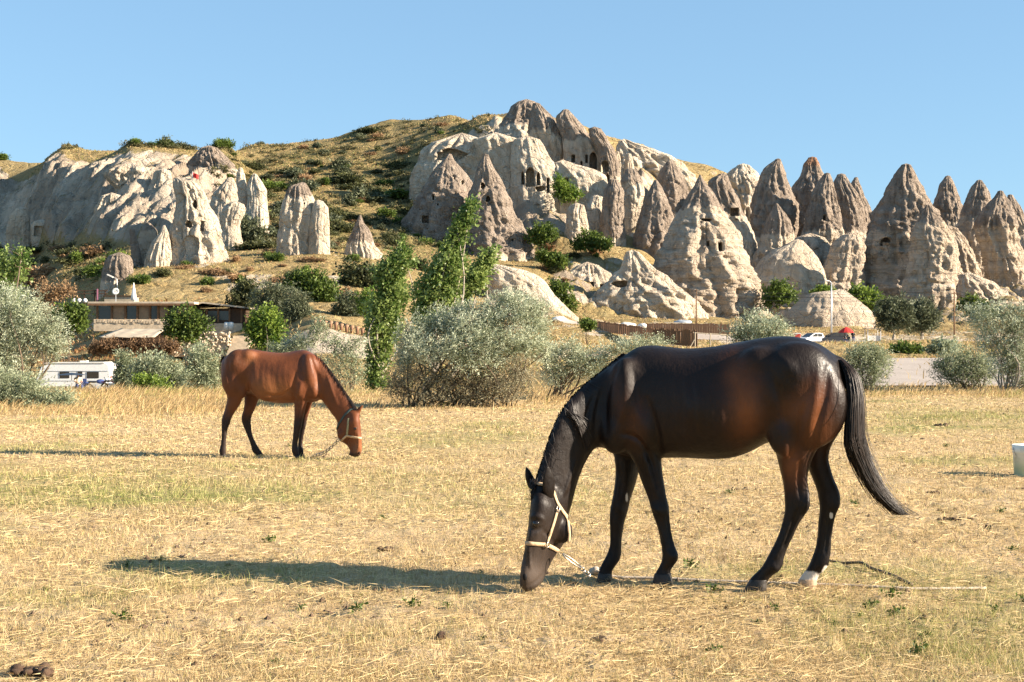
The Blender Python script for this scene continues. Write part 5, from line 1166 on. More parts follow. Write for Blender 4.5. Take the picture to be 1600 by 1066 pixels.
plant('tree', 'weeping silver-green olive tree, larger of two side by side', 'tree', 152, [(426, 462, 28, 24), (412, 478, 20, 18), (440, 480, 18, 18)], 428, OLIVE, 950, 9, .36, .09, 1.1, (.2, 0, -.1), .35, 8, 0, .07, 44, BARK, GT, trunk=(.12, 1.6))
plant('tree', 'smaller weeping silver-green olive tree', 'tree', 148, [(464, 474, 18, 22), (456, 488, 14, 12), (474, 486, 12, 12)], 462, OLIVE, 620, 9, .34, .09, 1.0, (.2, 0, -.1), .35, 6, 0, .06, 45, BARK, GT, trunk=(.12, 1.8))
plant('tree', 'mid-green bushy tree behind the olive trees', 'tree', 160, [(488, 448, 30, 22), (508, 466, 26, 26), (470, 436, 20, 14), (500, 488, 24, 14), (452, 446, 14, 12)], 498, GREEN, 1150, 8, .36, .2, 1.0, wR, 0, 8, 0, .08, 46, BARK, GT, trunk=(.13, 1.5))
plant('tree', 'darkest broad tree below the small pointed pyramid rock', 'tree', 172, [(562, 434, 36, 26), (590, 452, 26, 26), (544, 450, 20, 24), (575, 474, 30, 18)], 568, DARK, 1350, 8, .38, .22, 1.0, wR, 0, 8, 0, .09, 47, BARK, GT, trunk=(.14, 1.5))
plant('tree', 'small silvery tree between the mid-green and the darkest tree', 'tree', 150, [(544, 474, 20, 18), (530, 486, 14, 12), (558, 486, 14, 14)], 544, OLIVE, 560, 9, .34, .1, .9, wR, .2, 6, 0, .06, 48, BARK, GT, trunk=(.1, 1.4))
plant('tree', 'small fresh green tree by the low picket posts', 'tree', 142, [(574, 474, 16, 20), (582, 488, 12, 12)], 576, BRIGHT, 380, 8, .3, .18, .8, wR, 0, 6, 0, .05, 49, BARK, GT, trunk=(.08, 1.2))
plant('bush', 'dark green bush on the slope behind the small pointed poplar crown', 'bush', 196, [(654, 418, 13, 10), (644, 424, 10, 8)], 652, DARK, 220, 8, .42, .25, 1.0, wR, 0, 5, 0, .06, 50, BARK)
plant('bush', 'dry reddish-brown shrub on the left above the willow bush', 'bush', 128, [(66, 460, 12, 20), (84, 458, 18, 14), (104, 452, 14, 10), (70, 486, 18, 12)], 72, DRYLEAF, 420, 7, .26, .10, .9, wR, 0, 10, 60, .05, 51)
for i, (lb, bl) in enumerate((('russet dry bush in front of the tarpaulin shelter, leftmost of three', [(168, 541, 22, 9), (150, 546, 14, 7)]), ('russet dry bush in front of the tarpaulin shelter, middle of three', [(208, 543, 26, 9), (224, 540, 14, 7)]), ('russet dry bush in front of the tarpaulin shelter, rightmost of three', [(252, 545, 22, 10), (268, 541, 12, 8)]))):
    plant('bush', lb, 'bush', 131, bl, bl[0][0], RUSSET, 420, 8, .24, .09, .8, wR, 0, 10, 60, .04, 53 + i, group='russet bushes below the terrace', zground=W(0, 553, 131)[2])
plant('bush', 'dark green bush between the dry shrub and the terrace', 'bush', 124, [(112, 488, 20, 14), (98, 498, 18, 12), (124, 500, 12, 10), (110, 510, 24, 10)], 108, GREEN, 650, 8, .28, .16, .8, wR, 0, 6, 0, .05, 52)
# bushes among the rocks and along the road
GH = 'green bushes among the rocks'
for i, (lb, d, bl, m) in enumerate([
    ('green bush in the shade left of the lamp post, at the cream hump\'s foot', 224, [(876, 462, 18, 20), (886, 478, 14, 14), (868, 450, 12, 12)], GREEN),
    ('round green bush at the foot of the bright cream slope, upper one', 250, [(848, 366, 22, 15), (838, 372, 12, 10)], GREEN),
    ('wide green bush right of the squat pale stub', 252, [(922, 376, 24, 14), (940, 382, 16, 9), (904, 382, 14, 8)], GREEN),
    ('yellow-green bush climbing over the carved church ledge', 274, [(880, 298, 16, 14), (894, 304, 16, 10), (872, 284, 7, 10)], BRIGHT),
    ('low green bush on grass below the huge grey cone', 240, [(868, 408, 18, 9), (848, 400, 10, 8)], GREEN),
    ('loose green bush between the banded cone and the whale-backed rock', 238, [(1216, 456, 22, 20), (1230, 464, 18, 12), (1200, 468, 14, 14)], GREEN),
    ('yellow-green bush behind the whale-backed rock, left of the round trees', 240, [(1352, 466, 20, 16), (1370, 472, 16, 10), (1334, 460, 12, 10)], BRIGHT),
    ('small bright green bush on top of the whale-backed rock\'s left flank', 246, [(1288, 456, 12, 6), (1276, 462, 10, 6)], BRIGHT),
    ('grey-green bush tucked beside the red-flag tower', 222, [(384, 356, 30, 18), (400, 372, 18, 14), (366, 346, 16, 12)], OLIVE),
    ('dark bush left of the first slender far cone\'s foot', 232, [(1520, 478, 22, 14), (1536, 486, 16, 10)], GREEN)]):
    plant('bush', lb, 'bush', d, bl, bl[0][0], m, 420, 8, .5, .28, 1.1, wR, 0, 6, 0, .06, 60 + i, BARK, GH, zground=W(0, max(b[1] + b[3] for b in bl), d)[2])
for i, (lb, bl) in enumerate([('left one of two round olive-grey trees by the road rails', [(1398, 484, 28, 22), (1386, 500, 18, 16), (1412, 498, 18, 14)]), ('right one of two round olive-grey trees by the road rails', [(1440, 488, 24, 20), (1430, 504, 18, 12), (1452, 502, 14, 12)])]):
    plant('tree', lb, 'tree', 188 + i * 3, bl, (1394, 1440)[i], OLIVE, 950, 9, .42, .14, 1.0, (.1, 0, 0), .2, 8, 0, .08, 75 + i, PALEBARK, 'round trees by the road', trunk=(.28, 1.5), shell=.7)
plant('bush', 'dark green roadside bush on the bank above the gravel lot', 'bush', 128, [(1412, 546, 20, 8), (1430, 548, 14, 6)], 1415, GREEN, 300, 8, .3, .16, .7, wR, 0, 5, 0, .05, 78)
plant('bush', 'grey low bush left of the gravel lot\'s far corner', 'bush', 124, [(1475, 542, 24, 10), (1460, 548, 14, 7)], 1470, WILLOW, 300, 8, .3, .12, .7, wR, 0, 5, 0, .05, 79)
plant('bush', 'small dark bush on the grassy bank by the plank fence', 'bush', 150, [(918, 508, 10, 7)], 918, GREEN, 150, 8, .3, .18, .7, wR, 0, 4, 0, .05, 80)

# small shrubs scattered over the hill: four forms, each copied
def on_land(px, py, d0, d1):
    d = np.arange(d0, d1, .4); z = CAM_H + (533 - py) / FOC * d; x = (px - 800) / FOC * d; t = terr_z(x, d)
    k = np.nonzero(t >= z)[0]
    if len(k) == 0: return None
    i = k[0]; return np.array([x[i], d[i], t[i]])
protos = []
forms = [('shrub', DARK, [(0, 0, .4, 1.1, .9, .5), (1.0, .2, .35, .8, .7, .4), (-.9, -.1, .3, .8, .6, .35), (.3, 0, .8, .4, .4, .4)], 300), ('shrub', GREEN, [(0, 0, .5, .8, .8, .6), (.7, .2, .4, .7, .7, .5), (-.5, 0, .8, .4, .4, .4)], 260), ('shrub', OLIVE, [(0, 0, .45, 1.0, .9, .5), (-.8, .2, .35, .7, .6, .4), (.6, 0, .7, .4, .4, .45)], 280), ('shrub', DRYLEAF, [(0, 0, .35, 1.0, .8, .45), (.9, 0, .25, .8, .6, .28)], 220)]
for i, (nm, m, bl, n) in enumerate(forms):
    V, F, tint, *_ = foliage_arrays(bl, n, 7, .30, .15, .7, (.2, 0, 0), 0, .4, 200 + i)
    protos.append(mesh_np('shrub', V, [F], m, None, False, {'tint': tint}, link=False))
SH = {'sun': ('low wild shrub on the open grassy hillside left of the peak', 'wild shrubs on the hillside'), 'sky': ('little wild shrub on the skyline of the left plateau', 'shrubs along the skyline'), 'dark': ('low shrub on the shaded grass slope under the left cliff', 'shrubs on the shaded slope'), 'mound': ('small tuft-like shrub on the dry mound behind the terrace', 'shrubs on the dry mound'), 'right': ('small shrub among the pale rocks right of the peak', 'shrubs among the right-hand rocks')}
def shrub(px, py, d0, d1, zone, k, sc):
    p = on_land(px, py, d0, d1)
    if p is None: return
    o = obj_from('shrub', protos[k]); o.location = p; s_ = sc * rng.uniform(.75, 1.3); o.scale = (s_ * rng.uniform(.8, 1.7), s_ * rng.uniform(.8, 1.3), s_ * rng.uniform(.55, 1.1)); o.rotation_euler = (0, 0, rng.uniform(0, 6.3))
    look = ('dark green', 'fresh green', 'grey-green', 'dry brown')[k]; size = 'large' if sc > 1.45 else 'small' if sc < .9 else 'middling'
    if zone == 'sun':
        row = 'high on the hillside' if py < 270 else 'halfway up the hillside' if py < 330 else 'low on the hillside'
        col = 'behind the white boulders of the left ridge' if px < 430 else 'straight above the wide brown rock' if px < 520 else 'above the small pointed pyramid' if px < 610 else 'beside the shaded flank of the peak'
        lb = f'{size} {look} shrub {row}, {col}'
    elif zone == 'sky': lb = f'{size} {look} shrub on the skyline ' + ('at the far left edge' if px < 90 else 'over the left cliff' if px < 330 else 'over the red-flag tower\'s right side' if px < 430 else 'where the hillside starts to climb')
    elif zone == 'dark': lb = f'{size} {look} shrub on the shaded slope ' + ('under the left cliff\'s far end' if px < 60 else 'under the middle of the left cliff' if px < 120 else 'just left of the upright slab')
    elif zone == 'mound': lb = f'{size} {look} tuft on the dry mound ' + ('below the red-flag tower' if px < 350 else 'below the wide brown rock' if px < 500 else 'below the small pointed pyramid') + (', upper part' if py < 428 else ', lower part')
    else: lb = f'{size} {look} shrub among the rocks ' + ('below the carved church front' if px < 930 else 'right of the squat pale stub' if px < 1020 else 'around the large banded cone') + (', higher up' if py < 390 else ', lower down')
    tag(o, lb, 'shrub', SH[zone][1])
for i in range(200):
    u = rng.random(); px = 350 + 380 * u; top = np.interp(px, [340, 450, 560, 700, 740], [232, 222, 200, 184, 190]); py = top + 6 + (385 - top) * rng.random() ** .9
    shrub(px, py, 205, 356, 'sun', rng.choice([0, 0, 0, 1, 2, 2, 3]), rng.choice([.45, .6, .8, 1.0, 1.3, 1.8]))
for px in list(rng.uniform(100, 330, 16)) + [2, 14, 24, 70, 78, 345, 350, 372, 410, 440, 470, 500, 520, 548]:
    py = np.interp(px, [0, 100, 200, 330, 345, 420, 470, 560], [246, 224, 222, 231, 226, 221, 214, 200]); shrub(px, py + 4, 250, 385, 'sky', rng.choice([0, 1, 2]), 1.7 if px < 30 else rng.uniform(.7, 1.5))
for i in range(26): shrub(rng.uniform(-10, 185), rng.uniform(392, 440), 190, 330, 'dark', rng.choice([0, 0, 1, 3]), rng.uniform(.9, 2.0))
for i in range(34): shrub(rng.uniform(215, 610), rng.uniform(398, 465), 160, 215, 'mound', rng.choice([0, 1, 3, 3, 3]), rng.uniform(.45, 1.0))
for i in range(36): shrub(rng.uniform(840, 1180), rng.uniform(300, 480), 225, 330, 'right', rng.choice([0, 1, 3, 3]), rng.uniform(.5, 1.2))

# low scrub matted over the hillside, too thick to count
vs, fs, ts = [], [], []; off = 0; pts = []
for i in range(1000):
    px = rng.uniform(330, 770); top = np.interp(px, [330, 450, 560, 700, 770], [226, 218, 198, 180, 180]); py = top + (395 - top) * rng.random() ** 1.1; pts.append((px, py, 200, 362))
for i in range(240): px = rng.uniform(60, 345); pts.append((px, np.interp(px, [60, 100, 200, 345], [238, 227, 224, 229]) + rng.uniform(0, 7), 250, 385))
for i in range(160): pts.append((rng.uniform(0, 210), rng.uniform(380, 440), 190, 330))
for px, py, d0, d1 in pts:
    if n2(np.array([px / 40]), np.array([py / 14]), 1.0, 3, 801)[0] < rng.uniform(-.55, .25): continue
    p = on_land(px, py, d0, d1)
    if p is None: continue
    s_ = rng.uniform(.35, .95); V, F, tint, *_ = foliage_arrays([(0, 0, .3 * s_, s_ * 1.5, s_ * 1.2, .45 * s_)], 16, 5, .34, .2, .7, (.2, 0, 0), 0, .3, 900 + len(vs))
    vs.append(V + p); fs.append(F + off); off += len(V); ts.append(np.clip(tint * .8 + rng.normal(0, .2), 0, 1))
tag(mesh_np('hillside_scrub', np.vstack(vs), [np.vstack(fs)], leaf_mat('scrub_leaf', (.045, .045, .018), (.20, .18, .075), .25, .6), None, False, {'tint': np.concatenate(ts)}), kind='stuff')
# ------------------------------------------------------------------ straw, stubble and dry grass
def blades(name, X, Y, Z0, L, Wd, lean, az, mat, tint, green, curve=.25):
    n = len(X); d = np.stack([np.cos(az) * np.sin(lean), np.sin(az) * np.sin(lean), np.cos(lean)], -1)
    flat = np.stack([np.cos(az), np.sin(az), 0 * az], -1)
    side = np.cross(d, rng.normal(size=(n, 3))); side /= np.linalg.norm(side, axis=1, keepdims=True) + 1e-9
    P = np.stack([X, Y, Z0], -1); m = P + d * (L * .55)[:, None]; t = P + d * L[:, None] + (flat * curve - np.array([0, 0, curve * .5])) * (L * .5)[:, None] * np.cos(lean)[:, None]
    w = (side * (Wd * .5)[:, None])
    V = np.stack([P - w, P + w, m + w * .8, m - w * .8, t], 1).reshape(-1, 3); i = np.arange(n)[:, None] * 5
    o = mesh_np(name, V, [i + np.array([0, 1, 2, 3]), i + np.array([3, 2, 4])], mat, None, False, {'tint': np.repeat(tint, 5), 'green': np.repeat(green, 5)})
    return tag(o, kind='stuff')
def straw_mat(name, a, b, g0, g1, trans=.3):
    t = NT(name); c = t.mix(t.attr('tint'), a, b); c = t.mix(t.attr('green'), c, t.mix(t.attr('tint'), g0, g1))
    t.done(c, .6, None, .25); tr = t.n('BsdfTranslucent'); t.l(c, tr.inputs['Color']); ms = t.n('MixShader'); ms.inputs[0].default_value = trans
    t.l(t.b.outputs[0], ms.inputs[1]); t.l(tr.outputs[0], ms.inputs[2]); t.l(ms.outputs[0], t.out.inputs['Surface']); return t.m
STRAW = straw_mat('straw', (.15, .083, .027), (.80, .625, .335), (.10, .14, .025), (.38, .40, .11))
TALL = straw_mat('tall_dry_grass', (.28, .17, .07), (.68, .51, .26), (.16, .19, .04), (.42, .42, .14), .35)
RED = straw_mat('russet_weeds', (.17, .075, .03), (.40, .21, .09), (.10, .12, .03), (.3, .3, .1), .3)

def scatter(n, d0, d1, power=1.0, u=.44):
    d = np.sqrt(rng.random(n) * (d1 ** 2 - d0 ** 2) + d0 ** 2) if power == 1 else d0 * (d1 / d0) ** rng.random(n)
    return rng.uniform(-u, u, n) * d, d
# loose straw lying flat
X, Y = scatter(260000, 5.0, 40, 0); keep = n2(X, Y, .6, 3, 401) + .5 * n2(X, Y, .14, 2, 402) > rng.uniform(-.5, .7, len(X)); X, Y = X[keep], Y[keep]; n = len(X)
az = rng.uniform(0, 2 * math.pi, n); g = green_w(X, Y)
blades('straw', X, Y, field_z(X, Y) + rng.uniform(.0, .03, n), rng.uniform(.03, .13, n) * np.where(rng.random(n) < .12, 1.9, 1), np.maximum(.0030, .00034 * Y) * rng.uniform(.7, 1.3, n), rng.normal(1.50, .14, n), az, STRAW, np.clip(rng.normal(.64, .30, n), 0, 1), (rng.random(n) < g * .35) * rng.uniform(.4, 1, n), .1)
# short stubble in tufts
nt = 40000; TX, TY = scatter(nt, 5.0, 42, 0); k = np.clip((3 + 8 * (n2(TX, TY, 1.0, 3, 405) * 1.3 + .38)) * rng.uniform(.4, 1.6, nt), 1, 18).astype(int)
idx = np.repeat(np.arange(nt), k); n = len(idx); sp = .03 + .012 * TY[idx] ** .6
X = TX[idx] + rng.normal(0, 1, n) * sp; Y = TY[idx] + rng.normal(0, 1, n) * sp * 1.2; Y = np.clip(Y, 4.6, 43)
g = green_w(X, Y); hgt = rng.uniform(.02, .07, n) * (1 + .7 * g) * (.7 + .6 * rng.random(nt)[idx])
blades('stubble', X, Y, field_z(X, Y) - .006, hgt, np.maximum(.0026, .00034 * Y) * rng.uniform(.7, 1.2, n), np.abs(rng.normal(.35, .35, n)), rng.uniform(0, 6.28, n), STRAW, np.clip(rng.normal(.60, .27, n), 0, 1), np.clip((rng.random(n) < .12 + g * .95) * rng.uniform(.35, 1, n), 0, 1))
# tall pale grass where the field ends
X, Y = scatter(150000, 25, 47, 1, .46); px = 800 + FOC * X / Y
e0 = np.interp(px, [-100, 100, 200, 330, 420, 560, 600, 850, 900, 1330, 1400, 1700], [29, 27.5, 27, 28.5, 31, 33, 30.5, 31, 34, 37, 38.5, 36])
dens = sstep(e0 - 1.5, e0 + 2.5, Y + 1.5 * n2(X, Y, 2, 3, 411)) * (.35 + .9 * sstep(-.35, .3, n2(X, Y, 1.8, 3, 412))); dens *= np.where(px > 1330, .7, np.where(px < 480, 1.0, .6)) * sstep(-.5, .2, n2(X, Y, .9, 3, 413))
kp = rng.random(len(X)) < dens; X, Y, px = X[kp], Y[kp], px[kp]; n = len(X); tallf = np.where((px < 520), 1.1, .8) * (.6 + .6 * sstep(-.3, .4, n2(X, Y, 1.1, 2, 414)))
zz = np.where(Y < 40.2, field_z(X, Y), terr_z(X, Y))
blades('tall_grass', X, Y, zz - .02, rng.uniform(.10, .36, n) * tallf, .00045 * Y * rng.uniform(.7, 1.3, n), np.abs(rng.normal(.35, .25, n)), rng.normal(0, .9, n), TALL, np.clip(rng.normal(.6, .22, n), 0, 1), np.clip((rng.random(n) < .10 + .5 * sstep(.15, .5, n2(X, Y, 2.4, 3, 416))) * rng.uniform(.3, 1, n), 0, 1), .5)
# weeds over the rough ground between the field and the hill
X, Y = scatter(110000, 46, 170, 1, .42); px = 800 + FOC * X / Y; dn = sstep(-.2, .35, n2(X, Y, 6, 3, 421)) * np.where(px > 1330, .03 + .97 * (Y > 118), 1)
dn *= 1 - np.exp(-((px - 520) / 90) ** 2) * sstep(114, 119, Y) * .97
kp = rng.random(len(X)) < dn; X, Y, px = X[kp], Y[kp], px[kp]; n = len(X); rd = (px < 360) & (Y > 85) & (rng.random(n) < .8)
for nm, mk, mat in (('russet_weeds', rd, RED), ('dry_weeds', ~rd, TALL)):
    x, y = X[mk], Y[mk]; m = len(x)
    blades(nm, x, y, terr_z(x, y) - .05, rng.uniform(.22, .65, m), .0007 * y * rng.uniform(.7, 1.4, m), np.abs(rng.normal(.45, .3, m)), rng.uniform(0, 6.28, m), mat, np.clip(rng.normal(.5, .25, m), 0, 1), np.clip((rng.random(m) < .3) * rng.uniform(.3, 1, m), 0, 1), .5)
# grass over the hillsides
X, Y = scatter(190000, 160, 345, 1, .42); L_, P_, R_, M_, Lo_, Ri_, B_ = cliff_mask(X, Y); px = 800 + FOC * X / Y
dn = sstep(-.35, .3, n2(X, Y, 8, 3, 431)) * (1 - np.clip(L_ + P_ + R_ * .9 + M_ + Lo_ * .7 + Ri_ * .8, 0, 1)) * ~((Y > 190) & (Y < 212) & (px > 880))
kp = rng.random(len(X)) < dn; X, Y, px = X[kp], Y[kp], px[kp]; n = len(X)
blades('hill_grass', X, Y, terr_z(X, Y) - .1, rng.uniform(.2, .55, n), .00065 * Y * rng.uniform(.7, 1.4, n), np.abs(rng.normal(.6, .3, n)), rng.uniform(0, 6.28, n), TALL, np.clip(rng.normal(.40, .22, n), 0, 1), np.clip((rng.random(n) < np.where(px < 760, .42, .2)) * rng.uniform(.3, 1, n), 0, 1), .5)
# little green weeds in the stubble
V, F, tint, *_ = foliage_arrays([(0, 0, .05, .08, .08, .05)], 11, 6, .05, .026, .09, (0, 0, .2), 0, .3, 500)
vs, fs, ts = [], [], []; off = 0
wp = [(460, 690 + 320), (190, 975), (1302, 975), (1344, 962), (1182, 975), (1390, 935), (1565, 805), (1580, 860), (72, 925), (62, 800), (250, 880), (420, 850), (470, 955), (560, 960), (700, 950), (1115, 1020), (1400, 960), (1555, 950)] + [(rng.uniform(0, 1600), rng.uniform(690, 1060)) for _ in range(26)]
for (a, b) in wp:
    if b > 1060: b = 1000
    p = gp(a, b); s_ = rng.uniform(.18, .55); q = rng.uniform(0, 6.28); M_ = np.array([[math.cos(q), -math.sin(q), 0], [math.sin(q), math.cos(q), 0], [0, 0, 1]]) * s_
    vs.append(V @ M_.T + p); fs.append(F + off); ts.append(np.clip(tint * .9, 0, 1)); off += len(V)
tag(mesh_np('weeds', np.vstack(vs), [np.vstack(fs)], GREEN, None, False, {'tint': np.concatenate(ts)}), kind='stuff')
# dung
DUNG = plain('dung', (.075, .045, .028), .95, .4, 14, bump=.9)
GD = 'dung piles on the field'
def dung(px, py, label, n, r, spread):
    p = gp(px, py); mb = MB()
    for i in range(n):
        a = np.array([rng.normal(0, spread), rng.normal(0, spread * .7), r * rng.uniform(.2, .8)]); mb.ball(a, r * rng.uniform(.6, 1.1, 3) * np.array([1.1, 1, .8]), 8, 6)
    o = mb.build('dung_pile', DUNG, None, True); V = np.array([v.co[:] for v in o.data.vertices]); V += fbm(V * 30 + px, 2, 600)[:, None] * .008
    o.data.vertices.foreach_set('co', V.astype(np.float32).ravel()); o.location = p; tag(o, label, 'dung', GD)
for e in [(1160, 767, 'dark dung pile between the dark horse\'s front and hind legs', 10, .022, .045), (1462, 772, 'flat dark dung pile directly below the bucket\'s shadow', 12, .022, .045), (1490, 815, 'wide crumbled dung pile right of the dark horse\'s tail tip', 16, .022, .05), (1545, 826, 'single small dung lump right of the wide crumbled pile', 4, .02, .012),
          (690, 1000, 'single round dung ball near the bottom middle of the field', 3, .026, .006), (605, 926, 'small reddish dung lump just below the middle of the horse shadow', 4, .022, .02), (950, 1003, 'crumbled dung patch below the dark horse\'s front legs', 14, .02, .045), (60, 1057, 'dark dung clods in the bottom left corner', 16, .03, .05), (600, 858, 'dark crumbled patch above the horse shadow\'s right end', 12, .02, .04), (1475, 667, 'far dark dung pile near the right bushes', 12, .035, .06)]:
    dung(*e)

# crumbs of dark earth and dung trodden into the field
X, Y = scatter(5200, 5.2, 34, 0); kp = n2(X, Y, 1.1, 3, 441) > rng.uniform(-.1, .7, len(X)); X, Y = X[kp], Y[kp]; n = len(X); s_ = rng.uniform(.006, .020, n) * (1 + .03 * Y)
o8 = np.array([[1, 0, 0], [0, 1, 0], [-1, 0, 0], [0, -1, 0], [0, 0, .8]]); V = np.stack([X, Y, field_z(X, Y) + .004], -1)[:, None] + o8 * (s_[:, None, None] * rng.uniform(.6, 1.4, (n, 5, 1))); i = np.arange(n)[:, None] * 5
tag(mesh_np('crumbled_earth', V.reshape(-1, 3), [np.vstack([i + np.array([a, b, 4]) for a, b in ((0, 1), (1, 2), (2, 3), (3, 0))])], plain('dark_crumb', (.10, .065, .042), .95, .4, 9), None, False), kind='stuff')
# ------------------------------------------------------------------ built things
WOOD = plain('brown_timber', (.17, .095, .05), .8, .3, 6, bump=.3); DARKWOOD = plain('dark_timber', (.075, .045, .028), .85, .35, 5); PLANK = plain('weathered_plank', (.30, .17, .10), .85, .3, 3, bump=.3)
WHITE = plain('white_paint', (.78, .77, .74), .4, .06, 4); DULLWHITE = plain('aged_white', (.70, .67, .60), .6, .1, 3); ROOF = plain('pale_roof_felt', (.46, .38, .28), .9, .25, 2)
STONE = plain('rubble_stone', (.52, .42, .30), .95, .25, 2.5, bump=.5); GLASS = NT('dark_glass').done((.035, .032, .03), .08, None, .6); AMBER = plain('amber_panel', (.26, .17, .09), .35, .35, 2, .5)
METAL = plain('galvanised', (.50, .52, .53), .45, .15, 5, .5, .5); RUB = plain('rubber', (.02, .02, .02), .8, .2, 5); REDC = plain('red_cloth', (.55, .035, .03), .8, .15, 4); CANVAS = plain('pale_canvas', (.42, .35, .255), .9, .2, 1.5)
REDP = plain('red_plastic', (.5, .04, .035), .5, .15, 5); BLUE = plain('blue_cloth', (.05, .08, .22), .8, .3, 5); BLACK = plain('black_paint', (.025, .025, .028), .35, .2, 4); SKIN = plain('skin', (.42, .24, .16), .6, .1, 8); CREAMC = plain('cream_cloth', (.55, .47, .36), .9, .15, 8); HAIR = plain('dark_hair', (.03, .02, .015), .7, .2, 8)
PINK = plain('mauve_cloth', (.30, .12, .18), .9, .2, 8)

def frame(px, py, d): return W(px, py, d)
# --- caravan
d = 104.0; sc = d / FOC
o = np.array([(113 - 800) * sc, d, W(0, 613, d)[2]])
root = thing('caravan', o, 'old white touring caravan half hidden behind bushes, three dark windows', 'caravan', None, .0)
Lc, Hc, Wc = 5.5, 1.62, 2.1; zb = .42
prof = [(-Lc / 2, zb + .25), (-Lc / 2 + .15, zb), (Lc / 2 - .05, zb), (Lc / 2, zb + .15), (Lc / 2 - .02, zb + 1.0), (Lc / 2 - .12, zb + Hc), (Lc / 2 - .35, zb + Hc + .08), (-Lc / 2 + 1.1, zb + Hc + .06), (-Lc / 2 + .45, zb + Hc - .2)]
mb = MB().prism(prof, 0, Wc); mb.build('body', WHITE, root, False, bevel=.04)
mb = MB(); mb.box((0.2, -.012, zb + 1.13), (Lc - .7, .02, .04)); mb.box((.2, -.012, zb + .42), (Lc - .5, .02, .03)); mb.build('trim', METAL, root)
mb = MB().prism([(-Lc / 2 + .5, zb + Hc + .065), (Lc / 2 - .4, zb + Hc + .085), (Lc / 2 - .45, zb + Hc + .16), (-Lc / 2 + 1.0, zb + Hc + .13)], -.05, Wc + .05); mb.build('roof', DULLWHITE, root)
mb = MB().box((.6, .9, zb + Hc + .2), (.5, .5, .12)); mb.build('roof_hatch', DULLWHITE, root)
for (x0, x1, y0, y1) in ((355, 413, 765, 803), (462, 490, 763, 795), (517, 588, 765, 803)):
    cx = ((x0 + x1) / 2 / 3.807 - 113) * sc; cz = W(0, 380 + (y0 + y1) / 2 / 3.807, d)[2] - o[2]; w_, h_ = (x1 - x0) / 3.807 * sc, (y1 - y0) / 3.807 * sc
    wdw = MB().box((cx, -.015, cz), (w_, .03, h_)).build('window', BLACK, root, bevel=.01); MB().box((cx, -.034, cz), (w_ - .08, .008, h_ - .08)).build('pane', GLASS, wdw)
mb = MB().box((1.55, -.012, zb + .22), (.75, .02, .22)); mb.build('service_hatch', DULLWHITE, root)
for x in (-.35, .45):
    wh = MB(); ring(wh, (x, .08, .32), (0, 1, 0), .24, .085, 18); wh.build('wheel', RUB, root, True)
MB().box((Lc / 2 + .012, .25, zb + .6), (.02, .18, .4)).build('tail_light', REDP, root)
for y in (.2, Wc - .2): MB().tube([(Lc / 2 - .3, y, zb), (Lc / 2 - .3, y, -.3)], .03, 5).build('corner_leg', METAL, root)
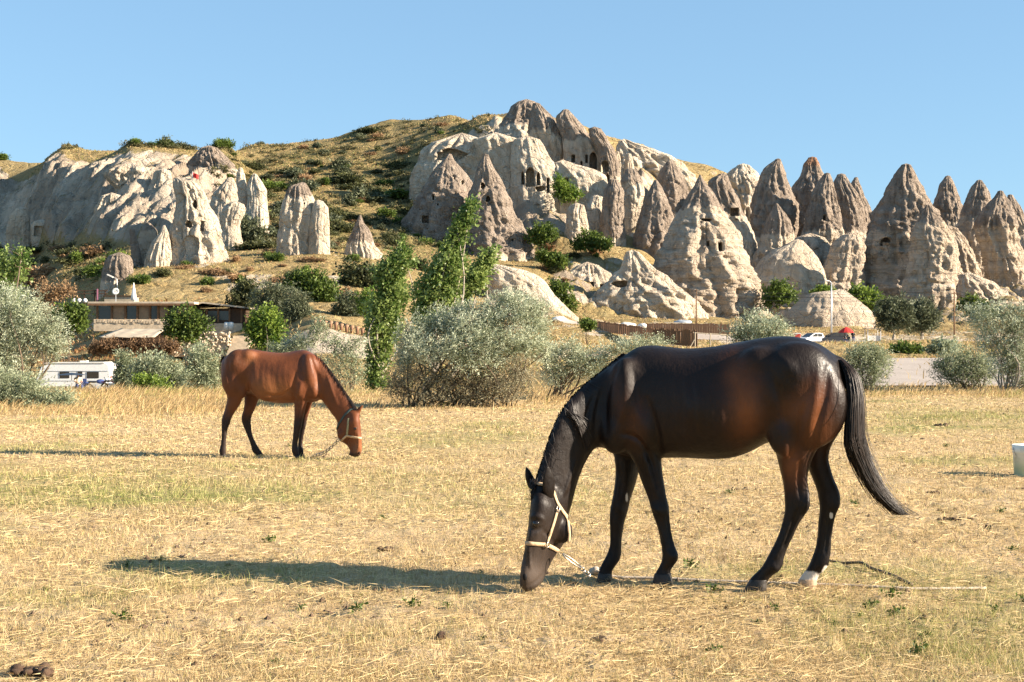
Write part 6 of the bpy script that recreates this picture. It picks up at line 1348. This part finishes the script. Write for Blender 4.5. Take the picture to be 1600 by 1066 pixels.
# --- camp in front of the caravan
def person(px, py, d, label, shirt, legs, pose, hat=None, face=-90):
    p = W(px, py, d); sc_ = 1.0; verts = []; 
    if pose == 'sit': J = {'pel': (0, 0, .48), 'ch': (.0, .05, .92), 'nk': (0, .05, 1.08), 'hd': (0, .0, 1.22), 'hl': (.1, 0, .48), 'kl': (.14, -.42, .52), 'fl': (.14, -.44, .08), 'hr': (-.1, 0, .48), 'kr': (-.14, -.42, .52), 'fr': (-.14, -.44, .08), 'sl': (.2, .05, 1.0), 'el': (.24, -.1, .78), 'wl': (.12, -.32, .72), 'sr': (-.2, .05, 1.0), 'er': (-.24, -.1, .78), 'wr': (-.12, -.32, .72)}
    else: J = {'pel': (0, 0, .92), 'ch': (0, 0, 1.32), 'nk': (0, 0, 1.5), 'hd': (0, -.02, 1.63), 'hl': (.1, 0, .9), 'kl': (.11, -.03, .5), 'fl': (.12, 0, .06), 'hr': (-.1, 0, .9), 'kr': (-.11, .02, .5), 'fr': (-.12, .04, .06), 'sl': (.2, 0, 1.42), 'el': (.26, .02, 1.15), 'wl': (.25, -.08, .9), 'sr': (-.2, 0, 1.42), 'er': (-.26, .02, 1.15), 'wr': (-.25, -.06, .9)}
    a = {k: np.array(v) for k, v in J.items()}
    r = thing('person', p, label, 'person', None, R(face + 90))
    def limb(parts, mat, name, par):
        mb = MB()
        for ch, rr in parts: q = catmull([a[c] for c in ch], 3) if len(ch) > 2 else np.array([a[c] for c in ch]); mb.tube(q, np.interp(np.linspace(0, 1, len(q)), np.linspace(0, 1, len(rr)), rr), 8)
        return mb
    mb = limb([(('pel', 'ch', 'nk'), (.15, .16, .07)), (('nk', 'hd'), (.055, .05)), (('hl', 'kl', 'fl'), (.085, .06, .045)), (('hr', 'kr', 'fr'), (.085, .06, .045)), (('sl', 'el', 'wl'), (.055, .042, .03)), (('sr', 'er', 'wr'), (.055, .042, .03)), (('sl', 'ch', 'sr'), (.06, .12, .06))], SKIN, 'body', r)
    for k in ('fl', 'fr'): mb.ball(a[k] + np.array([0, -.07, 0]), (.045, .12, .045), 8, 6)
    for k in ('wl', 'wr'): mb.ball(a[k] + np.array([0, -.04, -.03]), (.03, .045, .05), 8, 6)
    mb.ball(a['hd'], (.078, .095, .115), 12, 8)
    b = mb.build('body', SKIN, r, True); m = b.modifiers.new('r', 'REMESH'); m.mode = 'VOXEL'; m.voxel_size = .022; m.use_smooth_shade = True
    mb = limb([(('pel', 'ch', 'nk'), (.165, .178, .08)), (('sl', 'el'), (.068, .056)), (('sr', 'er'), (.068, .056)), (('sl', 'ch', 'sr'), (.07, .13, .07))], shirt, 'shirt', r); s_ = mb.build('shirt', shirt, r, True); m = s_.modifiers.new('r', 'REMESH'); m.mode = 'VOXEL'; m.voxel_size = .022
    mb = limb([(('hl', 'kl', 'fl'), (.098, .072, .056)), (('hr', 'kr', 'fr'), (.098, .072, .056))], legs, 'trousers', r); mb.ball(a['pel'], (.165, .14, .13), 10, 8); s_ = mb.build('trousers', legs, r, True); m = s_.modifiers.new('r', 'REMESH'); m.mode = 'VOXEL'; m.voxel_size = .022
    MB().ball(a['hd'] + np.array([0, .02, .035]), (.09, .1, .1), 12, 8).build('hat' if hat else 'hair', hat or HAIR, r, True)
    return r
dz = 96.0
person(122, 614, dz, 'person in a cream shirt seated before the caravan under a dark canopy', CREAMC, BLUE, 'sit', None, -60)
r = thing('chair', W(122, 614, dz) + np.array([.12, .1, 0]), 'folding camp chair under the seated person by the caravan', 'chair'); MB().box((0, 0, .42), (.5, .5, .05)).build('seat', BLUE, r); MB().box((.1, .25, .7), (.5, .05, .5)).build('backrest', BLUE, r)
for x in (-.22, .22):
    for y in (-.2, .2): MB().tube([(x, y, .42), (x, y, -.05)], .02, 5).build('leg', METAL, r)
r = thing('parasol', W(112, 614, dz - .8), 'flat dark canopy on a pole in front of the caravan', 'parasol'); MB().tube([(0, 0, -.1), (0, 0, 1.35)], .025, 6).build('pole', METAL, r)
MB().lathe((0, 0, 1.2), [(1.0, 0), (.7, .06), (.3, .12), (.0, .16)], 10).build('canopy', BLACK, r)
def motorbike(px, py, d, label, paint, rz=0):
    r = thing('motorbike', W(px, py, d), label, 'motorbike', None, rz)
    for x in (-.62, .62):
        mb = MB(); ring(mb, (x, 0, .31), (0, 1, 0), .26, .055, 20); w_ = mb.build('wheel', RUB, r, True); MB().lathe((0, 0, 0), [(.0, -.04), (.09, -.04), (.09, .04), (0, .04)], 12).build('hub', METAL, w_, True).matrix_local = Matrix.Translation((x, 0, .31)) @ Matrix.Rotation(R(90), 4, 'X')
    MB().tube([(.62, 0, .31), (.45, 0, .75), (.38, 0, .98)], .035, 6).build('fork', METAL, r, True); MB().tube([(.36, -.34, 1.02), (.38, 0, .98), (.36, .34, 1.02)], .018, 6).build('handlebar', BLACK, r, True)
    MB().ball((.12, 0, .74), (.28, .14, .15), 12, 8).build('fuel_tank', paint, r, True); MB().ball((-.35, 0, .72), (.34, .13, .07), 12, 8).build('seat', BLACK, r, True)
    MB().box((0, 0, .42), (.42, .26, .34)).build('engine', METAL, r, bevel=.03); MB().tube([(-.62, 0, .31), (-.1, 0, .38)], .035, 6).build('swing_arm', METAL, r); MB().ball((.5, 0, .86), (.09, .09, .09), 10, 8).build('headlight', WHITE, r, True); MB().ball((-.72, 0, .66), (.2, .08, .05), 10, 6).build('mudguard', paint, r, True)
motorbike(154, 614, 93, 'dark motorbike with blue panels parked at the caravan\'s right end', BLUE, R(15))
motorbike(176, 613, 92, 'dark mauve motorbike beside a helmeted rider, rightmost by the caravan', PINK, R(-20))
person(184, 612, 91.5, 'person in mauve with a white helmet beside the rightmost motorbike', PINK, BLACK, 'stand', WHITE, -90)

# --- terrace building
d = 150.0; sc = d / FOC
def mx(px): return (px - 800) * sc
def mz(py): return CAM_H + (533 - py) * sc
gx, gz = mx(200), mz(513)
r = thing('terrace_building', (gx, d, gz), 'long flat-roofed terrace building with brown posts and glass bays', 'building')
def bx(x0, x1, y0, y1, z0, z1): return MB().box(((x0 + x1) / 2, (y0 + y1) / 2, (z0 + z1) / 2), (x1 - x0, y1 - y0, z1 - z0))
X0, X1 = mx(147) - gx, mx(300) - gx; top = mz(476) - gz; wt = mz(499) - gz
mb = bx(X0 - .5, X1 + .4, -.7, 6, top, top + .28); mb.build('roof', ROOF, r, bevel=.05)
bx(X0 - .48, X1 + .38, -.74, -.702, top - .12, top + .1).build('fascia', WOOD, r)
bx(X0 + .1, X1 - .2, 4.6, 4.8, 0, top - .002).build('back_wall', AMBER, r)
bx(X0, X1 - .2, -.15, .2, -.3, wt).build('parapet', STONE, r)
pxs = [152, 174.5, 196, 214.5, 234, 247, 262, 280, 296]
for i, p in enumerate(pxs):
    x = mx(p) - gx; bx(x - .09, x + .09, -.08, .10, wt + .002, top - .002).build('post', WOOD, r)
    if i < len(pxs) - 1:
        x2 = mx(pxs[i + 1]) - gx; g_ = bx(x + .12, x2 - .12, .14, .17, wt + .02, top - .15).build('glass_bay', AMBER if i % 2 else GLASS, r)
for k in range(34):                                              # rough stones standing proud along the parapet
    x = X0 + .15 + k * (X1 - X0 - .5) / 34; MB().box((x, -.17, wt - .35 + .25 * rng.random()), (.2, .1, .28), ry=rng.normal(0, .2)).build('stone', STONE, r)
gx2, gz2 = mx(333), mz(518)
r = thing('wooden_building', (gx2, d + 2, gz2), 'dark wooden building with a low pitched roof, right of the terrace', 'building')
def l2(px): return (px - gx2 / sc - 800) * sc
zt = mz(478) - gz2
poly = [(l2(288), zt + .1), (l2(312), mz(471) - gz2), (l2(378), zt - .05), (l2(378), zt - .22), (l2(312), mz(473.5) - gz2), (l2(288), zt - .08)]
MB().prism(poly, -.6, 6).build('roof', ROOF, r)
bx(l2(292), l2(372), .4, 5.5, mz(505) - gz2, zt - .23).build('wall', DARKWOOD, r); bx(l2(292), l2(372), .1, .5, -1, mz(505) - gz2 - .002).build('stone_base', STONE, r)
for p in (293, 316, 334, 352, 371): bx(l2(p) - .09, l2(p) + .09, .2, .38, mz(504) - gz2, zt - .25).build('post', WOOD, r)
for p in (300, 325, 343): bx(l2(p) - .6, l2(p) + .6, .33, .37, mz(500) - gz2, zt - .5).build('window', GLASS, r)
for i, p in enumerate((354, 361)):
    q = thing('barrel', W(p, 516, d - .5), ('pale barrel standing left of its twin by the stone stairs', 'pale barrel standing right of its twin by the stone stairs')[i], 'barrel'); MB().lathe((0, 0, 0), [(0, 0), (.24, 0), (.28, .4), (.24, .8), (.0, .8)], 14).build('body', DULLWHITE, q, True); MB().lathe((0, 0, .802), [(.22, 0), (.2, .05), (0, .05)], 14).build('lid', METAL, q, True)
# --- tarpaulin shelter
r = thing('shelter', W(208, 530, 139), 'low shelter under a sagging pale tarpaulin below the terrace', 'shelter')
n_ = 14; gxs = np.linspace(0, 1, n_); U, Vv = np.meshgrid(gxs, gxs, indexing='ij'); s9 = 139 / FOC
fx = (159 + U * 88 - 208) * s9; bx_ = (176 + U * 71 - 208) * s9; Xs = fx * (1 - Vv) + bx_ * Vv; Ys = -1.2 + Vv * 4.2; Zs = (530 - 526.5) * s9 + Vv * .85 - .06 * np.sin(U * math.pi * 3) ** 2 + .05 * n2(U * 9, Vv * 9, 1, 2, 700)
ix = np.arange(n_ * n_).reshape(n_, n_); f_ = np.stack([ix[:-1, :-1], ix[1:, :-1], ix[1:, 1:], ix[:-1, 1:]], -1).reshape(-1, 4)
t_ = mesh_np('tarpaulin', np.stack([Xs, Ys, Zs], -1).reshape(-1, 3), [f_], CANVAS, r); m = t_.modifiers.new('s', 'SOLIDIFY'); m.thickness = .05
for p in (163, 190, 218, 244): MB().tube([((p - 208) * s9, -1.05, -1.2), ((p - 208) * s9, -1.05, .12)], .06, 6).build('post', WOOD, r)
MB().box((0, 2.4, -.45), (5.2, .15, 1.6)).build('back_wall', DARKWOOD, r); MB().box((-.6, -.2, -.75), (1.0, .6, .6)).build('blue_crate', BLUE, r)
# --- rubble wall and stair
d = 138.0; sc = d / FOC
r = thing('stone_wall', (mx(312), d, mz(556)), 'rough pale rubble retaining wall below the wooden building', 'wall')
bxh = lambda p: (p - 312) * sc
MB().box((0, .9, 1.0), (5.6, 1.4, 2.2), taper=.94).build('core', STONE, r)
for k in range(170):
    u, v = rng.random(), rng.random(); x = bxh(266 + 94 * u); z = v * 2.25; q = MB().box((0, 0, 0), (rng.uniform(.2, .42), .3, rng.uniform(.14, .28)), taper=.8) if k == 0 else None
    if k == 0: s0 = q.build('stone', STONE, r, bevel=.03); s0.location = (x, .15 - .05 * v, z)
    else: s1 = s0.copy(); COL.objects.link(s1); s1.parent = r; s1.location = (x, .2 - .12 * rng.random() + .02 * v, z); s1.rotation_euler = (rng.normal(0, .2), rng.normal(0, .25), rng.normal(0, .3)); s1.scale = (rng.uniform(.6, 1.3), 1, rng.uniform(.6, 1.3))
r = thing('stairs', W(370, 548, 137), 'stone stairs climbing beside the rubble wall', 'stairs')
for k in range(8): MB().box((.02 * k, k * .35, -.35 + k * .24), (1.9, .5, .24)).build('step', STONE, r)
# --- parasol, dish, upper terrace
r = thing('parasol', W(209, 470, 158), 'closed white parasol standing above the terrace roof', 'parasol'); MB().tube([(0, 0, -1.2), (0, 0, 2.0)], .04, 6).build('pole', METAL, r); MB().lathe((0, 0, 0), [(.05, .02), (.34, .05), (.26, .7), (.12, 1.5), (.03, 2.02)], 12).build('folded_canopy', WHITE, r, True)
r = thing('satellite_dish', W(181, 469, 160), 'round white satellite dish left of the closed parasol', 'dish'); MB().tube([(0, 0, -.8), (0, 0, .55)], .04, 6).build('mast', METAL, r)
dd = MB().lathe((0, 0, 0), [(0.0, 0), (.22, .03), (.40, .10)], 20).build('dish', DULLWHITE, r, True); dd.location = (0, -.05, .95); dd.rotation_euler = (R(75), 0, 0); m = dd.modifiers.new('s', 'SOLIDIFY'); m.thickness = .03
r = thing('shed', W(170, 482, 162), 'grey flat shed behind the terrace roof beside the satellite dish', 'shed'); MB().box((1.2, 1, .75), (3.4, 2, 1.2)).build('wall', CANVAS, r); MB().box((1.2, 1, 1.42), (3.7, 2.3, .12)).build('roof', DARKWOOD, r)
r = thing('pergola', W(140, 474, 164), 'dark timber pergola with a red post left of the terrace roof', 'pergola')
for x in (-1.8, -.6, .6, 1.8): MB().box((x, 0, .5), (.14, .14, 1.9)).build('post', DARKWOOD, r)
for z in (1.1, 1.45): MB().box((0, -.08, z), (4.2, .1, .12)).build('beam', DARKWOOD, r)
MB().box((.95, -.2, .7), (.13, .13, 1.9)).build('red_post', PINK, r)
for i, p in enumerate((116, 124, 133)):
    q = thing('lantern', W(p, 474, 157), ('white globe lantern, left of three on the upper terrace', 'white globe lantern, middle of three on the upper terrace', 'white globe lantern, right of three on the upper terrace')[i], 'lantern', 'lanterns on the upper terrace'); MB().tube([(0, 0, -1.2), (0, 0, .1)], .05, 6).build('post', DARKWOOD, q); MB().ball((0, 0, .3), .24, 12, 8).build('globe', WHITE, q, True)
r = thing('spotlight', W(180, 436, 176), 'pale floodlight on a leaning arm above the pergola', 'lamp'); MB().tube([(.3, 0, -1.6), (.2, 0, 0), (-.4, -.2, .3)], .05, 6).build('arm', METAL, r); MB().box((-.55, -.25, .36), (.8, .4, .14), ry=R(25)).build('lamp_head', DULLWHITE, r)
# low posts behind the white bank
for k in range(11):
    p = W(492 + k * 8.3, 512, 139); p[2] = float(terr_z(p[0], 139.0)) - .1; mb = MB(); mb.lathe((0, 0, 0), [(0, 0), (.16, 0), (.2, .45), (.22, .8), (.1, .85), (0, .85)], 9)
    tag(mb.build('fence_post', PLANK, None, True), 'short rust-brown post in the row above the white bank', 'post', 'row of short posts above the white bank').location = p
# --- red flag
r = thing('flag', W(302, 292, 190), 'red flag on a thin pole on top of the left rock tower', 'flag'); MB().tube([(0, 0, -.4), (-.1, 0, 2.0)], .035, 6).build('pole', METAL, r)
U, Vv = np.meshgrid(np.linspace(0, 1, 12), np.linspace(0, 1, 6), indexing='ij'); ix = np.arange(72).reshape(12, 6); f_ = np.stack([ix[:-1, :-1], ix[1:, :-1], ix[1:, 1:], ix[:-1, 1:]], -1).reshape(-1, 4)
fl_ = mesh_np('cloth', np.stack([-.1 + U * .8, .13 * np.sin(U * 7), 1.3 + Vv * .62 - .3 * U], -1).reshape(-1, 3), [f_], REDC, r); m = fl_.modifiers.new('s', 'SOLIDIFY'); m.thickness = .02

# --- plank corral by the road
def plank_run(name, label, p0, p1, h0, h1, d0, d1, n, mat=PLANK, lean=.05):
    a, b = W(*p0, d0), W(*p1, d1); r = thing(name, a, label, 'fence'); Lr = np.linalg.norm((b - a)[:2]); ang = math.atan2(b[1] - a[1], b[0] - a[0]); w_ = Lr / n
    me = MB().box((0, 0, .5), (w_ * .93, .05, 1.0)).build('plank', mat, r); 
    for i in range(n):
        o_ = me if i == 0 else me.copy()
        if i: COL.objects.link(o_); o_.parent = r
        u = (i + .5) / n; o_.location = tuple((b - a) * u + np.array([0, 0, -.2])); o_.rotation_euler = (0, rng.normal(0, .012), ang + rng.normal(0, .03)); o_.scale = (1, 1, (h0 + (h1 - h0) * u) * rng.uniform(.9, 1.06) + .2)
    MB().tube([np.array([0, 0, h0 * .85]) + [0, .06, 0], (b - a) + [0, .06, h1 * .85]], .06, 5).build('rail', WOOD, r)
    return r
plank_run('plank_fence', 'long rust-brown plank fence falling from the lamp post to the corral', (905, 510), (1022, 528), 1.1, 1.15, 196, 172, 36)
plank_run('plank_fence', 'taller dark corral fence of upright planks, nearest the rails', (1020, 533), (1090, 540), 1.5, 1.7, 166, 160, 22, WOOD)
plank_run('plank_fence', 'rear corral fence of reddish planks below the banded cone', (1010, 515), (1140, 520), .9, 1.2, 196, 192, 34)
r = thing('rail_fence', W(1086, 546, 158), 'pale pole rails with a slanting brace beside the corral', 'fence'); s9 = 158 / FOC
for x in (0, 24, 50): MB().tube([(x * s9, 0, -.5), (x * s9, 0, 1.9 - x * .004)], .07, 6).build('post', CANVAS, r)
MB().tube([(-3 * s9, 0, 1.85), (56 * s9, .3, 1.55)], .06, 6).build('rail', CANVAS, r); MB().tube([(0, 0, 1.2), (-13 * s9, -.2, -.4)], .06, 6).build('brace', CANVAS, r)
r = thing('rail_fence', W(1043, 508, 200), 'long pale horizontal rail along the back of the corral', 'fence'); s9 = 200 / FOC
for x in (0, 28, 60): MB().tube([(x * s9, 0, -1.4), (x * s9, 0, .35)], .07, 6).build('post', CANVAS, r)
MB().tube([(-5 * s9, 0, .35), (66 * s9, 0, .05)], .07, 6).build('rail', CANVAS, r)
for i, (px, py, d_, w_, lb) in enumerate(((872, 499, 196, 1.6, 'flat white block lying at the foot of the cream hump'), (980, 508, 200, 2.4, 'white rubble slab behind the plank fence, left one'), (1004, 510, 198, 1.4, 'white rubble slab behind the plank fence, right one'), (1068, 504, 205, 2.6, 'dark blue-grey tarpaulin heap behind the rear rail'))):
    mb = MB().ball((0, 0, 0), (w_ / 2, .8, .4), 12, 8); o_ = mb.build('stone_block', (WHITE, DULLWHITE, DULLWHITE, METAL)[i], None, True); V_ = np.array([v.co[:] for v in o_.data.vertices]); V_ *= (1 + .3 * fbm(V_ * 1.7 + i * 5, 2, 720))[:, None]; o_.data.vertices.foreach_set('co', V_.astype(np.float32).ravel()); o_.location = W(px, py, d_); tag(o_, lb, 'block')
# pale stones heaped beside the track, behind the dark horse
for k in range(16):
    px = 866 + 80 * rng.random(); d_ = 118 + 14 * rng.random(); x = (px - 800) / FOC * d_; z = float(terr_z(x, d_)); mb = MB().ball((0, 0, 0), (rng.uniform(.3, .8), rng.uniform(.3, .6), rng.uniform(.2, .4)), 10, 7); o_ = mb.build('boulder', STONE, None, True)
    V_ = np.array([v.co[:] for v in o_.data.vertices]); V_ *= (1 + .35 * fbm(V_ * 2.5 + k * 3, 2, 730))[:, None]; o_.data.vertices.foreach_set('co', V_.astype(np.float32).ravel()); o_.location = (x, d_, z + .12); tag(o_, 'pale boulder in the heap beyond the dark horse\'s withers', 'boulder', 'heap of pale boulders')

# --- lamp posts, poles, wires
def lamp(px, ytop, ybot, d_, label, arm):
    b = W(px, ybot, d_); h = (ybot - ytop) * d_ / FOC; r = thing('street_lamp', b, label, 'street lamp', 'street lamps by the road')
    MB().tube([(0, 0, -.8), (0, 0, h * .5), (0, 0, h)], [.14, .12, .09], 8).build('post', METAL, r, True); MB().tube([(0, 0, h), (arm * .5, 0, h + .25), (arm, 0, h + .3)], .06, 6).build('arm', METAL, r, True); MB().ball((arm * 1.25, 0, h + .27), (.38, .16, .1), 10, 6).build('lamp_head', WHITE, r, True)
lamp(909.5, 429, 499, 246, 'grey street lamp before the shaded rock shelter', -.4); lamp(1299, 442, 536, 206, 'grey street lamp before the whale-backed rock', -.5)
tops = []
for px, yt, yb, d_, lb in ((1088, 452, 512, 215, 'thin dark utility pole in front of the banded cone'), (1491, 456, 524, 205, 'thin brown utility pole right of the round trees'), (1150, 492, 540, 180, 'short leaning wooden pole at the corral\'s right end')):
    b = W(px, yb, d_); h = (yb - yt) * d_ / FOC; r = thing('utility_pole', b, lb, 'pole'); MB().tube([(0, 0, -.6), (0, 0, h)], [.13, .09], 7).build('shaft', WOOD, r, True); MB().box((0, 0, h - .25), (.9, .1, .1)).build('crossarm', WOOD, r); tops.append(b + [0, 0, h - .2])
mb = MB()
for dz_ in (0, .5, -.6):
    for a, b in ((W(850, 447, 250), tops[0]), (tops[0], tops[1]), (tops[1], W(1640, 470, 200))):
        t = np.linspace(0, 1, 12)[:, None]; q = a + (b - a) * t; q[:, 2] += dz_ - .9 * (4 * t * (1 - t))[:, 0]; mb.tube(q, .022, 3, False)
tag(mb.build('power_line', BLACK), 'thin overhead wires sagging across the foot of the cones', 'cable')

# --- roadside: cars, red parasol, rails
def car(px, py, d_, label, paint, rz, dark=False):
    r = thing('parked_car', W(px, py, d_), label, 'car', None, rz); L_, W_ = 4.1, 1.75
    low = [(-2.05, .35), (-2.03, .72), (-1.9, .88), (-1.0, .93), (1.0, .95), (1.85, .78), (2.05, .6), (2.05, .34), (1.8, .24), (-1.8, .24)]
    MB().prism(low, -W_ / 2, W_ / 2).build('body', paint, r, False, bevel=.07)
    cab = [(-1.85, .93), (-1.45, 1.42), (-.9, 1.5), (.1, 1.48), (1.15, .955)]; MB().prism(cab, -W_ / 2 + .12, W_ / 2 - .12).build('cabin', paint, r, False, bevel=.05)
    for sy in (-1, 1):
        y = sy * (W_ / 2 - .115); w1 = MB().prism([(-1.5, .97), (-1.3, 1.36), (-.5, 1.4), (-.5, .97)], y - .015, y + .015).build('side_window', GLASS, r); MB().prism([(-.42, .97), (-.42, 1.4), (.08, 1.38), (.85, .97)], y - .015, y + .015).build('side_window', GLASS, r)
        for x in (-1.28, 1.28):
            mb = MB(); ring(mb, (x, sy * (W_ / 2 - .1), .31), (0, 1, 0), .22, .09, 18); w_ = mb.build('wheel', RUB, r, True); MB().lathe((0, 0, 0), [(0, -.05), (.17, -.05), (.17, .05), (0, .05)], 14).build('rim', METAL, w_, True).matrix_local = Matrix.Translation((x, sy * (W_ / 2 - .06), .31)) @ Matrix.Rotation(R(90), 4, 'X')
        MB().ball((2.0, sy * .62, .68), (.08, .2, .09), 10, 6).build('headlight', METAL, r, True); MB().ball((-2.0, sy * .66, .75), (.06, .14, .12), 10, 6).build('tail_light', REDP, r, True); MB().ball((.95, sy * .95, 1.0), (.08, .1, .07), 8, 6).build('mirror', paint, r, True)
    MB().prism([(.2, 1.455), (1.12, .985), (1.16, 1.005), (.24, 1.475)], -W_ / 2 + .2, W_ / 2 - .2).build('windscreen', GLASS, r); MB().prism([(-1.84, 1.0), (-1.5, 1.4), (-1.53, 1.42), (-1.88, 1.02)], -W_ / 2 + .2, W_ / 2 - .2).build('rear_window', GLASS, r)
    return r
CARW = NT('white_car_paint').done((.80, .80, .80), .22, None, .5); CARD = NT('dark_car_paint').done((.03, .033, .04), .25, None, .5)
car(1268, 537, 200, 'white hatchback parked by the road above the dark horse\'s rump', CARW, R(215)); car(1304, 536, 201, 'dark car parked behind the street lamp', CARD, R(190))
r = thing('parasol', W(1322, 537, 196), 'open red parasol beside the parked dark car', 'parasol'); MB().tube([(0, 0, -.2), (0, 0, 2.3)], .03, 6).build('pole', METAL, r); MB().lathe((0, 0, 1.5), [(1.12, 0), (.85, .3), (.45, .62), (.0, .8)], 12).build('canopy', REDC, r)
for i, (px, lb) in enumerate(((1320, 'person in dark clothes sitting under the red parasol'), (1333, 'person in black standing right of the red parasol'))): person(px, 537, 195.5, lb, BLACK, BLUE, 'sit' if i == 0 else 'stand', None, -90)
r = thing('stool', W(1320, 537, 195.5) + np.array([0, .1, 0]), 'stool beneath the seated person at the red parasol', 'stool'); MB().lathe((0, 0, .4), [(0, 0), (.2, 0), (.2, .06), (0, .06)], 12).build('seat', WOOD, r)
for a in range(3): MB().tube([(.12 * math.cos(a * 2.1), .12 * math.sin(a * 2.1), .4), (.2 * math.cos(a * 2.1), .2 * math.sin(a * 2.1), -.1)], .025, 5).build('leg', WOOD, r)
r = thing('cool_box', W(1246, 533, 203), 'small red drinks cooler left of the white hatchback', 'cooler'); MB().box((0, 0, .5), (.8, .6, 1.0)).build('body', REDP, r, bevel=.05); MB().box((0, 0, 1.06), (.84, .64, .1)).build('lid', WHITE, r)
r = thing('kiosk', W(1366, 535, 200), 'small white-framed roadside kiosk with a pale roof', 'kiosk')
for x in (-.9, .9):
    for y in (0, 1.6): MB().box((x, y, .9), (.1, .1, 1.9)).build('post', WHITE, r)
MB().box((0, .8, 1.95), (2.4, 2.2, .12)).build('roof', CANVAS, r); MB().box((0, .1, .5), (1.7, .06, .9)).build('counter', DULLWHITE, r)
r = thing('rail_fence', W(1412, 536, 186), 'pale timber rail fence by the round trees', 'fence'); s9 = 186 / FOC
for k in range(5): MB().box((k * 9.3 * s9, 0, .35), (.09, .09, .95)).build('post', CANVAS, r)
for z in (.45, .78): MB().box((18.6 * s9, -.07, z), (38 * s9, .05, .07)).build('rail', CANVAS, r)

# --- bucket
bd = 15.85; p = W(1610, 747.5, bd); p[2] = float(field_z(p[0], p[1])) - .01
r = thing('bucket', p, 'translucent greenish-white plastic bucket standing at the right edge', 'bucket')
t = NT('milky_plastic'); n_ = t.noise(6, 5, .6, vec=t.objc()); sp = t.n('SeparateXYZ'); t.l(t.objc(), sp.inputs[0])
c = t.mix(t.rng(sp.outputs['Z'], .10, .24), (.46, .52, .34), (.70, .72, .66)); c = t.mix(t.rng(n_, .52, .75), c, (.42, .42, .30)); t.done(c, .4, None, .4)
t.b.inputs['Subsurface Weight'].default_value = .25; t.b.inputs['Subsurface Radius'].default_value = (.03, .03, .02)
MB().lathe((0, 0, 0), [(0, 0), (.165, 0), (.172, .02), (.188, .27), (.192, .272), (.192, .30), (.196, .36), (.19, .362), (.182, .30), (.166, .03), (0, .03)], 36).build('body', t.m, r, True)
mb = MB(); ring(mb, (0, 0, .365), (0, 0, 1), .193, .007, 36); mb.build('rim', t.m, r, True)
mb = MB().tube([(.2 * math.cos(a), -.02 - .2 * math.sin(a) * .35, .33 - .19 * math.sin(a)) for a in np.linspace(0, math.pi, 15)], .004, 6); mb.build('handle', STEEL, r, True)
